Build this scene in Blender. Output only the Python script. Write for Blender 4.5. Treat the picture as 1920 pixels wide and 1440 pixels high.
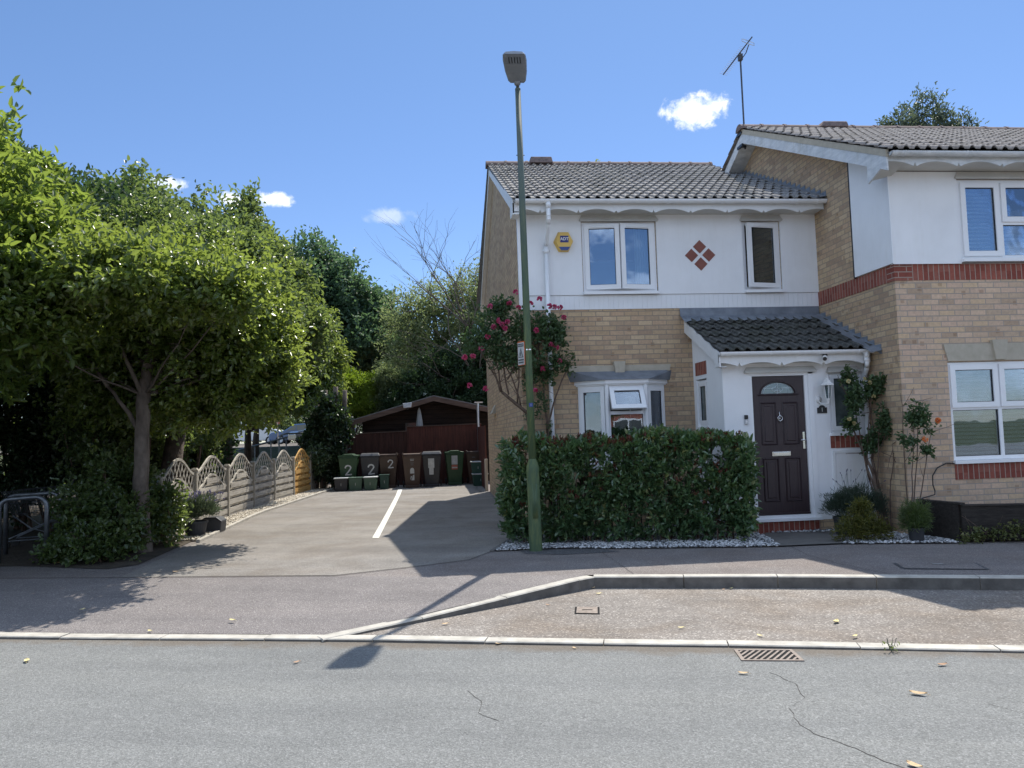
import bpy, math, random
import numpy as np
from mathutils import Matrix, Vector

SC = bpy.context.scene
for o in list(bpy.data.objects): bpy.data.objects.remove(o, do_unlink=True)
COL = SC.collection
rad = math.radians

# ------------------------------------------------------------------ camera
cam_data = bpy.data.cameras.new('camera')
cam = bpy.data.objects.new('camera', cam_data); COL.objects.link(cam)
cam_data.sensor_width = 36.0
cam_data.lens = 36.0 * 1442.0 / 1920.0
cam_data.clip_start = 0.05; cam_data.clip_end = 3000
def cam_axes(p, r, y):
    fw = Vector((math.sin(y)*math.cos(p), math.cos(y)*math.cos(p), math.sin(p)))
    rt = Vector((math.cos(y), -math.sin(y), 0)); up = rt.cross(fw)
    return rt*math.cos(r)-up*math.sin(r), up*math.cos(r)+rt*math.sin(r), fw
_rt, _up, _fw = cam_axes(rad(3.694), rad(1.763), rad(5.900))
m = Matrix((( _rt.x, _up.x, -_fw.x, 0), (_rt.y, _up.y, -_fw.y, 0), (_rt.z, _up.z, -_fw.z, 1.5), (0, 0, 0, 1)))
cam.matrix_world = m
SC.camera = cam

# ------------------------------------------------------------------ light
SUN = Vector((0.28, 0.56, 1.0)).normalized()      # towards the sun
SUN_EL = math.asin(SUN.z); SUN_AZ = math.atan2(SUN.x, SUN.y)
sl = bpy.data.lights.new('sun', 'SUN'); sl.energy = 4.3; sl.angle = rad(0.5); sl.color = (1.0, 0.94, 0.84)
so = bpy.data.objects.new('sun', sl); COL.objects.link(so)
so.rotation_euler = (-SUN).to_track_quat('-Z', 'Y').to_euler(); so.location = (0, 0, 30)
SC.view_settings.view_transform = 'Standard'; SC.view_settings.look = 'None'
SC.view_settings.gamma = 1.0; SC.view_settings.use_curve_mapping = False
SC.view_settings.exposure = 0.55

class NT:
    """tiny node helper"""
    def __init__(s, tree): s.t = tree; s.t.nodes.clear()
    def n(s, typ, ins=None, **kw):
        nd = s.t.nodes.new(typ)
        for k, v in kw.items(): setattr(nd, k, v)
        for k, v in (ins or {}).items():
            sock = nd.inputs[k]
            if isinstance(v, bpy.types.NodeSocket): s.t.links.new(v, sock)
            else: sock.default_value = v
        return nd
    def link(s, a, b): s.t.links.new(a, b)
    def math(s, op, a, b=None, c=None, clamp=False):
        ins = {0: a}
        if b is not None: ins[1] = b
        if c is not None: ins[2] = c
        return s.n('ShaderNodeMath', ins, operation=op, use_clamp=clamp).outputs[0]
    def vmath(s, op, a, b=None, out=0):
        ins = {0: a}
        if b is not None: ins[1] = b
        return s.n('ShaderNodeVectorMath', ins, operation=op).outputs[out]
    def ramp(s, fac, stops, interp='LINEAR'):
        r = s.n('ShaderNodeValToRGB', {0: fac}); r.color_ramp.interpolation = interp
        el = r.color_ramp.elements
        while len(el) < len(stops): el.new(0.5)
        for e, (p, c) in zip(el, stops):
            e.position = p; e.color = (c[0], c[1], c[2], 1) if len(c) == 3 else c
        return r.outputs[0]
    def mix(s, fac, a, b, blend='MIX'):
        nd = s.t.nodes.new('ShaderNodeMix'); nd.data_type = 'RGBA'; nd.blend_type = blend
        for k, v in ((0, fac), (6, a), (7, b)):
            if isinstance(v, bpy.types.NodeSocket): s.t.links.new(v, nd.inputs[k])
            else: nd.inputs[k].default_value = v if k == 0 else (v[0], v[1], v[2], 1)
        return nd.outputs[2]
    def noise(s, vec, scale, detail=3, rough=0.55, dist=0.0):
        return s.n('ShaderNodeTexNoise', {'Vector': vec, 'Scale': scale, 'Detail': detail, 'Roughness': rough, 'Distortion': dist}).outputs[0]

# ------------------------------------------------------------------ sky
W = bpy.data.worlds.new('World'); SC.world = W; W.use_nodes = True
nt = NT(W.node_tree)
sky = nt.n('ShaderNodeTexSky', sky_type='NISHITA', sun_disc=False, sun_elevation=SUN_EL, sun_rotation=SUN_AZ,
           altitude=100, air_density=1.0, dust_density=0.15, ozone_density=4.0)
dirv = nt.n('ShaderNodeTexCoord').outputs['Generated']
skyc = sky.outputs[0]
elev = nt.n('ShaderNodeSeparateXYZ', {0: dirv}).outputs[2]
skyc = nt.mix(1.0, skyc, nt.ramp(elev, [(0.0, (.66, .72, .84)), (0.30, (.69, .74, .85)), (0.50, (.71, .78, .85)), (0.8, (.9, .95, 1.0)), (1.0, (1.0, 1.0, 1.05))]), 'MULTIPLY')
def cloud_mask(c, ra, rb, seed, soft=0.35, amp=0.9, sc=34.0):
    c = Vector(c).normalized(); r = c.cross(Vector((0, 0, 1))).normalized(); u = r.cross(c)
    a = nt.math('DIVIDE', nt.vmath('DOT_PRODUCT', dirv, tuple(r), out=1), ra)
    b = nt.math('DIVIDE', nt.vmath('DOT_PRODUCT', dirv, tuple(u), out=1), rb)
    ln = nt.math('SQRT', nt.math('ADD', nt.math('MULTIPLY', a, a), nt.math('MULTIPLY', b, b)))
    off = nt.vmath('ADD', dirv, (seed*1.7, seed*0.6, 0))
    nz = nt.noise(off, sc, 7, 0.62, 0.25)
    v = nt.math('ADD', nt.math('SUBTRACT', 1.0, ln), nt.math('MULTIPLY', nt.math('SUBTRACT', nz, 0.5), amp*2))
    front = nt.math('GREATER_THAN', nt.vmath('DOT_PRODUCT', dirv, tuple(c), out=1), 0.0)
    return nt.math('MULTIPLY', nt.n('ShaderNodeMapRange', {0: v, 1: 0.0, 2: soft, 3: 0.0, 4: 1.0}, clamp=True, interpolation_type='SMOOTHSTEP').outputs[0], front)
CLOUDS = [((.322, .869, .378), .046, .021, 3.1, .55, .95, 52, 1.0), ((-.184, .937, .291), .024, .011, 7.7, .6, .9, 60, .95), ((-.236, .928, .290), .020, .010, 9.2, .6, .9, 60, .9),
          ((-.300, .905, .300), .026, .010, 5.2, .6, .9, 60, .85), ((-.050, .960, .278), .040, .012, 11.3, .9, 1.2, 42, .35),
          ((.35, -.80, .42), .42, .10, 13.4, .8, 1.0, 9, .75), ((-.4, -.8, .55), .25, .08, 17.1, .8, 1.1, 11, .6), ((.1, -.8, .33), .6, .05, 21.1, .8, 1.1, 12, .5)]
cm = skyc
# out-of-view broken cloud overhead and to the north (behind the camera), added and brightened as fill for the shaded walls
yy = nt.n('ShaderNodeSeparateXYZ', {0: dirv}).outputs[1]
region = nt.math('MAXIMUM', nt.n('ShaderNodeMapRange', {0: yy, 1: 0.10, 2: -0.25, 3: 0, 4: 1}).outputs[0], nt.n('ShaderNodeMapRange', {0: elev, 1: 0.66, 2: 0.82, 3: 0, 4: 1}).outputs[0])
field = nt.n('ShaderNodeMapRange', {0: nt.noise(nt.vmath('MULTIPLY', dirv, (1, 1, 1.6)), 2.3, 8, 0.6, 0.4), 1: 0.47, 2: 0.62, 3: 0, 4: 0.9}).outputs[0]
cm = nt.mix(nt.math('MULTIPLY', region, field), cm, (9.0, 10.7, 13.2))
for c, ra, rb, sd, soft, amp, sc_, op in CLOUDS:
    mk_ = nt.math('MULTIPLY', cloud_mask(c, ra, rb, sd, soft, amp, sc_), op)
    shade = nt.ramp(nt.noise(nt.vmath('ADD', dirv, (sd, 0, .004)), 60, 5, .6), [(.35, (5.6, 6.2, 7.4)), (.62, (7.9, 8.0, 8.2))])
    cm = nt.mix(mk_, cm, shade)
bg = nt.n('ShaderNodeBackground', {0: cm, 1: 0.120})
nt.link(bg.outputs[0], nt.n('ShaderNodeOutputWorld').inputs[0])

# ------------------------------------------------------------------ materials
def material(name):
    m_ = bpy.data.materials.new(name); m_.use_nodes = True
    return m_, NT(m_.node_tree)
def finish(n, bsdf): n.link(bsdf, n.n('ShaderNodeOutputMaterial').inputs[0])
def pbr(n, color, rough=0.6, metal=0.0, bump=None, bstr=0.3, bdist=0.005, spec=0.5, coat=0.0):
    ins = {'Base Color': color if isinstance(color, bpy.types.NodeSocket) else (*color, 1), 'Roughness': rough, 'Metallic': metal, 'Specular IOR Level': spec, 'Coat Weight': coat}
    if bump is not None:
        ins['Normal'] = n.n('ShaderNodeBump', {'Height': bump, 'Strength': bstr, 'Distance': bdist}).outputs[0]
    b = n.n('ShaderNodeBsdfPrincipled', ins)
    return b.outputs[0]
def ocoord(n): return n.n('ShaderNodeTexCoord').outputs['Object']
def simple(name, c1, c2=None, scale=8.0, rough=0.6, metal=0.0, bump=0.0, bscale=60.0, spec=0.5, coat=0.0, stretch=None, bdist=0.004, grime=0.0):
    m_, n = material(name); v = ocoord(n)
    if stretch: v = n.vmath('MULTIPLY', v, stretch)
    c2 = c2 or tuple(min(1, x*1.12) for x in c1)
    f = n.noise(v, scale, 5, 0.6)
    col = n.ramp(f, [(0.3, c1), (0.7, c2)])
    hb = n.noise(v, bscale, 3) if bump else None
    if grime:
        w_ = n.vmath('MULTIPLY', ocoord(n), (9, 9, .9)); g1 = n.ramp(n.noise(w_, 1.6, 6, .7, .3), [(.42, (1, 1, 1)), (.62, (.80, .78, .72)), (.78, (.55, .52, .46))])
        g2 = n.ramp(n.noise(ocoord(n), .9, 5, .7), [(.40, (0, 0, 0)), (.66, (1, 1, 1))]); col = n.mix(n.math('MULTIPLY', n.n('ShaderNodeSeparateColor', {0: g2}).outputs[0], grime), col, n.mix(1.0, col, g1, 'MULTIPLY'))
    finish(n, pbr(n, col, rough, metal, hb, bump, bdist, spec, coat)); return m_

def asphalt(name, base, specks, agg=95.0, patch=(0.85, 1.12), warm=None, kerbdust=False):
    m_, n = material(name); v = ocoord(n)
    big = n.noise(v, 0.55, 4, 0.6); mid = n.noise(v, 3.1, 4, 0.65); fine = n.noise(v, 55, 3, 0.75)
    vor = n.n('ShaderNodeTexVoronoi', {'Vector': v, 'Scale': agg}); 
    cellv = n.n('ShaderNodeSeparateColor', {0: vor.outputs['Color']}).outputs[0]
    c = n.ramp(cellv, [(0.0, tuple(x*0.74 for x in base)), (0.5, base), (0.86, tuple(x*1.16 for x in base)), (0.97, specks)])
    k = n.math('ADD', n.math('MULTIPLY', n.math('ADD', big, mid), (patch[1]-patch[0])), patch[0]-(patch[1]-patch[0])*0.5)
    k2 = n.math('MULTIPLY', k, n.math('ADD', n.math('MULTIPLY', fine, 0.9), 0.55))
    if warm: c = n.mix(n.ramp(n.noise(v, 0.9, 5, 0.65, 0.6), [(0.42, (0, 0, 0)), (0.68, (1, 1, 1))]), c, warm, 'MULTIPLY')
    st = n.noise(n.vmath('MULTIPLY', n.n('ShaderNodeVectorRotate', {'Vector': v, 'Angle': .265}, rotation_type='Z_AXIS').outputs[0], (.18, 1.5, 1)), 1.3, 6, .65, .3)
    c = n.mix(.8, c, n.ramp(st, [(.30, (.80, .80, .81)), (.5, (1, 1, 1)), (.72, (1.13, 1.12, 1.10))]), 'MULTIPLY')
    sp = n.noise(v, 6.5, 6, .8, 1.2); c = n.mix(.55, c, n.ramp(sp, [(.30, (.62, .61, .60)), (.40, (1, 1, 1))]), 'MULTIPLY')
    if kerbdust:
        xyz = n.n('ShaderNodeSeparateXYZ', {0: v}).outputs; d_ = n.math('SUBTRACT', n.math('SUBTRACT', 6.16, n.math('MULTIPLY', xyz[0], .272)), xyz[1])
        d_ = n.math('ADD', d_, n.math('MULTIPLY', n.math('SUBTRACT', n.noise(v, 3.2, 6, .75), .5), .55))
        c = n.mix(n.n('ShaderNodeMapRange', {0: d_, 1: .05, 2: .22, 3: .75, 4: 0}).outputs[0], c, (.135, .108, .080))
    sc_ = n.vmath('SCALE', c); n.t.nodes[-1].inputs['Scale'].default_value = 1.0
    n.link(k2, n.t.nodes[-1].inputs['Scale'])
    h = n.math('ADD', vor.outputs['Distance'], n.math('MULTIPLY', fine, 0.6))
    finish(n, pbr(n, sc_, 0.88, 0, h, 0.55, 0.006, 0.35)); return m_

def brick(name, stops, mortar, bw=0.225, rh=0.075, soldier=False, mort=0.010, paint=False, z0=0.0, blotch=True):
    m_, n = material(name); v = ocoord(n)
    s = n.n('ShaderNodeSeparateXYZ', {0: v}); x, y, z = s.outputs
    u = n.math('ADD', x, y); u = n.math('ADD', u, 50.0); w = n.math('ADD', z, 10.0 - z0)
    if soldier:
        w_old = w; w = u; u = w_old
    row = n.math('FLOOR', n.math('DIVIDE', w, rh))
    par = n.math('MODULO', row, 2.0)
    off = n.math('MULTIPLY', par, 0.0 if soldier else 0.5)
    jit = n.math('MULTIPLY', n.n('ShaderNodeTexWhiteNoise', {'W': row}, noise_dimensions='1D').outputs[0], 0.0 if soldier else 0.12)
    uu = n.math('ADD', n.math('ADD', n.math('DIVIDE', u, bw), off), jit)
    col_i = n.math('FLOOR', uu); fu = n.math('FRACT', uu); fw_ = n.math('FRACT', n.math('DIVIDE', w, rh))
    edge = n.noise(v, 45, 2)
    mu = n.math('MULTIPLY', n.math('ABSOLUTE', n.math('SUBTRACT', fu, 0.5)), bw*2)
    mw = n.math('MULTIPLY', n.math('ABSOLUTE', n.math('SUBTRACT', fw_, 0.5)), rh*2)
    jn = n.math('MULTIPLY', edge, 0.004)
    iu = n.math('GREATER_THAN', n.math('ADD', mu, jn), bw - mort + (1 if soldier else 0)*0.0)
    iw = n.math('GREATER_THAN', n.math('ADD', mw, jn), rh - mort)
    mm = n.math('MAXIMUM', iw, iu) if not soldier else iw
    cell = n.n('ShaderNodeCombineXYZ', {0: col_i, 1: row, 2: 0.0}).outputs[0]
    wn = n.n('ShaderNodeTexWhiteNoise', {0: cell}, noise_dimensions='2D').outputs[0]
    c = n.ramp(wn, stops, 'CONSTANT')
    nz = n.noise(v, 22, 5, 0.7); c = n.mix(0.55, c, n.ramp(nz, [(0.25, (0.55, 0.55, 0.55)), (0.7, (1.15, 1.12, 1.08))]), 'MULTIPLY')
    if blotch and not soldier:
        bl = n.n('ShaderNodeTexVoronoi', {'Vector': v, 'Scale': 8.0, 'Randomness': 0.9}, feature='F1', distance='CHEBYCHEV')
        bm = n.math('MULTIPLY', n.math('LESS_THAN', bl.outputs['Distance'], 0.23), n.math('GREATER_THAN', n.n('ShaderNodeSeparateColor', {0: bl.outputs['Color']}).outputs[1], 0.62))
        c = n.mix(n.math('MULTIPLY', bm, 0.6), c, (0.62, 0.55, 0.50), 'MULTIPLY')
    big = n.noise(v, 0.8, 3); c = n.mix(0.5, c, n.ramp(big, [(0.3, (0.82, 0.82, 0.84)), (0.7, (1.1, 1.08, 1.05))]), 'MULTIPLY')
    c = n.mix(mm, c, mortar)
    h = n.math('ADD', n.math('SUBTRACT', 1.0, mm), n.math('MULTIPLY', nz, 0.35))
    finish(n, pbr(n, c, 0.9, 0, h, 0.6, 0.008, 0.3)); return m_

def leafmat(name, stops, trans, tw=0.45, rough=0.45, spec=0.4):
    m_, n = material(name)
    t = n.n('ShaderNodeAttribute', attribute_name='tone').outputs['Fac']
    c = n.ramp(t, stops)
    b = n.n('ShaderNodeBsdfPrincipled', {'Base Color': c, 'Roughness': rough, 'Specular IOR Level': spec}).outputs[0]
    tc = n.mix(0.75, c, trans)
    tr = n.n('ShaderNodeBsdfTranslucent', {0: tc}).outputs[0]
    finish(n, n.n('ShaderNodeMixShader', {0: tw, 1: b, 2: tr}).outputs[0]); return m_

def wood(name, c1, c2, axis='X', scale=3.0, rough=0.75):
    st = {'X': (0.6, 9, 9), 'Y': (9, 0.6, 9), 'Z': (9, 9, 0.6)}[axis]
    m_, n = material(name); v = n.vmath('MULTIPLY', ocoord(n), st)
    f = n.noise(v, scale, 6, 0.65, 0.6); c = n.ramp(f, [(0.3, c1), (0.68, c2)])
    big = n.noise(ocoord(n), 2.0, 3); c = n.mix(0.5, c, n.ramp(big, [(0.3, (0.7, 0.7, 0.7)), (0.7, (1.15, 1.15, 1.15))]), 'MULTIPLY')
    finish(n, pbr(n, c, rough, 0, f, 0.35, 0.004, 0.3)); return m_

def glassmat(name, refl=0.30, tint=(0.80, 0.86, 0.88), rough=0.01, wob=0.0):
    m_, n = material(name)
    fr = n.n('ShaderNodeFresnel', {'IOR': 1.5}).outputs[0]
    fac = n.math('MINIMUM', n.math('ADD', n.math('MULTIPLY', fr, 1.6), refl - 0.05), 1.0)
    gi = {'Color': (0.80, 0.88, 1.0, 1), 'Roughness': rough}
    if wob:
        gi['Normal'] = n.n('ShaderNodeBump', {'Height': n.noise(ocoord(n), 2.5, 2), 'Strength': wob, 'Distance': 0.02}).outputs[0]
    g = n.n('ShaderNodeBsdfGlossy', gi).outputs[0]
    t = n.n('ShaderNodeBsdfTransparent', {0: (*tint, 1)}).outputs[0]
    finish(n, n.n('ShaderNodeMixShader', {0: fac, 1: t, 2: g}).outputs[0]); return m_

M = {}
M['road'] = asphalt('road_asphalt', (.180, .184, .178), (.26, .26, .255), 135, (0.86, 1.10), kerbdust=True)
M['bay'] = asphalt('bay_asphalt', (.225, .202, .180), (.42, .39, .35), 80, (0.68, 1.2), (0.80, 0.73, 0.66))
M['cross'] = asphalt('crossover_asphalt', (.180, .163, .158), (.33, .31, .29), 140, (0.8, 1.15))
M['pave'] = asphalt('pavement_asphalt', (.185, .165, .156), (.34, .32, .30), 140, (0.8, 1.15), (0.88, 0.83, 0.80))
M['drive'] = asphalt('driveway_asphalt', (.235, .218, .198), (.34, .32, .29), 150, (0.76, 1.16), (0.80, 0.76, 0.72))
M['patch'] = asphalt('patch_asphalt', (.085, .085, .088), (.2, .2, .2), 90, (0.8, 1.1))
M['soil'] = simple('soil', (.030, .022, .015), (.075, .058, .040), 5, 0.95, bump=0.8, bscale=18, bdist=0.03)
M['grass'] = simple('grass_ground', (.030, .045, .014), (.075, .085, .030), 3, 0.95, bump=0.8, bscale=30, bdist=0.03)
M['kerb'] = simple('kerb_concrete', (.33, .31, .27), (.52, .49, .43), 7, 0.85, bump=0.4, bscale=90)
M['kerb_bay'] = simple('shaded_soiled_kerb_concrete', (.085, .080, .072), (.17, .16, .145), 7, 0.85, bump=0.4, bscale=90)  # darker copy of the kerb concrete: shade painted into the soiled front faces
M['kerb_dark'] = simple('edging_concrete', (.30, .28, .24), (.50, .47, .41), 9, 0.85, bump=0.4, bscale=70)
M['slab'] = simple('slab_concrete', (.10, .095, .088), (.15, .14, .13), 6, 0.85, bump=0.3, bscale=70)
M['line'] = simple('line_paint', (.50, .49, .44), (.78, .77, .68), 14, 0.75, bump=0.3, bscale=80)
M['crack'] = simple('crack_dark', (.035, .033, .03), (.06, .055, .05), 9, 0.95)
YB = [(0, (0.508, 0.368, 0.235)), (0.16, (0.57, 0.424, 0.269)), (0.34, (0.539, 0.381, 0.253)), (0.5, (0.471, 0.343, 0.232)), (0.62, (0.595, 0.449, 0.294)), (0.78, (0.539, 0.399, 0.263)), (0.88, (0.428, 0.306, 0.21))]
M['brick'] = brick('yellow_brick', YB, (.30, .245, .185))
YB2 = [(0, (0.584, 0.433, 0.312)), (0.14, (0.634, 0.47, 0.312)), (0.3, (0.622, 0.452, 0.336)), (0.46, (0.547, 0.415, 0.299)), (0.6, (0.659, 0.489, 0.355)), (0.78, (0.609, 0.452, 0.33)), (0.9, (0.485, 0.359, 0.256))]
M['brick2'] = brick('buff_brick', YB2, (.36, .31, .26))
RB = [(0, (.27, .080, .058)), (0.25, (.33, .105, .075)), (0.5, (.25, .072, .052)), (0.75, (.31, .115, .085))]
M['soldier'] = brick('red_soldier_brick', RB, (.36, .28, .23), soldier=True)
M['redbrick'] = brick('red_stretcher_brick', RB, (.36, .28, .23))
M['render'] = simple('white_render', (.82, .83, .84), (.88, .89, .90), 2.2, 0.8, bump=0.25, bscale=140, grime=.22)
M['board'] = simple('white_board', (.74, .75, .75), (.82, .83, .83), 4, 0.5, bump=0.1, grime=.35)
M['pvc'] = simple('white_pvc', (.82, .83, .84), (.86, .87, .88), 3, 0.28)
M['pvc_old'] = simple('weathered_white_board', (.50, .53, .55), (.74, .76, .77), 5, 0.55, stretch=(1, 1, 4), grime=1.0)
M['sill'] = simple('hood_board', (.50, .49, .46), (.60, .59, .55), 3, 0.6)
M['stone'] = simple('cast_stone', (.40, .36, .28), (.50, .45, .36), 9, 0.85, bump=0.3, bscale=90)
M['lead'] = simple('lead_sheet', (.13, .15, .18), (.24, .27, .31), 5, 0.5, metal=0.15, bump=0.4, bscale=9, bdist=0.02)
def tilemat(name, a, b, c, moss):
    m_, n = material(name); v = ocoord(n)
    f = n.noise(v, 14, 6, 0.75); g = n.noise(v, 2.2, 3, 0.6); w = n.n('ShaderNodeTexVoronoi', {'Vector': v, 'Scale': 40.0}).outputs['Distance']
    col = n.ramp(f, [(0.28, a), (0.5, b), (0.72, c)])
    col = n.mix(n.ramp(g, [(0.5, (0, 0, 0)), (0.72, (0.7, 0.7, 0.7))]), col, moss)
    finish(n, pbr(n, col, 0.9, 0, n.math('ADD', f, w), 0.4, 0.006, 0.25)); return m_
M['tile'] = tilemat('weathered_roof_tile', (.12, .115, .115), (.245, .235, .225), (.37, .355, .34), (.17, .165, .14))
M['tile2'] = tilemat('weathered_brown_roof_tile', (.17, .15, .14), (.305, .28, .26), (.43, .40, .37), (.23, .21, .18))
M['tile_dark'] = tilemat('dark_roof_tile', (.035, .037, .036), (.075, .075, .070), (.16, .16, .15), (.055, .060, .040))
M['ridge'] = simple('ridge_tile', (.10, .08, .075), (.24, .17, .15), 12, 0.9, bump=0.4, bscale=50)
M['glass'] = glassmat('window_glass', 0.26, wob=0.08)
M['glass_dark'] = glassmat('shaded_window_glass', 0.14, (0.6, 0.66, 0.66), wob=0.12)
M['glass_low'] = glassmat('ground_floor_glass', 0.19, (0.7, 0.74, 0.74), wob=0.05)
M['frost'] = simple('frosted_glass', (.055, .075, .075), (.12, .15, .15), 7, 0.22, bump=0.3, bscale=60)
M['gasket'] = simple('black_gasket', (.012, .012, .014), None, 5, 0.5)
M['room'] = simple('room_plaster', (.20, .19, .18), (.24, .23, .22), 2, 0.9)
M['curtain'] = simple('pale_curtain', (.55, .60, .60), (.66, .70, .70), 4, 0.9)
M['curtain_grey'] = simple('grey_curtain', (.16, .19, .20), (.22, .25, .26), 4, 0.9)
M['blind'] = simple('blind_slat', (.84, .84, .82), (.88, .88, .86), 4, 0.5)
M['door'] = simple('dark_brown_door', (.028, .017, .021), (.050, .032, .034), 6, 0.42, bump=0.35, bscale=10, stretch=(14, 14, 1), bdist=0.003)
M['chrome'] = simple('chrome', (.75, .76, .78), None, 4, 0.14, metal=1.0)
M['leadcame'] = simple('came_metal', (.62, .66, .66), None, 4, 0.3, metal=0.6)
M['tilediam'] = simple('terracotta_tile', (.22, .075, .055), (.27, .10, .075), 9, 0.7)
M['black'] = simple('black_plastic', (.012, .013, .015), (.02, .021, .023), 9, 0.4)
M['dkmetal'] = simple('dark_steel', (.06, .062, .068), (.10, .10, .11), 20, 0.45, metal=0.7)
M['alu'] = simple('aluminium', (.45, .47, .50), (.58, .60, .62), 18, 0.4, metal=0.8)
M['galv'] = simple('galvanised_steel', (.10, .11, .125), (.19, .205, .22), 14, 0.42, metal=0.75)
M['cable'] = simple('black_cable', (.02, .02, .02), None, 9, 0.6)
M['yellow'] = simple('alarm_yellow', (.72, .46, .10), (.78, .52, .13), 4, 0.45)
M['blue'] = simple('alarm_blue', (.030, .060, .22), (.04, .08, .28), 4, 0.35)
M['navy'] = simple('sign_navy', (.020, .025, .16), None, 4, 0.4)
M['white'] = simple('white_paint', (.74, .74, .73), (.80, .80, .79), 9, 0.5)
M['orange'] = simple('orange_edge', (.55, .13, .04), None, 9, 0.5)
M['signgrey'] = simple('sign_grey', (.10, .105, .11), None, 9, 0.5)
def postmat():
    m_, n = material('lichen_green_paint'); v = n.vmath('MULTIPLY', ocoord(n), (6, 6, 1.2))
    f = n.noise(v, 3, 6, 0.7, 0.4); col = n.ramp(f, [(0.3, (.045, .085, .055)), (0.52, (.085, .130, .060)), (0.7, (.16, .185, .075))])
    z = n.n('ShaderNodeSeparateXYZ', {0: ocoord(n)}).outputs[2]
    col = n.mix(n.n('ShaderNodeMapRange', {0: z, 1: 2.8, 2: 5.0, 3: 0, 4: 0.85}).outputs[0], col, (.10, .125, .12))
    finish(n, pbr(n, col, 0.6, 0, n.noise(v, 22, 3), 0.2, 0.002, 0.4)); return m_
M['post'] = postmat()
M['lamp'] = simple('lamp_grey_metal', (.24, .26, .29), (.32, .34, .37), 9, 0.5, metal=0.2)
M['lens'] = simple('lamp_lens', (.20, .22, .25), (.30, .32, .36), 16, 0.15)
M['fence'] = wood('grey_timber', (.30, .275, .235), (.60, .56, .48), 'Y')
M['fence_post'] = wood('grey_timber_post', (.26, .24, .20), (.50, .46, .39), 'Z')
M['fence_new'] = wood('orange_timber', (.50, .27, .07), (.78, .48, .17), 'Y')
M['fence_brown'] = wood('red_brown_timber', (.050, .020, .015), (.125, .042, .030), 'Z', 2.5)
M['fence_dark'] = wood('dark_brown_timber', (.030, .014, .011), (.075, .030, .022), 'Z', 2.5)
M['shed'] = wood('dark_shed_timber', (.012, .008, .007), (.035, .022, .018), 'X', 2.5)
M['shedtrim'] = wood('brown_shed_trim', (.06, .038, .030), (.14, .095, .075), 'X', 2.5)
M['felt'] = simple('roof_felt', (.12, .12, .12), (.2, .2, .2), 12, 0.9)
M['deck'] = wood('dark_deck_timber', (.020, .017, .015), (.055, .048, .042), 'X', 3)
M['bark'] = simple('grey_bark', (.060, .047, .038), (.17, .14, .115), 9, 0.9, bump=0.8, bscale=22, bdist=0.02, stretch=(1, 1, .5))
M['bark_dark'] = simple('dark_bark', (.045, .034, .027), (.11, .085, .068), 9, 0.9, bump=0.9, bscale=18, bdist=0.02)
M['twig'] = simple('brown_twig', (.075, .048, .034), (.17, .12, .09), 20, 0.85)
M['bin_green'] = simple('green_bin_plastic', (.018, .058, .022), (.026, .075, .030), 6, 0.42)
M['bin_grey'] = simple('charcoal_bin_plastic', (.020, .022, .027), (.032, .034, .040), 6, 0.42)
M['bin_brown'] = simple('brown_bin_plastic', (.055, .030, .019), (.075, .042, .028), 6, 0.42)
M['box_green'] = simple('green_box_plastic', (.012, .050, .036), (.020, .068, .050), 6, 0.45)
M['box_pale'] = simple('pale_green_box_plastic', (.050, .098, .066), (.066, .12, .082), 6, 0.5)
M['paintwhite'] = simple('white_brush_paint', (.52, .53, .52), (.70, .70, .69), 30, 0.7)
M['paper'] = simple('faded_sticker', (.40, .42, .41), (.58, .59, .58), 12, 0.6)
M['stickred'] = simple('red_sticker', (.38, .12, .08), None, 12, 0.6)
M['pot'] = simple('charcoal_pot', (.028, .030, .034), (.045, .047, .052), 6, 0.6)
M['carwhite'] = simple('white_car_paint', (.62, .63, .64), None, 3, 0.25, coat=0.6)
M['carblue'] = simple('blue_car_paint', (.035, .085, .20), None, 3, 0.25, coat=0.6)
M['cardark'] = simple('dark_car_paint', (.015, .020, .032), None, 3, 0.22, coat=0.6)
M['carglass'] = simple('car_glass', (.05, .06, .07), None, 3, 0.06, spec=0.9)
M['tyre'] = simple('tyre_rubber', (.015, .015, .015), None, 9, 0.8)
M['cast'] = simple('cast_iron', (.15, .12, .10), (.27, .225, .195), 20, 0.65, metal=0.2, bump=0.4, bscale=60)
M['hole'] = simple('drain_void', (.004, .004, .004), None, 9, 1.0)
M['parasol'] = simple('faded_canvas', (.30, .32, .33), (.42, .44, .44), 5, 0.9)
M['slat_orange'] = M['fence_new']

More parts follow.
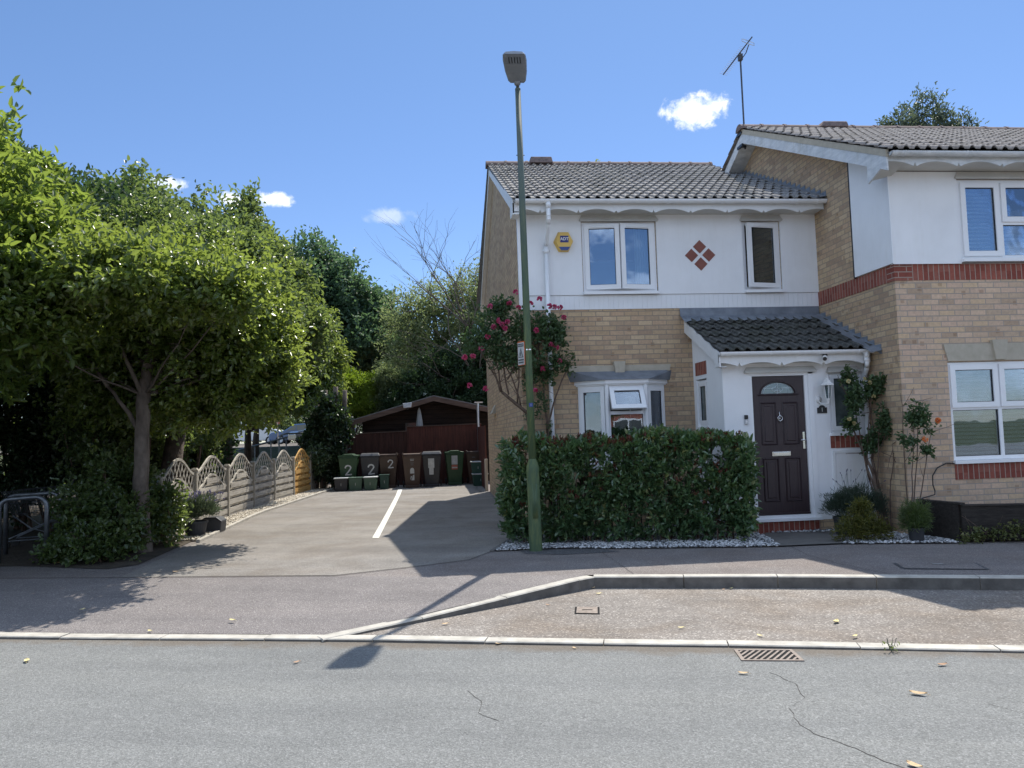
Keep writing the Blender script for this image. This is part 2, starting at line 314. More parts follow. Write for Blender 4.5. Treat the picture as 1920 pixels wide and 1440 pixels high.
# ------------------------------------------------------------------ mesh building
class MB:
    def __init__(s, T=None): s.v = []; s.f = []; s.T = T
    def add(s, vs, fs):
        b = len(s.v)
        if s.T is not None: vs = [s.T @ Vector(p) for p in vs]
        s.v.extend([tuple(p) for p in vs]); s.f.extend([tuple(b+i for i in f) for f in fs]); return s
    def box(s, x0, x1, y0, y1, z0, z1):
        return s.add([(x0,y0,z0),(x1,y0,z0),(x1,y1,z0),(x0,y1,z0),(x0,y0,z1),(x1,y0,z1),(x1,y1,z1),(x0,y1,z1)],
                     [(3,2,1,0),(4,5,6,7),(0,1,5,4),(1,2,6,5),(2,3,7,6),(3,0,4,7)])
    def quad(s, a, b, c, d): return s.add([a, b, c, d], [(0, 1, 2, 3)])
    def prism(s, pts, vec):
        """closed polygon pts (3d) extruded by vec"""
        n = len(pts); vec = Vector(vec); q = [tuple(Vector(p)+vec) for p in pts]
        return s.add(list(pts)+q, [tuple(range(n-1, -1, -1)), tuple(range(n, 2*n))]+[(i, (i+1)%n, n+(i+1)%n, n+i) for i in range(n)])
    def hexa(s, b4, t4): return s.add(list(b4)+list(t4), [(3,2,1,0),(4,5,6,7),(0,1,5,4),(1,2,6,5),(2,3,7,6),(3,0,4,7)])
    def tube(s, pts, rs, n=8, caps=True):
        pts = [Vector(p) for p in pts]
        if not hasattr(rs, '__len__'): rs = [rs]*len(pts)
        vs = []; fs = []; ref = None
        for i, p in enumerate(pts):
            d = (pts[min(i+1, len(pts)-1)]-pts[max(i-1, 0)]); d = d.normalized() if d.length > 1e-9 else Vector((0, 0, 1))
            if ref is None: ref = Vector((1, 0, 0)) if abs(d.x) < 0.9 else Vector((0, 1, 0))
            a = (ref - d*ref.dot(d)).normalized(); b = d.cross(a); ref = a
            for k in range(n):
                t = 2*math.pi*k/n; vs.append(p+(a*math.cos(t)+b*math.sin(t))*rs[i])
        for i in range(len(pts)-1):
            for k in range(n): fs.append((i*n+k, i*n+(k+1)%n, (i+1)*n+(k+1)%n, (i+1)*n+k))
        if caps: fs += [tuple(range(n-1, -1, -1)), tuple(range((len(pts)-1)*n, len(pts)*n))]
        return s.add(vs, fs)
    def lathe(s, c, prof, n=20):
        """prof: list of (r, z)"""
        vs = []; fs = []
        for r, z in prof:
            for k in range(n): t = 2*math.pi*k/n; vs.append((c[0]+r*math.cos(t), c[1]+r*math.sin(t), c[2]+z))
        for i in range(len(prof)-1):
            for k in range(n): fs.append((i*n+k, i*n+(k+1)%n, (i+1)*n+(k+1)%n, (i+1)*n+k))
        fs.append(tuple(range(n-1, -1, -1))); fs.append(tuple(range((len(prof)-1)*n, len(prof)*n)))
        return s.add(vs, fs)
    def plate(s, x0, x1, z0, z1, yf, yb, holes=(), back=True):
        """wall in the xz plane with rectangular holes and reveals"""
        xs = sorted({x0, x1, *[h[0] for h in holes], *[h[1] for h in holes]}); zs = sorted({z0, z1, *[h[2] for h in holes], *[h[3] for h in holes]})
        inh = lambda a, b: any(h[0] < a < h[1] and h[2] < b < h[3] for h in holes)
        for i in range(len(xs)-1):
            for j in range(len(zs)-1):
                a, b, c, d = xs[i], xs[i+1], zs[j], zs[j+1]
                if inh((a+b)/2, (c+d)/2): continue
                s.quad((a, yf, c), (b, yf, c), (b, yf, d), (a, yf, d))
                if back: s.quad((b, yb, c), (a, yb, c), (a, yb, d), (b, yb, d))
        for (a, b, c, d) in holes:
            s.quad((a, yf, c), (a, yf, d), (a, yb, d), (a, yb, c)); s.quad((b, yf, d), (b, yf, c), (b, yb, c), (b, yb, d))
            s.quad((a, yf, d), (b, yf, d), (b, yb, d), (a, yb, d)); s.quad((b, yf, c), (a, yf, c), (a, yb, c), (b, yb, c))
        s.quad((x0, yf, z0), (x0, yb, z0), (x1, yb, z0), (x1, yf, z0)); s.quad((x0, yf, z1), (x1, yf, z1), (x1, yb, z1), (x0, yb, z1))
        s.quad((x0, yf, z0), (x0, yf, z1), (x0, yb, z1), (x0, yb, z0)); s.quad((x1, yf, z1), (x1, yf, z0), (x1, yb, z0), (x1, yb, z1))
        return s
    def build(s, name, mat, parent=None, smooth=False, loc=None, bevel=0.0):
        me = bpy.data.meshes.new(name)
        base = wloc(parent) if parent is not None else Vector(loc or (0, 0, 0))
        v = [(p[0]-base.x, p[1]-base.y, p[2]-base.z) for p in s.v]
        me.from_pydata(v, [], s.f); me.materials.append(mat)
        if smooth: me.polygons.foreach_set('use_smooth', [True]*len(me.polygons))
        me.update()
        o = bpy.data.objects.new(name, me); COL.objects.link(o)
        if parent is not None: o.parent = parent
        else: o.location = base
        if bevel:
            b = o.modifiers.new('bevel', 'BEVEL'); b.width = bevel; b.segments = 2; b.limit_method = 'ANGLE'
        return o
def wloc(o):
    v = Vector(o.location)
    while o.parent is not None: o = o.parent; v += Vector(o.location)
    return v
def tag(o, label=None, cat=None, group=None, kind=None):
    if label: o['label'] = label
    if cat: o['category'] = cat
    if group: o['group'] = group
    if kind: o['kind'] = kind
    return o
def thing(name, label, cat, loc=(0, 0, 0), group=None):
    o = bpy.data.objects.new(name, None); o.empty_display_size = 0.2; COL.objects.link(o); o.location = loc
    return tag(o, label, cat, group)
def copy_tree(o, parent=None):
    c = o.copy(); COL.objects.link(c); c.parent = parent
    for ch in list(o.children): copy_tree(ch, c)
    return c
def text_mesh(body, size, name, mat, parent, T, depth=0.002, align='CENTER', bold=0.0):
    cu = bpy.data.curves.new(name, 'FONT'); cu.body = body; cu.size = size; cu.extrude = depth; cu.align_x = align; cu.align_y = 'CENTER'; cu.offset = bold
    ob = bpy.data.objects.new('tmp_text', cu); COL.objects.link(ob)
    dg = bpy.context.evaluated_depsgraph_get(); me = bpy.data.meshes.new_from_object(ob.evaluated_get(dg))
    bpy.data.objects.remove(ob, do_unlink=True)
    base = wloc(parent); me.transform(Matrix.Translation(-base) @ T); me.name = name; me.materials.clear(); me.materials.append(mat)
    o = bpy.data.objects.new(name, me); COL.objects.link(o); o.parent = parent; return o
def facing(x, y, z): return Matrix.Translation((x, y, z)) @ Matrix.Rotation(math.pi/2, 4, 'X')   # text upright facing -Y
# ================================================================== GROUND
def struct(o): o['kind'] = 'structure'; return o
def sheet(name, pts, mat, z=None, parent=None):
    mb = MB(); mb.add([(p[0], p[1], p[2] if len(p) > 2 else z) for p in pts], [tuple(range(len(pts)))])
    return mb.build(name, mat, parent)
KF = [(-60, 23.5), (-20, 11.4), (-8, 8.25), (-3.78, 7.14), (-2.61, 6.84), (-.79, 6.40), (.73, 5.96), (2.24, 5.56), (4.05, 5.03), (8, 3.85), (20, .2), (60, -12)]  # road edge
KW = 0.125
KB = [(x, y+KW*1.03) for x, y in KF]
BK = [(1.60, 7.92), (3.31, 7.47), (4.98, 6.95), (8, 6.02), (20, 2.4), (60, -9.6)]          # bay kerb front
BKB = [(x, y+.12) for x, y in BK]
JN = [(-60, 26.0), (-20, 13.9), (-8, 10.6), (-5.06, 9.62), (-2.93, 9.12), (-1.12, 8.70), (.4, 8.30), (1.55, 8.06)]        # back of crossover
struct(sheet('ground', [(-900, -900), (900, -900), (900, 900), (-900, 900)], M['grass'], -0.35))
struct(sheet('road', [(-60, -30)]+[(60, -30)]+KF[::-1], M['road'], -0.12))
# parking bay
struct(sheet('parking_bay', [(x, y-.004) for x, y in KB if x > -.9]+[(60, -9.6), (20, 2.4), (8, 6.02), (4.98, 6.95), (3.31, 7.47), (1.60, 7.92)], M['bay'], -0.112))
# crossover ramp
mb = MB(); fr = [(-60, KB[0][1], -.10), (-20, 11.53, -.10), (-8, 8.38, -.10), (-5, 7.59, -.10), (-2.93, 7.05, -.10), (-1.5, 6.715, -.10), (-.86, 6.54, -.10), (.136, 7.12, -.055), (1.45, 7.93, -.004)]
bk = [(-60, 26.0), (-20, 13.9), (-8, 10.6), (-5.06, 9.62), (-2.93, 9.12), (-1.9, 8.88), (-1.12, 8.70), (.4, 8.30), (1.55, 8.06)]
NS = 6
for i in range(len(fr)-1):
    for k in range(NS):
        def P(j, t): a = fr[j]; b = bk[j]; s_ = t*t*(3-2*t); return (a[0]+(b[0]-a[0])*t, a[1]+(b[1]-a[1])*t, a[2]+(0-a[2])*(0.35*s_+0.65*t))
        mb.quad(P(i, k/NS), P(i+1, k/NS), P(i+1, (k+1)/NS), P(i, (k+1)/NS))
struct(mb.build('crossover', M['cross'], smooth=True))
struct(sheet('pavement', [(60, -9.48), (60, 60), (-60, 60)]+[(x, y) for x, y in JN]+BKB[:-1], M['pave'], 0.0))
# driveway tarmac sheet
DL = lambda y: -3.62+max(0, (y-16)*.06)
struct(sheet('driveway', [(-3.60, 9.32), (-2.93, 9.17), (-1.12, 8.76), (-.36, 9.05), (.39, 9.40), (.69, 9.97), (1.00, 10.9), (1.32, 11.9), (1.37, 24.8), (-2.6, 24.8), (-3.15, 21.6), (-3.62, 16.4), (-3.60, 12.3)], M['drive'], 0.004))
struct(sheet('tarmac_patch', [(1.05, 9.93), (1.10, 9.62), (1.55, 9.42), (2.25, 9.45), (2.05, 9.80), (1.4, 9.88)], M['patch'], 0.005))
struct(sheet('soil', [(-40, 14.6), (-8, 11.05), (-5.3, 10.55), (-4.0, 9.95), (-3.72, 10.2), (-3.72, 12.3), (-3.8, 13.0), (-4.2, 13.6), (-4.25, 24), (-3.4, 26), (-3.4, 60), (-60, 60), (-60, 21)], M['soil'], 0.008))
# white parking line
mb = MB(); pl = [(-.955, 11.80, -.855, 11.76), (-.965, 14, -.865, 14), (-.985, 17, -.88, 17), (-1.01, 20, -.90, 20), (-1.06, 22.45, -.935, 22.4)]
for a, b in zip(pl, pl[1:]): mb.quad((a[0], a[1], .009), (a[2], a[3], .009), (b[2], b[3], .009), (b[0], b[1], .009))
struct(mb.build('parking_line', M['line']))
# joints and cracks
def ribbon(pts, w, z):
    mb = MB(); r_ = random.Random(int(abs(pts[0][0]*977))+5); P2 = []
    for a, b in zip(pts, pts[1:]):
        n_ = max(2, int(math.dist(a[:2], b[:2])/.045))
        for k in range(n_):
            t = k/n_; P2.append((a[0]+(b[0]-a[0])*t+r_.uniform(-1, 1)*w*1.1, a[1]+(b[1]-a[1])*t+r_.uniform(-1, 1)*w*1.1, w*r_.uniform(.35, 1)))
    P2.append((pts[-1][0], pts[-1][1], w*.3))
    for a, b in zip(P2, P2[1:]):
        mb.quad((a[0]-a[2]/2, a[1]-a[2]*.3, z), (a[0]+a[2]/2, a[1]+a[2]*.3, z), (b[0]+b[2]/2, b[1]+b[2]*.3, z), (b[0]-b[2]/2, b[1]-b[2]*.3, z))
    return mb
CR = [([(2.16, 4.98), (2.22, 4.75), (2.16, 4.5), (1.99, 4.35), (1.93, 4.1), (1.96, 3.92), (2.02, 3.85), (2.10, 3.6), (2.24, 3.4), (2.38, 3.2)], .008, -.1185),
      ([(3.1, 4.2), (3.2, 4.02), (3.28, 3.92), (3.34, 3.75), (3.27, 3.6), (3.3, 3.45), (3.4, 3.3)], .005, -.1185),
      ([(.18, 5.0), (.25, 4.8), (.22, 4.6), (.33, 4.45)], .006, -.1185), ([(4.6, 4.6), (4.9, 4.3)], .005, -.1185),
      ([(-1.12, 8.62), (-1.05, 8.0), (-1.0, 7.4), (-1.02, 7.0), (-1.12, 6.72)], .012, -.0)]
for pts, w, z in CR[:4]: struct(ribbon(pts, w, z).build('road_crack', M['crack']))
mb = MB()
for a, b in zip([(-5.06, 9.62), (-2.93, 9.12), (-1.12, 8.70), (-.36, 9.00), (.39, 9.36), (.69, 9.93)], [(-2.93, 9.12), (-1.12, 8.70), (-.36, 9.00), (.39, 9.36), (.69, 9.93), (1.0, 10.8)]):
    mb.quad((a[0], a[1], .0075), (b[0], b[1], .0075), (b[0]-.004, b[1]+.018, .0075), (a[0]-.004, a[1]+.018, .0075))
struct(mb.build('tarmac_joint', M['crack']))
struct(ribbon([(1.2, 22.2), (1.12, 21.3), (1.2, 20.6), (1.15, 20.0)], .03, .0085).build('driveway_crack', M['crack']))
for pts in ([(2.02, 9.5), (2.04, 8.9), (2.03, 7.95)], [(4.35, 9.2), (4.25, 8.6), (4.28, 8.0), (4.45, 7.3)]): struct(ribbon(pts, .009, .004).build('pavement_crack', M['crack']))

# kerbs
def kerb_run(pts, w, z0, top, mat, name, step=0.915, bev=0.02, zf=None, seed=1, face=None):
    """kerbstones along a polyline; top may be a function of distance"""
    rnd = random.Random(seed); L = [0]
    for a, b in zip(pts, pts[1:]): L.append(L[-1]+math.dist(a, b))
    def at(s_):
        s_ = min(max(s_, 0), L[-1]-1e-6)
        for i in range(len(L)-1):
            if s_ <= L[i+1]:
                t = (s_-L[i])/(L[i+1]-L[i]); return (pts[i][0]+(pts[i+1][0]-pts[i][0])*t, pts[i][1]+(pts[i+1][1]-pts[i][1])*t)
        return pts[-1]
    mb = MB(); s_ = 0
    while s_ < L[-1]-.05:
        e = min(s_+step-.008, L[-1]); a = at(s_); b = at(e); d = (b[0]-a[0], b[1]-a[1]); l = math.hypot(*d) or 1; n_ = (-d[1]/l*w, d[0]/l*w)
        dz = rnd.uniform(-.003, .003); ta = top(s_) + dz; tb = top(e) + dz; bv = bev
        c = (n_[0]*bv/w, n_[1]*bv/w)
        prof = lambda p, t: [(p[0], p[1], z0), (p[0], p[1], t-bv), (p[0]+c[0], p[1]+c[1], t), (p[0]+n_[0], p[1]+n_[1], t), (p[0]+n_[0], p[1]+n_[1], z0)]
        A = prof(a, ta); B = prof(b, tb)
        mb.add(A+B, [(i, i+1, 6+i, 5+i) for i in range(4)]+[(4, 3, 2, 1, 0), (5, 6, 7, 8, 9)]); s_ += step
    o = mb.build(name, mat)
    if face is not None:                     # front face colour darkened for shade as well as road dirt, under a lighter top
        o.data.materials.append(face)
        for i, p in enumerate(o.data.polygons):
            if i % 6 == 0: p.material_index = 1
    return struct(o)
KF2 = [p for p in KF if -20 <= p[0] <= 20]
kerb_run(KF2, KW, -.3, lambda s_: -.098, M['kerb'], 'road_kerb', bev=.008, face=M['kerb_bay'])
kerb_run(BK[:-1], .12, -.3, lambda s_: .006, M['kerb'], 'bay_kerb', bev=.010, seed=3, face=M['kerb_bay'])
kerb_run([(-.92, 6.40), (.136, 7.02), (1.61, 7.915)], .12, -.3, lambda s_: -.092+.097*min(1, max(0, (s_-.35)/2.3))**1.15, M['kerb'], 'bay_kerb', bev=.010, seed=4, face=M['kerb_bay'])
kerb_run([(-3.55, 12.15), (-3.56, 13.0), (-3.60, 16.4), (-3.17, 21.6), (-2.95, 24)], .055, -.2, lambda s_: .052, M['kerb_dark'], 'driveway_edging', bev=.008, seed=5)
kerb_run([(.72, 9.90), (1.02, 10.8), (1.30, 11.6)], .05, -.2, lambda s_: .022, M['slab'], 'gravel_edging', bev=.008, seed=6)

# door step slab and path
struct(sheet('garden_path', [(4.22, 9.22), (5.0, 9.20), (5.45, 9.70), (5.42, 10.25), (4.55, 10.40), (4.42, 10.1)], M['slab'], 0.02))

# manhole and drain
t = thing('drain_grate', 'rusty slotted iron gully grate in the road beside the kerb', 'drain grate', (2.30, 5.33, -.12))
C4 = [(2.13, 5.515), (2.53, 5.43), (2.49, 5.16), (2.08, 5.255)]
mb = MB(); z = -.112
def lerp2(s_, r_):
    a = (C4[0][0]*(1-s_)+C4[1][0]*s_, C4[0][1]*(1-s_)+C4[1][1]*s_); b = (C4[3][0]*(1-s_)+C4[2][0]*s_, C4[3][1]*(1-s_)+C4[2][1]*s_)
    return (a[0]*(1-r_)+b[0]*r_, a[1]*(1-r_)+b[1]*r_)
def bar(s0, r0, s1, r1, ds, dr, zt=z, zb=z-.03):
    q = [lerp2(s0-ds, r0-dr), lerp2(s0+ds, r0+dr), lerp2(s1+ds, r1+dr), lerp2(s1-ds, r1-dr)]
    mb.hexa([(p[0], p[1], zb) for p in q], [(p[0], p[1], zt) for p in q])
bar(.0, .04, 1, .04, 0, .04); bar(.0, .96, 1, .96, 0, .04); bar(.03, .08, .03, .92, .03, 0); bar(.97, .08, .97, .92, .03, 0)
mb.build('frame', M['cast'], t); mb = MB()
for k in range(-5, 12):
    s0 = k*.105; a = (s0, .92); b = (s0+.34, .08)
    ta = max(0, (.06-a[0])/.34); tb = min(1, (.94-a[0])/.34)
    if ta >= tb: continue
    bar(a[0]+.34*ta, .92-.84*ta, a[0]+.34*tb, .92-.84*tb, .022, 0, z-.002, z-.03)
mb.build('bars', M['cast'], t)
sheet('void', [(p[0], p[1]) for p in C4], M['hole'], -.1188, t)
t = thing('access_cover', 'small square metal water cover set in the gravelly parking bay', 'access cover', (1.33, 6.95, -.11))
MB().add([(1.20, 6.845, -.108), (1.415, 6.78, -.108), (1.47, 7.055, -.108), (1.255, 7.11, -.108)], [(0, 1, 2, 3)]).build('rim', M['hole'], t)
MB().add([(1.22, 6.86, -.104), (1.40, 6.80, -.104), (1.45, 7.04, -.104), (1.27, 7.09, -.104)], [(0, 1, 2, 3)]).build('lid', M['cast'], t)
MB().add([(1.29, 6.95, -.101), (1.38, 6.925, -.101), (1.383, 6.94, -.101), (1.293, 6.965, -.101)], [(0, 1, 2, 3)]).build('slot', M['hole'], t)
t = thing('pavement_cover', 'long flush tarmac filled service cover in the shaded pavement', 'service cover', (5.15, 7.55, 0))
MB().add([(4.72, 7.50, .006), (5.47, 7.24, .006), (5.60, 7.60, .006), (4.82, 7.84, .006)], [(0, 1, 2, 3)]).build('rim', M['patch'], t)
MB().add([(4.75, 7.52, .009), (5.44, 7.27, .009), (5.56, 7.58, .009), (4.84, 7.81, .009)], [(0, 1, 2, 3)]).build('infill', M['pave'], t)
MB().add([(5.14, 7.62, .012), (5.24, 7.58, .012), (5.25, 7.66, .012), (5.15, 7.70, .012)], [(0, 1, 2, 3)]).build('label_plate', M['alu'], t)

# ================================================================== HOUSE PIECES
PITCH = math.atan(0.466)
def roof_tiles(x0, x1, ye, ze, yr, name, mat, parent, x0b=None, gauge=.34, per=.152, rollh=.036, rollw=.088, lift=.020, down=False):
    """roof slope rising from (ye,ze) towards +y (or falling when down)"""
    L = abs(yr-ye)/math.cos(PITCH); rows = max(1, round(L/gauge)); g = L/rows
    sg = -1 if down else 1; cy, cz = sg*math.cos(PITCH), math.sin(PITCH); ny, nz = -sg*math.sin(PITCH), math.cos(PITCH)
    n = int((x1-x0)/per); xs = []; hs = []
    PRF = ((0, 0), (.20, 0), (.40, 0), (.435, .45), (.475, .82), (.54, 1.0), (.66, 1.0), (.76, .78), (.87, .40), (.97, 0))
    for k in range(n+1):
        for (fx, h) in PRF:
            x = x0+(k+fx)*per
            if x <= x1: xs.append(x); hs.append(h*rollh)
    xs = np.array(xs); hs = np.array(hs); rng = np.random.default_rng(int(x0*100)+7)
    V = []; Fc = []; m_ = len(xs); q_ = len(PRF)
    for i in range(rows):
        s0, s1 = i*g-.018, (i+1)*g+.06
        jx = np.repeat(rng.normal(0, .0030, m_//(2*q_)+2), 2*q_)[:m_]; jh = np.repeat(rng.normal(0, .0030, m_//(2*q_)+2), 2*q_)[:m_]
        # under edge of the lip, top of the lip, middle, head (the roll dies away under the next course)
        for (s_, h) in ((s0+jx, hs+lift+jh-.016), (s0+jx, hs+lift+jh), (s0+g*.82, hs*.92+lift*.18), (np.full(m_, s1), hs*.42-.002)):
            ss = s_ if hasattr(s_, '__len__') else np.full(m_, s_)
            V.append(np.stack([xs, ye+ss*cy+h*ny, ze+ss*cz+h*nz], 1))
        b = i*4*m_
        for r_ in (0, 1, 2):
            a = b+r_*m_+np.arange(m_-1); q = np.stack([a, a+1, a+1+m_, a+m_], 1)
            Fc.append(q if not down else q[:, ::-1])
    V = np.concatenate(V); Fc = np.concatenate(Fc)
    if x0b:                                # slight skew of the left verge
        w = np.clip((x0+.5-V[:, 0])/.5, 0, 1); V[:, 0] += w*x0b*(V[:, 1]-ye)
    mb = MB(); mb.v = [tuple(p) for p in V.tolist()]; mb.f = [tuple(q) for q in Fc.tolist()]
    o = mb.build(name, mat, parent)
    return o
def scallop(x0, x1, yf, ztop, zlow, cusps, amp, name, mat, parent, thick=.02):
    """fascia board with arched lower edge and a small notch at each cusp"""
    xs = []
    n = int((x1-x0)/.018); base = [x0+(x1-x0)*i/n for i in range(n+1)]
    sp = cusps[1]-cusps[0]
    for c in cusps: base += [c-.026, c-.001, c+.001, c+.026]
    xs = sorted(x for x in base if x0 <= x <= x1)
    def zb(x):
        k = (x-cusps[0])/sp; f = k-math.floor(k); d = min(f, 1-f)*sp
        z_ = zlow + amp*(1-(abs(f-.5)*2)**2.2)
        if d < .024: z_ = zlow + .006 + (1-d/.024)*.055
        return z_
    mb = MB()
    for a, b in zip(xs, xs[1:]):
        za, zb_ = zb(a), zb(b)
        mb.hexa([(a, yf, za), (b, yf, zb_), (b, yf+thick, zb_), (a, yf+thick, za)], [(a, yf, ztop), (b, yf, ztop), (b, yf+thick, ztop), (a, yf+thick, ztop)])
    return mb.build(name, mat, parent)
def gutter(x0, x1, y, z, parent, name='gutter', brackets=(), r=.054, mat=None):
    mb = MB(); n = 10; prof = [(y+r*math.cos(math.pi+math.pi*k/n), z+r*math.sin(math.pi+math.pi*k/n)) for k in range(n+1)]; prof += [(y+r*.86, z), ]; prof2 = [(y+(r-.006)*math.cos(math.pi+math.pi*k/n), z+.002+(r-.006)*math.sin(math.pi+math.pi*k/n)) for k in range(n+1)]
    loop = prof[:n+1]+prof2[::-1]
    mb.prism([(x0, p[0], p[1]) for p in loop], (x1-x0, 0, 0))
    for xe in (x0, x1-.006): mb.prism([(xe, p[0], p[1]) for p in prof[:n+1]], (.006, 0, 0))
    for bx in brackets:
        mb.prism([(bx-.014, y+(r+.006)*math.cos(math.pi+math.pi*k/n), z+(r+.006)*math.sin(math.pi+math.pi*k/n)) for k in range(n+1)], (.028, 0, 0))
    return mb.build(name, mat or M['pvc'], parent, smooth=False)
GL = {}
def window(parent, T, w, h, cells, glass, frame=.055, depth=.07, sill=.0, name='window', fmat=None, vent=False):
    """T maps local (x right, y inwards, z up) to the world; cells = (u0,u1,v0,v1,opts)"""
    fmat = fmat or M['pvc']; mb = MB(T)
    mb.plate(0, w, 0, h, 0, depth, [(c[0], c[1], c[2], c[3]) for c in cells])
    wo = mb.build(name, fmat, parent)
    for c in cells:
        u0, u1, v0, v1 = c[:4]; op = c[4] if len(c) > 4 else {}
        sash = op.get('sash', True); R = Matrix.Identity(4)
        if 'open' in op:
            side, ang = op['open']
            if side == 'L': p = Vector((u0, 0, 0)); R = Matrix.Translation(p) @ Matrix.Rotation(-rad(ang), 4, 'Z') @ Matrix.Translation(-p)
            if side == 'R': p = Vector((u1, 0, 0)); R = Matrix.Translation(p) @ Matrix.Rotation(rad(ang), 4, 'Z') @ Matrix.Translation(-p)
            if side == 'T': p = Vector((0, 0, v1)); R = Matrix.Translation(p) @ Matrix.Rotation(-rad(ang), 4, 'X') @ Matrix.Translation(-p)
        TT = T @ R
        if sash:
            s_ = op.get('sw', .058); ov = .012
            m2 = MB(TT); m2.plate(u0-ov, u1+ov, v0-ov, v1+ov, -.022, .03, [(u0+s_, u1-s_, v0+s_, v1-s_)])
            if vent: m2.box(u0+.09, u1-.06, -.036, -.022, v1-.045, v1-.022)
            so_ = m2.build('sash', fmat, wo)
            g0, g1, g2, g3, gy = u0+s_, u1-s_, v0+s_, v1-s_, .0
            m3 = MB(TT); m3.plate(g0-.002, g1+.002, g2-.002, g3+.002, gy-.004, gy+.006, [(g0+.007, g1-.007, g2+.007, g3-.007)]); m3.build('gasket', M['gasket'], wo)
        else:
            g0, g1, g2, g3, gy = u0, u1, v0, v1, .02
            m3 = MB(T); m3.plate(g0-.002, g1+.002, g2-.002, g3+.002, gy-.004, gy+.006, [(g0+.007, g1-.007, g2+.007, g3-.007)]); m3.build('gasket', M['gasket'], wo)
        m4 = MB(TT); m4.box(g0, g1, gy+.006, gy+.012, g2, g3); m4.build('pane', op.get('glass', glass), wo)
        if op.get('blind'):
            nsl = int((g3-g2)/.052); m5 = MB(T)
            for k in range(nsl):
                z_ = g2+.02+k*.052; m5.add([(g0, .085, z_), (g1, .085, z_), (g1, .118, z_+.034), (g0, .118, z_+.034)], [(0, 1, 2, 3)])
            m5.build('blind', M['blind'], wo)
    if sill:
        m6 = MB(T); m6.box(-.015, w+.015, -sill, .03, -.045, -.002); m6.build('sill', fmat, wo)
    return wo
def TR(x, y, z): return Matrix.Translation((x, y, z))

# ------------------------------------------------------------------ HOUSE 1 (end terrace with porch)
H1 = thing('house', 'brick and white rendered end terrace house with tiled porch and dark door', 'house', (1.36, 11.65, 0))
SK = .0085                                     # slight skew of the side wall
def sidex(y): return 1.36+SK*(y-11.65)
ZE1, YE1, YR1 = 5.01, 11.24, 16.02
ZR1 = ZE1+.466*(YR1-YE1)
YBK = 20.35
mb = MB()
mb.plate(1.362, 6.17, -.3, 3.385, 11.65, 11.90, [(2.25, 3.57, 1.00, 2.24)])
mb.plate(1.40, 6.17, 3.385, 4.90, 11.664, 11.90, [(2.37, 3.54, 3.655, 4.76), (4.965, 5.575, 3.655, 4.76)])
# side wall with gable
def roofz(y): return ZE1-.03+.466*((y-YE1) if y < YR1 else (2*YR1-y-YE1))
def gable(mb, fx, y0, y1, zlow, yr, rz, th):
    ys = [y0, yr, y1]; P = [(fx(y0), y0, zlow), (fx(y1), y1, zlow), (fx(y1), y1, rz(y1)-.06), (fx(yr), yr, rz(yr)-.06), (fx(y0), y0, rz(y0)-.06)]
    mb.prism(P, (th, 0, 0))
gable(mb, sidex, 11.66, YBK-.003, -.3, YR1, roofz, .22)
mb.plate(1.5, 6.2, -.3, 4.9, YBK-.2, YBK)
mb.build('brick_wall', M['brick'], H1)
# upper render and board band
mb = MB(); mb.plate(1.405, 6.18, 3.61, 4.885, 11.62, 11.66, [(2.355, 3.555, 3.61, 4.775), (4.95, 5.59, 3.61, 4.775)]); mb.build('render_panel', M['render'], H1)
mb = MB()
x = 1.365
while x < 6.18: mb.box(x+.0015, min(x+.0755, 6.18), 11.636, 11.66, 3.385, 3.606); x += .077
mb.box(1.365, 6.18, 11.642, 11.66, 3.386, 3.605)
mb.build('board_band', M['render'], H1)
MB().box(1.352, 1.404, 11.600, 11.66, 3.39, 4.885).build('corner_trim', M['pvc'], H1)
# interior rooms
mb = MB(); mb.box(1.62, 6.1, 14.6, 14.7, 0, 4.8); mb.box(1.62, 6.1, 11.92, 14.6, 2.5, 2.62); mb.box(4.1, 4.2, 11.92, 14.6, 0, 4.8); mb.box(1.62, 6.1, 11.92, 14.6, 4.84, 4.88); mb.box(1.62, 6.1, 11.92, 14.6, -.02, .0)
mb.build('inner_wall', M['room'], H1)
# roof
roof_tiles(1.235, 6.18, YE1, ZE1, YR1, 'roof', M['tile'], H1, x0b=SK)
roof_tiles(1.235, 6.18, 2*YR1-YE1, ZE1, YR1, 'roof', M['tile'], H1, x0b=-SK, down=True)
mb = MB(); mb.prism([(1.27, YE1+.03, ZE1-.03), (1.27, YR1, ZR1-.035), (1.27, 2*YR1-YE1-.03, ZE1-.03), (1.27, 2*YR1-YE1-.03, ZE1-.05), (1.27, YR1, ZR1-.055), (1.27, YE1+.03, ZE1-.05)], (4.9, 0, 0)); mb.build('roof_underlay', M['felt'], H1)
mb = MB(); x = 1.20; k = 0
while x < 6.15:
    n_ = 8; r_ = .115
    for xa, xb, rr in ((x, x+.44, r_), (x+.40, x+.45, r_+.012)):
        mb.prism([(xa+SK*4.5, YR1+rr*1.25*math.cos(math.pi*j/n_), ZR1-.045+rr*math.sin(math.pi*j/n_)) for j in range(n_+1)], (xb-xa-.005, 0, 0))
    x += .45; k += 1
mb.build('ridge', M['ridge'], H1)
mb = MB(); mb.hexa([(2.17, YR1-.22, ZR1-.02), (2.66, YR1-.22, ZR1-.02), (2.66, YR1+.22, ZR1-.02), (2.17, YR1+.22, ZR1-.02)], [(2.19, YR1-.15, ZR1+.135), (2.64, YR1-.15, ZR1+.135), (2.64, YR1+.15, ZR1+.135), (2.19, YR1+.15, ZR1+.135)]); mb.build('ridge_vent', M['ridge'], H1, bevel=.02)
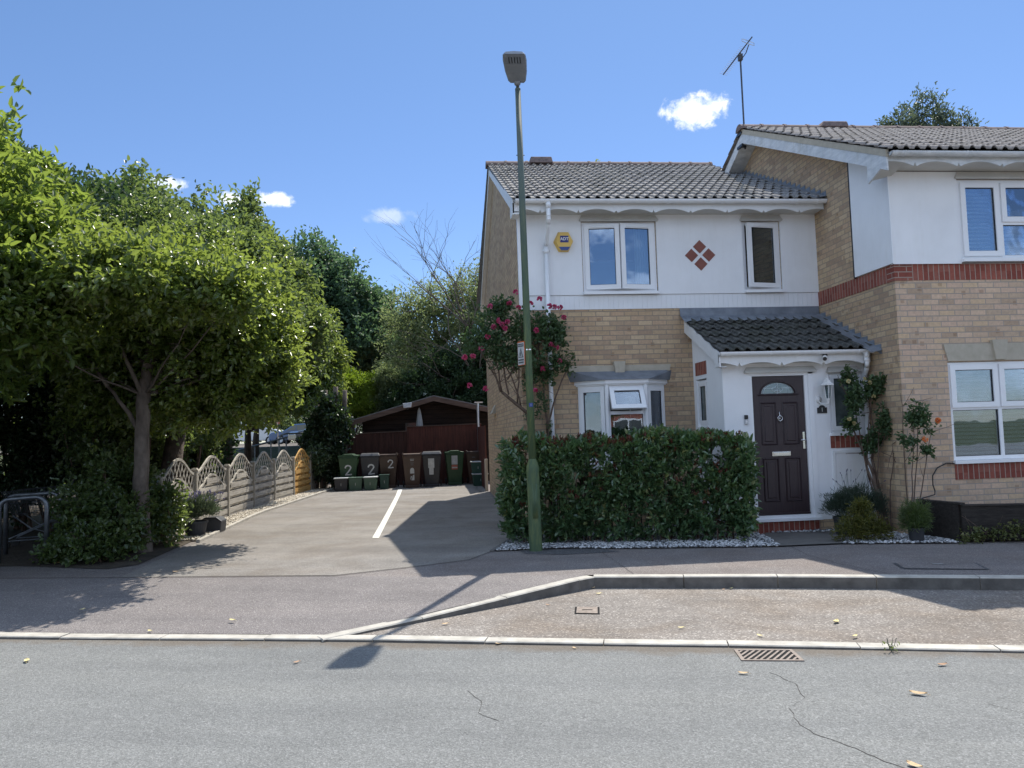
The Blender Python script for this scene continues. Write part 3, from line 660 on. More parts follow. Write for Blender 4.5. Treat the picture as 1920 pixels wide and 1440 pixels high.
# barge boards and soffits (left verge)
def barge(x, th, y0, y1, f, dz0, dz1, name, mat, parent, skew=0):
    mb = MB(); P = [(x+skew*(y0-11.65), y0, f(y0)+dz0), (x+skew*(y1-11.65), y1, f(y1)+dz0), (x+skew*(y1-11.65), y1, f(y1)+dz1), (x+skew*(y0-11.65), y0, f(y0)+dz1)]
    mb.prism(P, (th, 0, 0)); return mb.build(name, mat, parent)
barge(1.262, .022, 11.30, YR1, roofz, .005, -.20, 'bargeboard', M['board'], H1, SK)
barge(1.262, .022, YR1, 20.74, roofz, .005, -.20, 'bargeboard', M['board'], H1, SK)
barge(1.285, .09, 11.30, YR1, roofz, -.175, -.19, 'verge_soffit', M['board'], H1, SK)
barge(1.285, .09, YR1, 20.74, roofz, -.175, -.19, 'verge_soffit', M['board'], H1, SK)
# eaves box end, scalloped fascia, soffit, gutter
mb = MB(); mb.prism([(1.255, 11.30, 4.96), (1.255, 11.30, 4.79), (1.255, 11.58, 4.79), (1.255, 11.65, 4.84), (1.255, 11.65, 5.0)], (.10, 0, 0)); mb.build('eaves_box', M['board'], H1)
scallop(1.27, 6.17, 11.305, 4.975, 4.80, [2.262-.585*1, 2.262], .072, 'fascia', M['board'], H1)
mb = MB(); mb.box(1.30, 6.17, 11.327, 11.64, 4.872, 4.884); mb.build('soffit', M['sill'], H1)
gutter(1.285, 6.175, 11.235, 4.992, H1, brackets=(1.31, 1.68, 1.90, 2.72, 3.65, 4.50, 5.62, 5.66, 5.70, 6.03))
t = MB(); t.tube([(1.79, 11.235, 4.95), (1.79, 11.235, 4.86)], [.045, .034], 12); t.tube([(1.79, 11.24, 4.87), (1.79, 11.24, 4.70), (1.79, 11.27, 4.63)], .034, 12); t.tube([(1.79, 11.26, 4.66), (1.79, 11.30, 4.60), (1.79, 11.52, 4.43), (1.79, 11.565, 4.37)], .032, 12); t.tube([(1.79, 11.57, 4.42), (1.79, 11.57, .02)], .034, 12)
for z_ in (4.68, 4.74): t.tube([(1.79, 11.24, z_), (1.79, 11.24, z_+.014)], .039, 12)
for z_ in (4.28, 2.9, 1.2): t.box(1.735, 1.845, 11.56, 11.60, z_, z_+.02); t.tube([(1.79, 11.57, z_-.03), (1.79, 11.57, z_+.04)], .038, 12)
t.build('downpipe', M['pvc'], H1, smooth=True)
# drip hoods over the upper windows
def hood(x0, x1, z0, parent, yw=11.62, d=.048, hh=.085):
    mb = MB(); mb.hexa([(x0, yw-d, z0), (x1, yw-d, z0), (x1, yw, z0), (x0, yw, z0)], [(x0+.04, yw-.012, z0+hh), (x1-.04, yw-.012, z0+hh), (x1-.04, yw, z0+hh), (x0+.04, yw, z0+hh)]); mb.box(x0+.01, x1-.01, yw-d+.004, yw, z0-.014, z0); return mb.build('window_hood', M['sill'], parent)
hood(2.325, 3.585, 4.775, H1); hood(4.92, 5.62, 4.775, H1)
# upper windows
w1 = window(H1, TR(2.37, 11.655, 3.655), 1.17, 1.105, [(.05, .57, .05, 1.055, {'open': ('L', 7)}), (.60, 1.12, .05, 1.055, {'open': ('R', 8)})], M['glass'], vent=True, sill=.09)
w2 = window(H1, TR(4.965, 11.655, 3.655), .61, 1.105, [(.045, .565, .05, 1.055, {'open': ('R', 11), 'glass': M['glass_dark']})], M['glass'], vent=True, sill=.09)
def curtain(x0, x1, y, z0, z1, mat, parent, n=26, amp=.022, name='curtain'):
    mb = MB(); xs = [x0+(x1-x0)*i/n for i in range(n+1)]
    for i in range(n):
        a = math.sin(i*2.1)*amp; b = math.sin((i+1)*2.1)*amp; mb.quad((xs[i], y+a, z0), (xs[i+1], y+b, z0), (xs[i+1], y+b, z1), (xs[i], y+a, z1))
    return mb.build(name, mat, parent, smooth=True)
curtain(3.24, 3.52, 11.80, 3.66, 4.75, M['curtain'], w1, 20); curtain(2.38, 2.47, 11.80, 3.66, 4.75, M['curtain'], w1, 8)
# diamonds of terracotta tiles
mb = MB()
for cx, cz in ((4.245, 4.355), (4.108, 4.217), (4.388, 4.222), (4.255, 4.08)): mb.prism([(cx-.107, 11.611, cz), (cx, 11.611, cz-.107), (cx+.107, 11.611, cz), (cx, 11.611, cz+.107)], (0, .012, 0))
mb.build('diamond_tiles', M['tilediam'], H1, bevel=.002)
# stone lintel, keystone over the bay
mb = MB(); mb.prism([(2.06, 11.60, 2.505), (3.69, 11.60, 2.505), (3.67, 11.60, 2.405), (2.09, 11.60, 2.405)], (0, .06, 0)); mb.build('lintel', M['stone'], H1)
mb = MB(); mb.prism([(2.775, 11.535, 2.56), (2.955, 11.535, 2.56), (2.93, 11.535, 2.33), (2.80, 11.535, 2.33)], (0, .12, 0)); mb.prism([(2.845, 11.530, 2.55), (2.850, 11.530, 2.55), (2.850, 11.530, 2.34), (2.845, 11.530, 2.34)], (0, .01, 0)); mb.build('keystone', M['stone'], H1)
# bay window: canopy, cornice, three lights
BP = [(2.22, 11.65), (2.60, 11.36), (3.20, 11.36), (3.58, 11.65)]
def bayslab(mb, pts, z0, z1, out=0.0, pts2=None):
    o = lambda P: [(P[0][0]-out, P[0][1]), (P[1][0]-out*.5, P[1][1]-out), (P[2][0]+out*.5, P[2][1]-out), (P[3][0]+out, P[3][1])]
    a = o(pts); b = o(pts2) if pts2 else a
    mb.add([(p[0], p[1], z0) for p in a]+[(p[0], p[1], z1) for p in b], [(3, 2, 1, 0), (4, 5, 6, 7), (0, 1, 5, 4), (1, 2, 6, 5), (2, 3, 7, 6), (3, 0, 4, 7)])
mb = MB(); bayslab(mb, [(2.12, 11.65), (2.56, 11.30), (3.24, 11.30), (3.66, 11.65)], 2.262, 2.41, 0.02, [(2.07, 11.65), (2.16, 11.60), (3.58, 11.60), (3.69, 11.65)]); mb.build('bay_canopy', M['lead'], H1)
mb = MB(); bayslab(mb, BP, 2.205, 2.262, .055); bayslab(mb, BP, 2.185, 2.205, .03); mb.build('bay_cornice', M['pvc'], H1)
mb = MB(); bayslab(mb, BP, .92, 1.0, .05); mb.build('bay_sill', M['pvc'], H1)
def seg(a, b, z):
    d = Vector((b[0]-a[0], b[1]-a[1], 0)); ang = math.atan2(d.y, d.x); return Matrix.Translation((a[0], a[1], z)) @ Matrix.Rotation(ang, 4, 'Z'), d.length
T1, L1 = seg(BP[0], BP[1], 1.0); T2, L2 = seg(BP[1], BP[2], 1.0); T3, L3 = seg(BP[2], BP[3], 1.0)
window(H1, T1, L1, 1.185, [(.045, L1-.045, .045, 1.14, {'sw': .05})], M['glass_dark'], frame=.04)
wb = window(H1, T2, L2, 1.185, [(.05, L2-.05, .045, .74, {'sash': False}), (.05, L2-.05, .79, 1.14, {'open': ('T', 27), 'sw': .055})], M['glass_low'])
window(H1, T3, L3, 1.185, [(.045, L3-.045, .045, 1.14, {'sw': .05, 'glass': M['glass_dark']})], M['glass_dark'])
mb = MB(); mb.tube([(2.60, 11.35, 1.0), (2.60, 11.35, 2.185)], .032, 10); mb.tube([(3.20, 11.35, 1.0), (3.20, 11.35, 2.185)], .032, 10); mb.build('bay_post', M['pvc'], H1)
curtain(3.22, 3.60, 11.76, 1.0, 2.2, M['curtain_grey'], wb, 26, .02)
# glowing white things on the inner sill: a globe lamp shade and a clothes airer
t = MB(); t.lathe((3.02, 11.62, 1.92), [(.01, -.10), (.075, -.07), (.10, 0), (.075, .07), (.01, .10)], 20); t.tube([(3.02, 11.62, 1.02), (3.02, 11.62, 1.84)], .008, 8); t.lathe((3.02, 11.62, 1.0), [(.08, 0), (.07, .02)], 16)
tag(t.build('table_lamp', M['white'], smooth=True, loc=(3.02, 11.62, 1.0)), 'white globe lamp standing on the sill inside the bay window', 'lamp')
# ---- porch
PY = 10.45
mb = MB(); mb.plate(4.062, 6.17, .16, 2.39, PY, PY+.2, [(4.42, 5.385, .16, 2.25), (5.62, 6.07, 1.375, 2.235)])
mb.plate(4.064, 6.17, -.3, .158, PY+.02, PY+.19)
mb.build('porch_wall', M['render'], H1)
mb = MB(); sw = (11.08, 11.53)
for (y0, y1, z0, z1) in ((PY+.008, sw[0], .16, 2.9), (sw[1], 11.65, .16, 3.2), (sw[0], sw[1], .16, 1.52), (sw[0], sw[1], 2.24, 3.0)):
    f = lambda y: 2.50+.466*(y-10.2)-.02
    mb.prism([(4.06, y0, z0), (4.06, y1, z0), (4.06, y1, min(z1, 9) if z1 < 2.5 else f(y1)), (4.06, y0, z1 if z1 < 2.5 else f(y0))], (.2, 0, 0))
mb.build('porch_side_wall', M['render'], H1)
MB().box(4.055, 4.10, 11.06, 11.54, 2.30, 2.50).build('brick_panel', M['soldier'], H1)
TS = Matrix.Translation((4.09, sw[1], 1.52)) @ Matrix.Rotation(-math.pi/2, 4, 'Z')
window(H1, TS, .45, .70, [(.06, .39, .05, .65, {'sw': .04})], M['frost'], sill=.05)
mb = MB(); mb.box(4.056, 6.165, PY-.002, PY+.1, -.3, .158); mb.build('plinth', M['brick'], H1)
MB().box(4.43, 5.38, PY-.012, PY+.05, -.05, .160).build('threshold_brick', M['soldier'], H1)
MB().box(5.605, 6.085, PY-.010, PY+.05, 1.155, 1.335).build('brick_panel', M['soldier'], H1)
window(H1, TR(5.62, PY+.025, 1.375), .45, .86, [(.04, .41, .045, .815, {'sw': .045, 'glass': M['frost']})], M['frost'], sill=.07, vent=True)
hood(5.585, 6.10, 2.245, H1, yw=PY, d=.06, hh=.07); hood(4.37, 5.44, 2.262, H1, yw=PY, d=.06, hh=.07)
# meter cupboard
mb = MB(); mb.plate(5.62, 6.11, .42, 1.12, PY-.018, PY+.01, [(5.655, 6.075, .455, 1.085)]); mb.build('meter_frame', M['board'], H1)
MB().box(5.662, 6.068, PY-.010, PY+.01, .462, 1.078).build('meter_door', M['board'], H1)
# door
dr = MB(); dr.plate(4.42, 5.385, .175, 2.25, PY+.005, PY+.09, [(4.49, 5.262, .245, 2.205)]); dr.box(5.315, 5.385, PY-.012, PY+.005, .2, 2.25); dr.box(4.42, 5.385, PY-.012, PY+.005, 2.225, 2.25)
dr.build('door_frame', M['pvc'], H1)
MB().box(4.40, 5.40, PY-.07, PY+.03, .165, .20).build('threshold', M['pvc'], H1)
door = MB()
# leaf with a half moon opening
cx, cz0, rx, rz = 4.878, 1.955, .245, .155
xs = [4.493+i*(5.259-4.493)/48 for i in range(49)]; yf = PY+.03
def zarc(x): d = abs(x-cx)/rx; return cz0+rz*math.sqrt(1-d*d) if d < 1 else None
for a, b in zip(xs, xs[1:]):
    door.quad((a, yf, .248), (b, yf, .248), (b, yf, cz0), (a, yf, cz0))
    za, zb_ = (zarc(a) or cz0), (zarc(b) or cz0)
    door.quad((a, yf, za), (b, yf, zb_), (b, yf, 2.202), (a, yf, 2.202))
    if zarc(a) or zarc(b): door.quad((a, yf, za), (a, yf+.03, za), (b, yf+.03, zb_), (b, yf, zb_))
# raised mouldings
def raised(mb, x0, x1, z0, z1, y):
    for k, (i0, d0, i1, d1) in enumerate(((0, 0, .012, -.012), (.012, -.012, .028, .010), (.028, .010, .042, .010), (.042, .010, .06, -.006))):
        A = [(x0+i0, y+d0, z0+i0), (x1-i0, y+d0, z0+i0), (x1-i0, y+d0, z1-i0), (x0+i0, y+d0, z1-i0)]; B = [(x0+i1, y+d1, z0+i1), (x1-i1, y+d1, z0+i1), (x1-i1, y+d1, z1-i1), (x0+i1, y+d1, z1-i1)]
        for j in range(4): mb.quad(A[j], A[(j+1)%4], B[(j+1)%4], B[j])
    mb.quad((x0+.06, y-.006, z0+.06), (x1-.06, y-.006, z0+.06), (x1-.06, y-.006, z1-.06), (x0+.06, y-.006, z1-.06))
for (x0, x1) in ((4.60, 4.835), (4.925, 5.16)):
    raised(door, x0, x1, 1.225, 1.83, yf-.003); raised(door, x0, x1, .43, 1.045, yf-.003)
arcp = [(cx+(rx+.014)*math.cos(math.pi*k/24), yf-.006, cz0+(rz+.014)*math.sin(math.pi*k/24)) for k in range(25)]
door.tube(arcp, .012, 6); door.tube([(cx-rx-.05, yf-.004, cz0-.018), (cx+rx+.05, yf-.004, cz0-.018)], .014, 6)
door.box(4.5, 5.255, yf-.03, yf, .25, .275)
do = door.build('front_door', M['door'], H1)
mb = MB(); mb.add([(cx-rx*math.cos(math.pi*k/24), yf+.02, cz0+rz*math.sin(math.pi*k/24)) for k in range(25)], [tuple(range(25))]); mb.build('door_glass', M['glass_low'], do)
mb = MB()
def came(pts, r_=.0028): mb.tube([(p[0], yf+.014, p[1]) for p in pts], r_, 5)
came([(cx-rx*math.cos(math.pi*k/24)*.86, cz0+.006+rz*math.sin(math.pi*k/24)*.86) for k in range(25)]); came([(cx-rx*.97*math.cos(math.pi*k/24), cz0+.003+rz*.97*math.sin(math.pi*k/24)) for k in range(25)])
came([(cx, cz0), (cx, cz0+rz)]); came([(cx-.215, cz0+.075), (cx-.06, cz0+.075)]); came([(cx+.06, cz0+.075), (cx+.215, cz0+.075)])
came([(cx-.035, cz0+.09), (cx, cz0+.13), (cx+.035, cz0+.09), (cx, cz0+.05), (cx-.035, cz0+.09)]); came([(cx, cz0+.05), (cx-.05, cz0+.03), (cx, cz0), (cx+.05, cz0+.03), (cx, cz0+.05)])
for sx in (-1, 1): came([(cx+sx*(.05+.03*math.cos(t_*math.pi/6)), cz0+.062+.028*math.sin(t_*math.pi/6)) for t_ in range(13)])
mb.build('leading', M['leadcame'], do)
mb = MB(); mb.box(4.742, 5.015, yf-.014, yf, 1.068, 1.132); mb.box(4.762, 4.995, yf-.022, yf-.010, 1.078, 1.122); mb.build('letter_plate', M['chrome'], do, bevel=.003)
mb = MB(); kx, kz = 4.878, 1.60; mb.tube([(kx+.034*math.cos(t_*math.pi/10), yf-.028, kz+.034*math.sin(t_*math.pi/10)) for t_ in range(21)], .0055, 8); mb.tube([(kx, yf, kz+.052), (kx, yf-.03, kz+.040)], .010, 10); mb.tube([(kx, yf-.012, kz+.04), (kx, yf-.010, kz+.10)], [.009, .004], 8); mb.tube([(kx, yf-.03, kz-.03), (kx, yf-.012, kz-.06)], [.007, .004], 8); mb.lathe((kx, yf-.012, kz-.01), [(.016, 0), (.016, .02)], 10); mb.build('knocker', M['chrome'], do, smooth=True)
mb = MB(); mb.box(5.205, 5.238, yf-.010, yf, 1.16, 1.40); mb.tube([(5.221, yf-.008, 1.285), (5.221, yf-.052, 1.285)], .011, 10); mb.tube([(5.225, yf-.052, 1.285), (5.205, yf-.056, 1.288), (5.155, yf-.050, 1.285)], [.012, .011, .008], 10); mb.build('handle', M['chrome'], do, bevel=.004)
# porch roof
YP, ZP = 10.20, 2.545
roof_tiles(3.935, 6.18, YP, ZP, 11.63, 'porch_roof', M['tile_dark'], H1, gauge=.32, per=.150, rollh=.036, rollw=.09, lift=.026)
mb = MB(); zf = lambda y: ZP-.03+.466*(y-YP)
mb.prism([(3.96, YP+.03, zf(YP+.03)-.005), (3.96, 11.65, zf(11.65)-.005), (3.96, 11.65, zf(11.65)-.03), (3.96, YP+.03, zf(YP+.03)-.03)], (2.22, 0, 0)); mb.build('porch_underlay', M['felt'], H1)
n_ = 22; mb = MB(); top = []; bot = []
for k in range(n_+1):
    y = 10.235+(11.65-10.235)*k/n_; top.append((3.945, y, zf(y)-.012+.012*math.sin(k*2*math.pi/n_*4.4))); bot.append((3.945, y, zf(y)-.19 if y > 10.42 else 2.335))
for k in range(n_): mb.hexa([bot[k], bot[k+1], (bot[k+1][0]+.02, *bot[k+1][1:]), (bot[k][0]+.02, *bot[k][1:])], [top[k], top[k+1], (top[k+1][0]+.02, *top[k+1][1:]), (top[k][0]+.02, *top[k][1:])])
mb.box(3.945, 4.06, 10.26, 10.44, 2.33, 2.34); mb.build('porch_bargeboard', M['board'], H1)
scallop(3.945, 6.16, 10.255, 2.52, 2.325, [4.24, 4.853], .062, 'porch_fascia', M['board'], H1)
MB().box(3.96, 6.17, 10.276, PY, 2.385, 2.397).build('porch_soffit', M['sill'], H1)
gutter(3.935, 6.235, 10.20, 2.528, H1, 'porch_gutter', brackets=(3.985, 4.03, 4.66, 5.37, 5.96, 6.16), r=.05)
t = MB(); t.tube([(6.075, 10.20, 2.50), (6.075, 10.20, 2.40)], [.044, .032], 12); t.tube([(6.075, 10.20, 2.42), (6.075, 10.20, 2.33), (6.085, 10.23, 2.285)], .033, 12); t.tube([(6.08, 10.215, 2.31), (6.10, 10.27, 2.25), (6.125, 10.36, 2.19), (6.13, 10.37, 2.14)], .032, 12); t.tube([(6.13, 10.375, 2.17), (6.13, 10.375, .32), (6.13, 10.30, .12), (6.10, 10.18, .04)], .033, 12)
for z_ in (2.36, 2.42, 2.10, 1.62, 1.0): t.tube([(6.13 if z_ < 2.2 else 6.075, 10.375 if z_ < 2.2 else 10.2, z_), (6.13 if z_ < 2.2 else 6.075, 10.375 if z_ < 2.2 else 10.2, z_+.05)], .037, 12)
t.build('porch_downpipe', M['pvc'], H1, smooth=True)
# lead flashing along the top of the porch roof
mb = MB(); xs = [3.88+i*.0375 for i in range(62)]
for i in range(len(xs)-1):
    a, b = xs[i], xs[i+1]; wv = lambda x: -.010*math.cos((x-3.935)/.150*2*math.pi+.9)-.0
    za, zb_ = zf(11.44)+.055+wv(a), zf(11.44)+.055+wv(b)
    mb.quad((a, 11.43, za), (b, 11.43, zb_), (b, 11.62, zf(11.62)+.085), (a, 11.62, zf(11.62)+.085))
    mb.quad((a, 11.62, zf(11.62)+.085), (b, 11.62, zf(11.62)+.085), (b, 11.632, 3.384), (a, 11.632, 3.384))
mb.build('porch_flashing', M['lead'], H1)
# ------------------------------------------------------------------ HOUSE 2 (neighbour, stands forward)
H2 = thing('house', 'buff brick neighbouring house with white upper render and slatted blinds', 'house', (6.18, 9.60, 0))
X2, Y2 = 6.18, 9.60; ZE2, YE2, YR2 = 4.995, 9.10, 13.60
ZR2 = ZE2+.466*(YR2-YE2)
def roofz2(y): return ZE2-.03+.466*((y-YE2) if y < YR2 else (2*YR2-y-YE2))
XE = 12.6
mb = MB()
mb.plate(X2+.002, XE-.001, -.3, 3.40, Y2, Y2+.25, [(6.85, 8.30, .95, 2.275)])
mb.plate(X2+.02, XE-.001, 3.40, 4.88, Y2+.014, Y2+.25, [(7.145, 8.90, 3.665, 4.755)])
mb.box(XE-.25, XE, Y2+.25, 18.1, -.3, 4.9)
mb.build('brick_wall', M['brick2'], H2)
mb = MB(); gable(mb, lambda y: X2, Y2+.008, 18.1, -.3, YR2, roofz2, .24)
mb.build('side_wall', M['brick'], H2)
# red soldier course band (front and side)
mb = MB(); mb.box(X2-.006, XE, Y2-.006, Y2+.1, 3.385, 3.608); mb.build('soldier_course', M['soldier'], H2)
MB().box(X2-.007, X2+.1, Y2-.002, 11.65, 3.386, 3.607).build('soldier_course', M['soldier'], H2)
MB().box(X2-.008, X2+.245, Y2-.010, Y2+.16, 3.384, 3.609).build('corner_brick', M['redbrick'], H2)
# render
mb = MB(); mb.plate(X2-.032, XE, 3.615, 4.86, Y2-.035, Y2+.01, [(7.13, 8.92, 3.60, 4.775)]); mb.build('render_panel', M['render'], H2)
mb = MB(); mb.prism([(X2-.034, Y2-.034, 3.615), (X2-.034, 10.50, 3.615), (X2-.034, 10.50, roofz2(10.5)-.10), (X2-.034, Y2-.034, roofz2(Y2)-.10)], (.034, 0, 0)); mb.build('render_panel', M['render'], H2)
MB().box(X2-.042, X2-.028, Y2-.046, Y2-.030, 3.61, 4.85).build('corner_bead', M['pvc'], H2)
MB().box(X2-.036, X2, 10.50, 10.53, 3.60, roofz2(10.5)-.09).build('panel_edge', M['gasket'], H2)
# interior
mb = MB(); mb.box(X2+.3, XE-.3, 12.2, 12.3, 0, 4.8); mb.box(X2+.3, XE-.3, Y2+.3, 12.2, 2.55, 2.65); mb.box(X2+.3, XE-.3, Y2+.3, 12.2, 4.80, 4.84); mb.build('inner_wall', M['room'], H2)
# roof
roof_tiles(5.86, XE, YE2, ZE2, YR2, 'roof', M['tile2'], H2)
roof_tiles(5.86, XE, 2*YR2-YE2, ZE2, YR2, 'roof', M['tile2'], H2, down=True)
mb = MB(); mb.prism([(5.90, YE2+.03, ZE2-.03), (5.90, YR2, ZR2-.035), (5.90, 2*YR2-YE2-.03, ZE2-.03), (5.90, 2*YR2-YE2-.03, ZE2-.05), (5.90, YR2, ZR2-.055), (5.90, YE2+.03, ZE2-.05)], (6.7, 0, 0)); mb.build('roof_underlay', M['felt'], H2)
mb = MB(); x = 5.83
while x < XE:
    n_ = 8
    for xa, xb, rr in ((x, x+.44, .115), (x+.40, x+.45, .127)): mb.prism([(xa, YR2+rr*1.25*math.cos(math.pi*j/n_), ZR2-.045+rr*math.sin(math.pi*j/n_)) for j in range(n_+1)], (xb-xa-.005, 0, 0))
    x += .45
mb.build('ridge', M['ridge'], H2)
mb = MB(); mb.hexa([(7.36, YR2-.2, ZR2-.02), (7.92, YR2-.2, ZR2-.02), (7.92, YR2+.2, ZR2-.02), (7.36, YR2+.2, ZR2-.02)], [(7.44, YR2-.14, ZR2+.115), (7.92, YR2-.14, ZR2+.115), (7.92, YR2+.14, ZR2+.115), (7.44, YR2+.14, ZR2+.115)]); mb.build('ridge_vent', M['ridge'], H2, bevel=.03)
# verge: stepped mortar strip under tiles, barge boards, soffit
barge(5.875, .04, YE2+.05, YR2, roofz2, .02, -.075, 'verge_mortar', M['stone'], H2)
barge(5.885, .024, 9.16, YR2, roofz2, -.07, -.255, 'bargeboard', M['pvc_old'], H2)
barge(5.885, .024, YR2, 18.0, roofz2, -.07, -.255, 'bargeboard', M['pvc_old'], H2)
barge(5.91, .24, 9.62, YR2, roofz2, -.235, -.250, 'verge_soffit', M['pvc_old'], H2)
barge(5.91, .27, YR2, 18.0, roofz2, -.235, -.250, 'verge_soffit', M['pvc_old'], H2)
mb = MB(); mb.prism([(5.884, 9.165, 4.93), (5.884, 9.165, 4.85), (5.884, 9.60, 4.70), (5.884, 9.60, 5.06)], (.025, 0, 0)); mb.build('eaves_box', M['pvc_old'], H2)
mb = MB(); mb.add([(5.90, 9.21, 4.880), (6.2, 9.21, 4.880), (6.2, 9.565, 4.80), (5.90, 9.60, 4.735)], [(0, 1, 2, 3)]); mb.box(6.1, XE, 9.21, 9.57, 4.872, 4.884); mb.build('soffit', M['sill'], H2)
scallop(5.90, XE, 9.19, 4.985, 4.795, [6.295, 6.905], .075, 'fascia', M['pvc_old'], H2)
gutter(5.915, XE, 9.12, 4.965, H2, brackets=(5.98, 6.10, 6.95, 7.0, 8.1), mat=M['pvc_old'])
# windows
hb = hood(7.10, 8.95, 4.775, H2, yw=9.565)
wu = window(H2, TR(7.145, Y2-.01, 3.665), 1.755, 1.09, [(.05, .585, .05, 1.04, {'blind': 1}), (.64, 1.20, .52, 1.04, {'blind': 1}), (.64, 1.20, .05, .47, {'sash': False, 'blind': 1}), (1.25, 1.705, .05, 1.04, {'blind': 1})], M['glass'], sill=.075)
wl = window(H2, TR(6.85, Y2+.02, .965), 1.45, 1.305, [(.045, .70, .71, 1.26, {'blind': 1}), (.75, 1.405, .71, 1.26, {'blind': 1}), (.045, .70, .05, .665, {'sash': False, 'blind': 1}), (.75, 1.405, .05, .665, {'sash': False, 'blind': 1})], M['glass_low'], sill=.07)
mb = MB(); mb.prism([(6.80, Y2-.02, 2.515), (8.35, Y2-.02, 2.515), (8.30, Y2-.02, 2.285), (6.855, Y2-.02, 2.285)], (0, .1, 0)); mb.build('lintel', M['stone'], H2)
mb = MB(); mb.prism([(7.475, Y2-.055, 2.56), (7.70, Y2-.055, 2.56), (7.66, Y2-.055, 2.295), (7.515, Y2-.055, 2.295)], (0, .1, 0)); mb.build('keystone', M['stone'], H2)
MB().box(6.855, 8.30, Y2-.008, Y2+.05, .712, .915).build('soldier_panel', M['soldier'], H2)
# stepped lead flashings where roofs meet the side wall
def steps(ylo, yhi, zl, mat=M['lead'], x=X2, n=None, hh=.16, step=.075):
    mb = MB(); s_ = .466; dy = step/s_; y = ylo
    while y < yhi:
        y2 = min(y+dy, yhi); zt = zl(y)+hh
        mb.prism([(x-.012, y, zl(y)+.02), (x-.012, y2, zl(y2)+.02), (x-.012, y2, zt+.0), (x-.012, y, zt)], (.016, 0, 0)); y = y2
    # apron on the tiles
    mb.prism([(x-.17, ylo-.03, zl(ylo-.03)+.055), (x-.17, yhi, zl(yhi)+.055), (x-.01, yhi, zl(yhi)+.085), (x-.01, ylo-.03, zl(ylo-.03)+.085)], (0, 0, .008))
    return mb
steps(10.0, 11.60, zf).build('stepped_flashing', M['lead'], H2)
steps(11.22, 15.0, roofz).build('stepped_flashing', M['lead'], H2)
# cable looping from under the window sill into the planter
t = MB(); t.tube([(6.86, 9.575, .925), (6.72, 9.575, .935), (6.58, 9.56, .88), (6.50, 9.55, .78), (6.49, 9.54, .66), (6.52, 9.55, .58), (6.50, 9.53, .535), (6.40, 9.50, .52), (6.28, 9.45, .505), (6.15, 9.40, .47)], .008, 6); t.build('cable', M['cable'], H2, smooth=True)

# ================================================================== THINGS FIXED ON THE HOUSES
t = thing('alarm_box', 'yellow hexagonal burglar alarm box with blue base on the white upper wall', 'alarm box', (2.065, 11.60, 4.44))
def hexpts(cx, cz, w, h, y): return [(cx-w, y, cz), (cx-w*.5, y, cz-h), (cx+w*.5, y, cz-h), (cx+w, y, cz), (cx+w*.5, y, cz+h), (cx-w*.5, y, cz+h)]
mb = MB(); A = hexpts(2.065, 4.44, .155, .155, 11.62); B = hexpts(2.072, 4.44, .135, .138, 11.545); mb.add(A+B, [(0, 1, 7, 6), (1, 2, 8, 7), (2, 3, 9, 8), (3, 4, 10, 9), (4, 5, 11, 10), (5, 0, 6, 11), (6, 7, 8, 9, 10, 11)]); mb.build('casing', M['yellow'], t, bevel=.004)
mb = MB(); mb.prism([(1.983, 11.538, 4.348), (2.018, 11.538, 4.298), (2.126, 11.538, 4.298), (2.161, 11.538, 4.348)], (0, .07, 0)); mb.build('beacon', M['blue'], t)
MB().box(2.008, 2.138, 11.540, 11.546, 4.418, 4.522).build('badge', M['navy'], t)
text_mesh('ADT', .064, 'lettering', M['white'], t, facing(2.073, 11.5385, 4.470), bold=.0015)
t = thing('wall_lantern', 'white traditional coach lantern on the wall right of the front door', 'lantern', (5.535, PY, 1.9))
lx, ly = 5.535, PY-.13
mb = MB(); mb.lathe((lx-.075, PY-.006, 1.845), [(.001, 0)], 6)
mb = MB(); mb.add([(lx-.075+.042*math.cos(k*math.pi/8), PY-.012, 1.85+.05*math.sin(k*math.pi/8)) for k in range(16)]+[(lx-.075+.042*math.cos(k*math.pi/8), PY, 1.85+.05*math.sin(k*math.pi/8)) for k in range(16)], [tuple(range(15, -1, -1))]+[(k, (k+1)%16, 16+(k+1)%16, 16+k) for k in range(16)])
mb.tube([(lx-.075, PY-.01, 1.82), (lx-.06, PY-.05, 1.785), (lx-.02, ly+.02, 1.775), (lx, ly, 1.80), (lx, ly, 1.85)], [.010, .009, .009, .011, .012], 8); mb.lathe((lx, ly, 1.775), [(.004, 0), (.014, .014), (.010, .03), (.016, .045), (.030, .075), (.028, .09)], 12); mb.build('bracket', M['white'], t, smooth=True)
mb = MB(); mb.lathe((lx, ly, 2.055), [(.100, -.012), (.098, 0), (.060, .030), (.052, .050), (.030, .070), (.022, .085), (.010, .095), (.013, .115), (.004, .125), (.004, .165)], 6); mb.build('roof', M['white'], t)
mb = MB()
for k in range(6):
    a = k*math.pi/3+.3; mb.tube([(lx+.036*math.cos(a), ly+.036*math.sin(a), 1.86), (lx+.064*math.cos(a), ly+.064*math.sin(a), 2.05)], .0055, 5)
mb.build('cage', M['white'], t)
mb = MB(); mb.lathe((lx, ly, 1.86), [(.034, 0), (.060, .185)], 6); mb.build('glass', M['glass_dark'], t)
t = thing('house_number', 'black arched plaque with number 1 below the wall lantern', 'number plaque', (5.50, PY, 1.69))
mb = MB(); mb.prism([(5.43, PY-.012, 1.655), (5.573, PY-.012, 1.655), (5.573, PY-.012, 1.735)]+[(5.5015+.045*math.cos(k*math.pi/8), PY-.012, 1.737+.032*math.sin(k*math.pi/8)) for k in range(9)]+[(5.43, PY-.012, 1.735)], (0, .011, 0)); mb.build('plate', M['black'], t)
text_mesh('1', .085, 'numeral', M['paper'], t, facing(5.50, PY-.0135, 1.703))
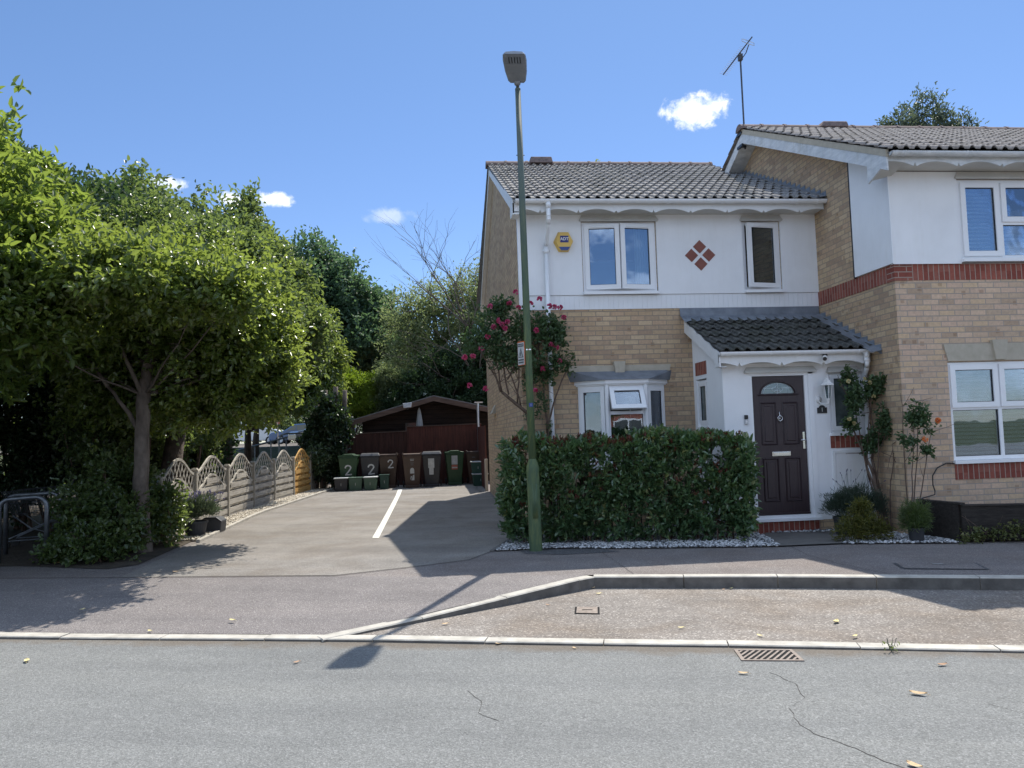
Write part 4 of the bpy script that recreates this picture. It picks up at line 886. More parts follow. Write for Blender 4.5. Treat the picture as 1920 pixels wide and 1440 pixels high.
t = thing('doorbell', 'black and silver video doorbell on the white wall left of the door', 'doorbell', (4.37, PY, 1.6))
MB().box(4.350, 4.398, PY-.028, PY, 1.60, 1.66).build('camera_half', M['black'], t, bevel=.004)
MB().box(4.350, 4.398, PY-.027, PY, 1.53, 1.598).build('button_half', M['alu'], t, bevel=.004)
mb = MB(); mb.tube([(4.374, PY-.030, 1.565), (4.374, PY-.026, 1.565)], .013, 14); mb.build('button', M['white'], t)
t = thing('security_camera', 'small white bullet camera under the porch gutter', 'security camera', (5.45, 10.2, 2.44))
mb = MB(); mb.tube([(5.485, 10.245, 2.475), (5.455, 10.215, 2.445)], .010, 8); mb.box(5.455, 5.515, 10.235, 10.255, 2.45, 2.49); mb.build('mount', M['black'], t)
mb = MB(); mb.tube([(5.475, 10.235, 2.440), (5.430, 10.150, 2.405)], [.030, .033], 14); mb.build('body', M['white'], t, smooth=False)
mb = MB(); mb.tube([(5.4305, 10.151, 2.4055), (5.4285, 10.147, 2.404)], .028, 14); mb.build('lens', M['black'], t)
# television aerial
t = thing('television_aerial', 'dark roof aerial on a tall mast at the gable end of the forward house', 'aerial', (5.95, 13.62, 6.9))
MB().tube([(5.97, 13.66, 6.72), (5.965, 13.66, 8.60)], .017, 8).build('mast', M['dkmetal'], t)
B0, B1 = Vector((5.73, 13.95, 8.30)), Vector((6.06, 13.30, 8.72))
mb = MB(); mb.tube([B0, B1], .013, 6); mb.tube([(6.03, 13.40, 8.62), (6.02, 13.52, 8.52), (5.965, 13.64, 8.44), (5.965, 13.66, 8.40)], .010, 6); mb.box(5.93, 6.0, 13.62, 13.70, 8.44, 8.56); mb.build('boom', M['dkmetal'], t)
mb = MB(); bd = (B1-B0).normalized(); sd = bd.cross(Vector((0, 0, 1))).normalized()
for k in range(17):
    c = B0+(B1-B0)*(.01+k*.045); mb.tube([c-sd*.10, c+sd*.10], .0032, 4)
mb.build('directors', M['alu'], t)
c = B0+(B1-B0)*.86; mb = MB(); lo = []
for k in range(24):
    a = k*math.pi/12; lo.append(c+sd*(.17*(1 if math.cos(a) > 0 else -1)*min(1, abs(math.cos(a))*1.6))+Vector((0, 0, .028*math.sin(a))))
mb.tube(lo+[lo[0]], .006, 5); mb.build('dipole', M['alu'], t)
mb = MB(); mb.box(5.86, 5.90, 13.55, 13.78, 6.74, 6.79); mb.box(5.86, 5.90, 13.55, 13.78, 6.98, 7.02); mb.box(5.90, 5.985, 13.63, 13.68, 6.75, 6.78); mb.box(5.90, 5.985, 13.63, 13.68, 6.99, 7.01); mb.build('bracket', M['black'], t)

# ================================================================== STREET LAMP
t = thing('street_lamp', 'green lichen covered street lamp post with grey lantern in front of the hedge', 'street lamp', (1.258, 9.84, 0))
def pp(z): return (1.258-.0095*z, 9.84-.018*z, z)
mb = MB(); mb.tube([pp(-.1), pp(0), pp(1.03), pp(1.07), pp(1.16), pp(1.18)], [.083, .083, .081, .082, .050, .048], 28); mb.box(1.22, 1.29, 9.746, 9.76, .42, .86)
mb.build('base', M['post'], t, smooth=True)
mb = MB(); mb.tube([pp(1.14), pp(2.5), pp(4.2), pp(5.99)], [.049, .047, .043, .036], 24); mb.tube([pp(5.98), pp(6.0), pp(6.03)], [.036, .037, .020], 20)
for z_ in (4.9, 5.12): p = pp(z_); mb.tube([(p[0]-.055, p[1], z_), (p[0]+.055, p[1], z_)], .006, 6)
mb.build('post', M['post'], t, smooth=True)
q = Vector(pp(6.00)); ft = rad(17); hd = Vector((-.18, -math.cos(ft), math.sin(ft))).normalized(); hs = Vector((1, -.05, 0)); hn = hs.cross(hd).normalized()*1
if hn.z < 0: hn = -hn
def hp(s_, u, n_): return q+Vector((0, 0, .05))+hd*s_+hs*u+hn*n_
mb = MB(); mb.tube([q-Vector((0, 0, .02)), q+Vector((0, 0, .05)), hp(.03, 0, 0), hp(.10, 0, .0)], [.022, .024, .042, .045], 14); mb.build('bracket', M['lamp'], t, smooth=True)
prof = [(.055, .095, .03), (.085, .115, .045), (.25, .140, .06), (.45, .150, .05), (.54, .142, .035), (.565, .122, .03)]
mb = MB(); vs = []
for (s_, w_, h_) in prof:
    for (u, n_) in ((-1, 0), (-.9, -.35), (.9, -.35), (1, 0), (.85, .8), (0, 1.15), (-.85, .8)): vs.append(hp(s_, u*w_, n_*h_))
mb.add(vs, [(i*7+k, i*7+(k+1)%7, (i+1)*7+(k+1)%7, (i+1)*7+k) for i in range(5) for k in range(7)]+[tuple(range(6, -1, -1)), tuple(range(35, 42))]); mb.build('lantern', M['lamp'], t)
mb = MB(); mb.add([hp(.40, -.12, -.022), hp(.40, .12, -.022), hp(.565, .125, -.017), hp(.565, -.125, -.017)], [(0, 1, 2, 3)]); mb.build('lens', M['lens'], t)
mb = MB()
for k in range(5):
    u = -.07+k*.035; mb.add([hp(.42, u-.006, -.026), hp(.42, u+.006, -.026), hp(.52, u+.006, -.022), hp(.52, u-.006, -.022)], [(0, 1, 2, 3)])
mb.build('led_rows', M['black'], t)
def onpost(z_): return pp(z_)
# band + sticker, sign
MB().tube([pp(2.565), pp(2.58)], .0485, 20).build('steel_band', M['chrome'], t)
p = pp(1.86); MB().box(p[0]-.022, p[0]+.028, p[1]-.0515, p[1]-.045, 1.835, 1.885).build('number_sticker', M['blue'], t)
text_mesh('1', .04, 'numeral', M['paper'], t, facing(p[0]+.003, p[1]-.053, 1.86))
s = thing('warning_sign', 'small white rectangular warning sign fixed to the side of the lamp post', 'sign', (1.10, 9.80, 2.55))
SA = rad(-57); ST = Matrix.Translation((1.185, 9.76, 2.53)) @ Matrix.Rotation(SA, 4, 'Z')     # sign board turned away to the left
mb = MB(ST); mb.box(-.135, .0, -.004, .004, -.155, .155); mb.build('board', M['orange'], s)
mb = MB(ST); mb.box(-.130, -.005, -.0065, -.0040, -.148, .140); mb.build('face', M['paper'], s)
mb = MB(ST); mb.box(-.122, -.014, -.009, -.0065, .085, .125); mb.build('heading_bar', M['signgrey'], s); mb = MB(ST); mb.box(-.122, -.014, -.009, -.0065, -.095, -.075); mb.build('caption_bar', M['signgrey'], s)
mb = MB(ST); mb.prism([(-.118, -.009, -.055), (-.020, -.009, -.055), (-.069, -.009, .065)], (0, .0025, 0)); mb.build('symbol', M['signgrey'], s)
mb = MB(ST); mb.prism([(-.100, -.0105, -.045), (-.038, -.0105, -.045), (-.069, -.0105, .035)], (0, .001, 0)); mb.build('symbol_inner', M['paper'], s)
mb = MB(ST); mb.prism([(-.080, -.012, -.038), (-.058, -.012, -.038), (-.060, -.012, .005), (-.069, -.012, .018), (-.078, -.012, .005)], (0, .001, 0)); mb.build('symbol_figure', M['signgrey'], s)
text_mesh('WARNING', .021, 'lettering', M['paper'], s, ST @ facing(-.068, -.0095, .105), depth=.0005)
mb = MB(ST); mb.box(-.118, -.018, -.009, -.0065, -.128, -.108); mb.build('caption_bar', M['signgrey'], s)
# ================================================================== FOLIAGE
def leaf_mesh(name, C, D, L, Wd, mat, parent, seed=0, fold=.25, upbias=.8, tone=None, droop=.12, loc=None):
    """one mesh of many small folded leaves: base C, direction D, length L, width Wd"""
    rng = np.random.default_rng(seed); N = len(C)
    D = D/np.maximum(np.linalg.norm(D, axis=1, keepdims=True), 1e-6)
    up = np.array([0, 0, 1.0])*upbias + rng.normal(0, .55, (N, 3))
    S = np.cross(D, up); S /= np.maximum(np.linalg.norm(S, axis=1, keepdims=True), 1e-6)
    Nn = np.cross(S, D); L = np.asarray(L).reshape(-1, 1)*np.ones((N, 1)); Wd = np.asarray(Wd).reshape(-1, 1)*np.ones((N, 1))
    f = fold
    pts = np.stack([C, C+D*L*.32+S*Wd*.48+Nn*Wd*f, C+D*L*.72+S*Wd*.38+Nn*(Wd*f-L*droop*.5), C+D*L-Nn*L*droop, C+D*L*.72-S*Wd*.38+Nn*(Wd*f-L*droop*.5), C+D*L*.32-S*Wd*.48+Nn*Wd*f], 1)
    base = np.array(wloc(parent)) if parent is not None else np.array(loc or (0, 0, 0))
    V = (pts.reshape(-1, 3)-base).astype(np.float32)
    idx = (np.arange(N)*6)[:, None]; Fq = np.concatenate([idx+np.array([0, 1, 2, 3]), idx+np.array([0, 3, 4, 5])], 1).reshape(-1, 4)
    me = bpy.data.meshes.new(name); me.vertices.add(N*6); me.vertices.foreach_set('co', V.ravel())
    me.loops.add(len(Fq)*4); me.loops.foreach_set('vertex_index', Fq.ravel().astype(np.int32))
    me.polygons.add(len(Fq)); me.polygons.foreach_set('loop_start', (np.arange(len(Fq))*4).astype(np.int32))
    try: me.polygons.foreach_set('loop_total', np.full(len(Fq), 4, np.int32))
    except Exception: pass
    tn = rng.random(N) if tone is None else tone
    at = me.attributes.new('tone', 'FLOAT', 'POINT'); at.data.foreach_set('value', np.repeat(tn, 6).astype(np.float32))
    me.materials.append(mat); me.update(calc_edges=True); me.validate()
    o = bpy.data.objects.new(name, me); COL.objects.link(o)
    if parent is not None: o.parent = parent
    else: o.location = tuple(base)
    return o
def blob_points(blobs, n, rng, shell=.22, clump=.5, cscale=1.6, bottom=-.75, rough=0.0):
    """points spread near the surface of a set of ellipsoids, in clumps; returns points and outward directions"""
    area = np.array([(b[3]*b[4]+b[3]*b[5]+b[4]*b[5]) for b in blobs]); area = area/area.sum()
    P = []; O = []; ph = rng.uniform(0, 6.28, (6,))
    for b, a in zip(blobs, area):
        m_ = int(n*a*1.9); d = rng.normal(0, 1, (m_, 3)); d /= np.linalg.norm(d, axis=1, keepdims=True)
        d = d[d[:, 2] > bottom]; r = 1-np.abs(rng.normal(0, shell, len(d)))
        az = np.arctan2(d[:, 1], d[:, 0])
        lump = 1+.13*np.sin(d[:, 0]*5+ph[0]+b[0])+.10*np.sin(d[:, 1]*6+ph[1]+b[1])+.12*np.sin(d[:, 2]*7+ph[2])+rng.normal(0, .035, len(d))
        lump += rough*(np.clip(np.sin(az*4+d[:, 2]*9+ph[3]+b[2])*np.sin(az*7-d[:, 2]*5+ph[4]+b[0]), -.2, 1)*.30+np.clip(np.sin(az*13+d[:, 2]*17+ph[5])*np.sin(d[:, 2]*23+az*5), 0, 1)*.16)
        p = np.array(b[:3])+d*(r*lump)[:, None]*np.array(b[3:6])
        q = p*cscale
        nz = np.sin(q[:, 0]*2.1+ph[3]+1.3*np.sin(q[:, 2]*1.7))*np.sin(q[:, 1]*1.9+ph[4])*np.sin(q[:, 2]*2.3+ph[5]+1.1*np.sin(q[:, 0]*1.5))
        keep = rng.random(len(p)) < np.clip(.55+clump*nz*1.6, .04, 1)
        P.append(p[keep]); O.append(d[keep])
    P = np.concatenate(P); O = np.concatenate(O)
    if len(P) > n: s_ = rng.permutation(len(P))[:n]; P, O = P[s_], O[s_]
    return P, O
def crown(name, blobs, twigs, k, L, Wd, mat, parent, seed=1, shell=.22, clump=.5, cscale=1.6, spread=.75, tw=.09, droop=.12, hang=0.0, bottom=-.75, zmin=None, fold=.25, tonebias=None, upbias=.8, rough=.6):
    rng = np.random.default_rng(seed); P, O = blob_points(blobs, twigs, rng, shell, clump, cscale, bottom, rough)
    if zmin is not None: s_ = P[:, 2] > zmin; P, O = P[s_], O[s_]
    n = len(P); C = np.repeat(P, k, 0); Oo = np.repeat(O, k, 0)
    tdir = Oo*.8+np.array([0, 0, .35-hang])+np.repeat(rng.normal(0, .35, (n, 3)), k, 0)
    C = C + tdir*(rng.uniform(-1, 1, (n*k, 1))*tw) + rng.normal(0, tw*.35, (n*k, 3))
    D = tdir*.6+rng.normal(0, spread, (n*k, 3))+np.array([0, 0, -hang])
    l = L*rng.uniform(.65, 1.25, n*k); w = Wd*rng.uniform(.75, 1.2, n*k)
    tone = np.clip(.55*np.repeat(rng.random(n), k)+.45*rng.random(n*k), 0, 1)
    return leaf_mesh(name, C, D, l, w, mat, parent, seed+1, fold, upbias, tone, droop)
def limb(mb, p0, p1, r0, r1, rnd, wob=.12, n=7, seg=8):
    p0, p1 = Vector(p0), Vector(p1); L = (p1-p0).length; pts = []; rs = []
    o = Vector((rnd.uniform(-1, 1), rnd.uniform(-1, 1), rnd.uniform(-.3, .3)))*wob*L
    for i in range(n+1):
        t = i/n; b = 4*t*(1-t); pts.append(p0.lerp(p1, t)+o*b*.5+Vector((rnd.uniform(-1, 1), rnd.uniform(-1, 1), rnd.uniform(-1, 1)))*wob*L*.09*(0 < i < n)); rs.append(r0+(r1-r0)*t**.8)
    mb.tube(pts, rs, seg); return pts
def branches(mb, starts, blobs, r, rnd, n=14, twign=3):
    for b in blobs:
        for _ in range(max(2, n//len(blobs))):
            a = rnd.choice(starts); d = Vector((rnd.gauss(0, 1), rnd.gauss(0, 1), rnd.gauss(.3, .8))).normalized(); e = Vector((b[0]+d.x*b[3]*.75, b[1]+d.y*b[4]*.75, b[2]+d.z*b[5]*.75))
            pts = limb(mb, a, e, r*rnd.uniform(.6, 1), r*.12, rnd, .12, 6, 6)
            for _k in range(twign):
                q = rnd.choice(pts[2:]); dd = Vector((rnd.gauss(0, 1), rnd.gauss(0, 1), rnd.gauss(.3, .7))).normalized()*rnd.uniform(.25, .6)*min(b[3], b[5]); limb(mb, q, q+dd, r*.25, r*.06, rnd, .12, 4, 5)

LM = {}
LM['bright'] = leafmat('fresh_green_leaf', [(0, (.045, .082, .022)), (.45, (.085, .132, .034)), (.85, (.135, .178, .048)), (1, (.23, .21, .06))], (.38, .48, .075), .47, .30, .8)
LM['magn'] = leafmat('large_green_leaf', [(0, (.040, .078, .024)), (.5, (.078, .128, .034)), (.93, (.125, .170, .045)), (1, (.34, .28, .05))], (.38, .50, .075), .5, .32, .6)
LM['mid'] = leafmat('mid_green_leaf', [(0, (.038, .070, .028)), (.5, (.066, .105, .040)), (1, (.110, .145, .056))], (.27, .36, .08), .45, .34, .7)
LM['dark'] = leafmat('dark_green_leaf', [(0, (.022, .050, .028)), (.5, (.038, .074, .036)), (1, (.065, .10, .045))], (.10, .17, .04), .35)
LM['oak'] = leafmat('blue_green_leaf', [(0, (.040, .080, .058)), (.5, (.066, .118, .074)), (1, (.105, .160, .092))], (.16, .28, .10), .40)
LM['olive'] = leafmat('olive_leaf', [(0, (.085, .115, .060)), (.5, (.130, .165, .082)), (1, (.20, .225, .12))], (.34, .42, .15), .48)
LM['conif'] = leafmat('golden_conifer_leaf', [(0, (.08, .14, .018)), (.5, (.15, .22, .028)), (1, (.25, .30, .045))], (.32, .46, .03), .4)
LM['photinia'] = leafmat('hedge_leaf', [(0, (.055, .110, .060)), (.45, (.092, .165, .078)), (.78, (.15, .225, .095)), (.93, (.28, .26, .10)), (1, (.20, .075, .045))], (.18, .32, .05), .25, .28, .9)
LM['red'] = leafmat('red_new_leaf', [(0, (.10, .030, .022)), (.5, (.14, .045, .030)), (1, (.12, .085, .035))], (.25, .07, .04), .3, .35)
LM['rose'] = leafmat('rose_leaf', [(0, (.045, .085, .044)), (.5, (.078, .130, .062)), (1, (.13, .18, .085))], (.12, .22, .05), .35)
LM['ivy'] = leafmat('ivy_leaf', [(0, (.014, .030, .016)), (.6, (.026, .050, .022)), (1, (.06, .09, .05))], (.07, .13, .03), .25, .35, .6)
LM['ivyl'] = leafmat('glossy_shrub_leaf', [(0, (.05, .085, .045)), (.5, (.085, .13, .07)), (1, (.16, .21, .13))], (.2, .3, .1), .3, .22, .9)
LM['lav'] = leafmat('lavender_leaf', [(0, (.060, .085, .055)), (.5, (.085, .12, .070)), (1, (.13, .16, .10))], (.16, .22, .10), .3)
LM['lavdk'] = leafmat('dark_lavender_leaf', [(0, (.035, .055, .040)), (.5, (.055, .080, .058)), (1, (.085, .11, .075))], (.10, .16, .08), .3)
LM['gold'] = leafmat('golden_juniper_leaf', [(0, (.060, .070, .018)), (.5, (.10, .11, .025)), (1, (.19, .17, .04))], (.24, .26, .04), .3)
LM['vine'] = leafmat('variegated_vine_leaf', [(0, (.06, .08, .03)), (.5, (.11, .13, .045)), (1, (.24, .22, .09))], (.22, .26, .06), .3)
LM['euc'] = leafmat('grey_green_leaf', [(0, (.045, .060, .050)), (.5, (.070, .090, .070)), (1, (.11, .13, .10))], (.16, .22, .12), .4)
M['pinkp'] = leafmat('pink_petal', [(0, (.50, .045, .13)), (.5, (.62, .08, .20)), (1, (.70, .20, .36))], (.75, .12, .25), .35)
M['yelp'] = leafmat('cream_petal', [(0, (.66, .56, .26)), (1, (.74, .68, .42))], (.7, .6, .3), .35)
M['orp'] = leafmat('orange_petal', [(0, (.80, .20, .06)), (1, (.85, .38, .14))], (.9, .3, .08), .35)
M['purp'] = leafmat('lavender_flower', [(0, (.16, .13, .26)), (1, (.28, .24, .40))], (.3, .2, .4), .2)

def tree(name, label, base, trunk, r0, blobs, spec, seed, group=None, bark='bark', nbr=14, top_r=.35, cat='tree'):
    t = thing(name, label, cat, base, group); rnd = random.Random(seed)
    mb = MB(); n = len(trunk); rs = [r0*(1.35 if i == 0 else 1-(1-top_r)*i/(n-1)) for i in range(n)]
    mb.tube(trunk, rs, 12); branches(mb, [Vector(p) for p in trunk[max(1, n-3):]], blobs, r0*.42, rnd, nbr)
    mb.build('trunk', M[bark], t, smooth=True)
    crown('crown', blobs, parent=t, seed=seed*7+1, **spec); return t

# --- street tree with pale trunk standing at the pavement edge
t = thing('street_tree', 'small pale barked tree with bright green rounded crown at the driveway corner', 'tree', (-4.10, 11.40, 0)); rnd = random.Random(4)
tr = [(-4.10, 11.40, -.1), (-4.10, 11.40, .15), (-4.13, 11.4, .8), (-4.12, 11.4, 1.5), (-4.10, 11.42, 2.2), (-4.03, 11.45, 2.75), (-3.97, 11.48, 3.3), (-3.92, 11.5, 4.0)]
mb = MB(); trs = []; rr = []
for i in range(len(tr)-1):
    for k in range(6): q_ = Vector(tr[i]).lerp(Vector(tr[i+1]), k/6); trs.append(q_+Vector((rnd.gauss(0, .005), rnd.gauss(0, .005), 0))); rr.append(([.15, .112, .104, .100, .090, .072, .052, .03][i]*(1-k/6)+[.15, .112, .104, .100, .090, .072, .052, .03][i+1]*k/6)*(1+rnd.gauss(0, .035)))
mb.tube(trs, rr, 14)
blT = [(-3.60, 11.8, 3.50, 1.25, 1.1, 1.05), (-3.00, 12.0, 2.95, .85, 1.0, .90), (-4.7, 11.9, 3.10, .95, .9, .90), (-3.35, 12.0, 2.40, .95, .7, .75), (-2.60, 12.4, 2.75, .55, .6, .65), (-4.75, 12.3, 2.35, .85, .6, .65), (-4.0, 12.3, 2.2, .7, .5, .6), (-2.95, 12.3, 2.10, .55, .5, .5), (-3.15, 10.3, 3.40, .80, .8, .48), (-3.95, 10.1, 3.60, .85, .8, .48), (-4.85, 9.9, 3.15, .70, .8, .50), (-2.75, 10.1, 3.40, .55, .6, .40), (-3.7, 9.4, 3.55, .65, .55, .40)]
for a, b, r_ in (((-4.12, 11.4, 1.65), (-4.62, 11.5, 2.35), .045), ((-4.05, 11.42, 2.3), (-3.5, 11.6, 3.3), .05), ((-4.1, 11.42, 2.1), (-4.5, 11.2, 3.2), .04), ((-4.0, 11.46, 3.0), (-3.3, 12.0, 3.6), .04), ((-4.62, 11.5, 2.35), (-5.0, 11.6, 2.9), .03), ((-3.97, 11.48, 3.2), (-3.75, 11.4, 4.1), .035)): limb(mb, a, b, r_, r_*.45, rnd, .1)
branches(mb, [Vector(p) for p in tr[4:]], blT, .030, rnd, 24, 4); mb.build('trunk', M['bark'], t, smooth=True)
crown('crown', blT, 12500, 6, .088, .052, LM['bright'], t, seed=11, shell=.30, clump=.85, cscale=2.6, rough=1.0, tw=.11, droop=.22, bottom=-.9)
# --- second thicker trunk behind
t = thing('street_tree', 'thick forked dark trunked tree behind the pale barked tree', 'tree', (-4.45, 13.6, 0)); rnd = random.Random(6)
tr = [(-4.50, 13.6, -.1), (-4.50, 13.6, .2), (-4.45, 13.6, 1.0), (-4.35, 13.6, 1.7)]
mb = MB(); mb.tube(tr, [.22, .185, .165, .15], 14)
for a, b, r_ in (((-4.35, 13.6, 1.6), (-4.55, 13.7, 3.2), .13), ((-4.38, 13.6, 1.55), (-3.75, 13.5, 2.6), .11), ((-4.45, 13.6, 2.4), (-4.2, 13.8, 4.4), .08), ((-3.8, 13.5, 2.5), (-3.7, 13.6, 3.5), .07), ((-4.5, 13.7, 3.0), (-5.4, 14, 4.6), .07)): limb(mb, a, b, r_, r_*.5, rnd, .08)
bl = [(-3.75, 13.2, 4.40, 1.15, .85, .85), (-2.95, 13.0, 3.70, .75, .6, .70), (-5.0, 14.2, 4.6, 1.2, 1.3, 1.2), (-4.3, 13.7, 3.5, .9, .8, .8), (-5.9, 14.4, 3.8, 1.2, 1.3, 1.2), (-5.2, 15.2, 4.9, 1.1, 1.1, 1.1), (-5.0, 13.6, 2.7, .8, .7, .6)]
branches(mb, [Vector((-4.5, 13.7, 3.0)), Vector((-3.8, 13.5, 2.5))], bl, .05, rnd, 16); mb.build('trunk', M['bark_dark'], t, smooth=True)
crown('crown', bl, 9500, 6, .095, .050, LM['mid'], t, seed=21, cscale=2.2, tw=.12, droop=.2, clump=.5)
t = thing('understorey_bush', 'shady hazel like bush filling the space behind the two trunks', 'bush', (-5.0, 13.4, 0)); rnd = random.Random(16); mb = MB()
bl = [(-5.35, 13.0, 1.75, .70, .5, .60), (-4.95, 13.3, 2.25, .75, .6, .60), (-5.15, 12.7, 1.15, .55, .4, .50), (-4.75, 14.6, 1.7, .35, .8, .65), (-4.95, 15.6, 2.0, .55, .9, .8), (-5.0, 16.8, 1.5, .5, .9, .7)]
for b in bl:
    for k in range(5): limb(mb, (b[0]+rnd.uniform(-.1, .1), b[1]+rnd.uniform(-.1, .1), -.02), (b[0]+rnd.uniform(-.7, .7)*b[3], b[1]+rnd.uniform(-.7, .7)*b[4], b[2]+b[5]*rnd.uniform(.2, .8)), .018, .005, rnd, .12, 5, 5)
mb.build('stem', M['twig'], t); crown('foliage', bl, 3600, 6, .085, .055, LM['mid'], t, seed=66, cscale=3, tw=.10, shell=.4, clump=.7, rough=.9)
# --- big leaved tree filling the left edge
t = thing('broadleaf_tree', 'tall glossy large leaved tree filling the left edge of the picture', 'tree', (-7.6, 10.2, 0)); rnd = random.Random(8)
mb = MB(); mb.tube([(-7.6, 10.2, -.1), (-7.6, 10.2, 1.4), (-7.4, 10.2, 3), (-7.2, 10.1, 4.5)], [.24, .18, .14, .07], 12)
bl = [(-6.6, 9.9, 4.55, 1.75, 1.6, 1.35), (-5.55, 9.75, 3.95, 1.30, 1.2, 1.05), (-6.8, 9.6, 2.9, 1.8, 1.3, 1.1), (-5.05, 10.3, 3.15, .85, 1.0, .75), (-8.2, 10.2, 3.6, 1.9, 1.8, 1.7), (-5.75, 10.9, 4.55, 1.0, 1.0, .85)]
branches(mb, [Vector((-7.4, 10.2, 3)), Vector((-7.2, 10.1, 4.2)), Vector((-7.6, 10.2, 1.8))], bl, .07, rnd, 20, 4); mb.build('trunk', M['bark_dark'], t, smooth=True)
crown('crown', bl, 9800, 7, .135, .056, LM['magn'], t, seed=31, cscale=1.9, tw=.07, spread=.62, droop=.18, shell=.24, clump=.55, rough=.55)
# --- layered trees further back
mid_spec = dict(rough=1.0, twigs=9500, k=6, L=.13, Wd=.07, mat=LM['mid'], tw=.16, cscale=1.2, clump=.55, droop=.22)
tree('tall_tree', 'tall mid green tree with drooping shoot tips above the driveway fence', (-6.5, 17.2, 0), [(-6.5, 17.2, -.1), (-6.5, 17.2, 1.5), (-6.3, 17.1, 3.4), (-6.1, 17, 5.2)], .20,
     [(-6.3, 17.0, 5.6, 1.5, 1.5, 1.45), (-5.1, 17.4, 5.3, 1.15, 1.3, 1.35), (-7.6, 17.2, 4.8, 1.4, 1.5, 1.6), (-5.4, 17.0, 3.9, 1.5, 1.5, 1.2), (-6.4, 16.8, 2.6, 1.6, 1.3, 1.2)], dict(mid_spec, hang=.25), 5, bark='bark_dark')
tree('tall_tree', 'leggy dark green tree with spiky top in front of the small white cloud', (-5.3, 20.4, 0), [(-5.3, 20.4, -.1), (-5.3, 20.4, 2), (-5.1, 20.4, 4.5), (-4.9, 20.4, 6.4)], .17,
     [(-5.0, 20.4, 6.1, 1.0, 1.1, 1.35), (-4.6, 20.5, 7.0, .38, .45, .85), (-4.15, 20.6, 5.5, .9, 1.0, 1.15), (-5.9, 20.6, 5.6, 1.2, 1.2, 1.5), (-4.7, 20.2, 4.1, 1.5, 1.3, 1.3), (-3.65, 20.6, 4.2, .9, 1.0, 1.1)], dict(mid_spec, L=.14, mat=LM['mid'], twigs=8000), 9, bark='bark_dark')
tree('feathery_tree', 'light green ash like tree with drooping leaflets above the fence end', (-6.2, 26.6, 0), [(-6.2, 26.6, -.1), (-6.2, 26.6, 1.8), (-5.9, 26.6, 3.4), (-5.5, 26.7, 5.0)], .13,
     [(-5.2, 26.5, 5.2, 1.5, 1.4, 1.35), (-4.2, 26.6, 4.5, 1.2, 1.2, 1.25), (-6.4, 26.2, 4.0, 1.3, 1.2, 1.1), (-3.75, 26.3, 3.4, .9, .8, .9), (-4.6, 25.8, 2.9, 1.0, .8, .70), (-5.9, 25.8, 2.8, .9, .8, .65), (-6.9, 26.6, 5.4, 1.1, 1.1, 1.1)], dict(twigs=10500, k=7, L=.16, Wd=.050, mat=LM['bright'], tw=.19, cscale=1.6, hang=.45, droop=.3, clump=.65), 13, bark='bark_dark')
tree('oak_tree', 'dark blue green oak standing behind the other trees left of the bare branches', (-5.89, 37.76, 0), [(-5.89, 37.76, -0.1), (-5.76, 37.76, 2.78), (-5.5, 37.76, 5.98), (-5.25, 37.76, 8.54)], .32,
     [(-5.8, 37.5, 9.2, 1.47, 1.92, 1.6), (-4.3, 37.63, 8.6, 1.34, 1.79, 1.41), (-3.0, 38.14, 7.4, 1.28, 1.66, 1.22), (-6.91, 37.76, 7.64, 1.79, 1.92, 2.43), (-4.48, 37.12, 6.24, 2.43, 1.92, 1.92), (-2.05, 38.66, 5.08, 1.92, 1.66, 1.66)], dict(rough=1.2, twigs=10000, k=6, L=.20, Wd=.12, mat=LM['oak'], tw=.24, cscale=.9, clump=.8), 17, bark='bark_dark')
tree('understorey_tree', 'soft green bushy tree below the dark oak', (-3.84, 37.2, 0), [(-3.84, 37.2, -0.1), (-3.84, 37.2, 1.5), (-3.72, 37.2, 4.02)], .12,
     [(-3.36, 36.96, 6.06, 1.32, 1.2, 1.32), (-4.92, 37.2, 5.46, 1.32, 1.2, 1.56), (-2.16, 37.2, 4.74, 1.2, 1.08, 1.32), (-1.44, 37.44, 5.94, 1.08, 1.08, 1.44), (-3.24, 36.84, 3.78, 1.32, 0.96, 1.08)], dict(twigs=5200, k=6, L=.13, Wd=.065, mat=LM['olive'], tw=.16, cscale=1.6), 19)
tree('airy_tree', 'airy olive green tree with bare grey branches next to the house gable', (.6, 31.0, 0), [(.6, 31, -.1), (.5, 31, 2.5), (.3, 31, 5), (.1, 31, 6.5)], .20,
     [(.2, 30.8, 6.4, 1.3, 1.2, 1.5), (1.5, 30.8, 6.9, 1.1, 1.2, 1.3), (-.9, 31.2, 6.3, 1.0, 1.1, 1.2), (.9, 30.4, 4.9, 1.7, 1.2, 1.3), (2.4, 31, 7.6, .8, 1.0, 1.0), (-.6, 30.8, 4.6, 1.4, 1.2, 1.2)], dict(twigs=4300, k=5, L=.125, Wd=.058, mat=LM['olive'], tw=.22, cscale=1.6, clump=.8, shell=.34), 23, nbr=30)
# bare branched tree: limbs only
t = thing('bare_tree', 'leafless grey branched tree rising against the sky left of the house', 'tree', (1.5, 28.5, 0)); rnd = random.Random(77); mb = MB()
main = limb(mb, (1.5, 28.5, -.1), (1.45, 28.5, 5.4), .12, .07, rnd, .05)
def fork(p, d, L, r, lev):
    if lev == 0: return
    e = p+d*L; pts = limb(mb, p, e, r, r*.55, rnd, .16, 5, 5)
    for k in range(3 if lev > 1 else 4):
        nd = (d+Vector((rnd.gauss(0, .5), rnd.gauss(0, .5), rnd.gauss(.05, .3)))).normalized(); q = rnd.choice(pts[2:]); fork(q, nd, L*rnd.uniform(.5, .8), r*.5, lev-1)
for k in range(8): d = Vector((rnd.uniform(-1.5, .6), rnd.uniform(-.6, .6), rnd.uniform(.4, 1.4))).normalized(); fork(main[-1] if k < 5 else main[4], d, rnd.uniform(1.8, 2.7), .036, 4)
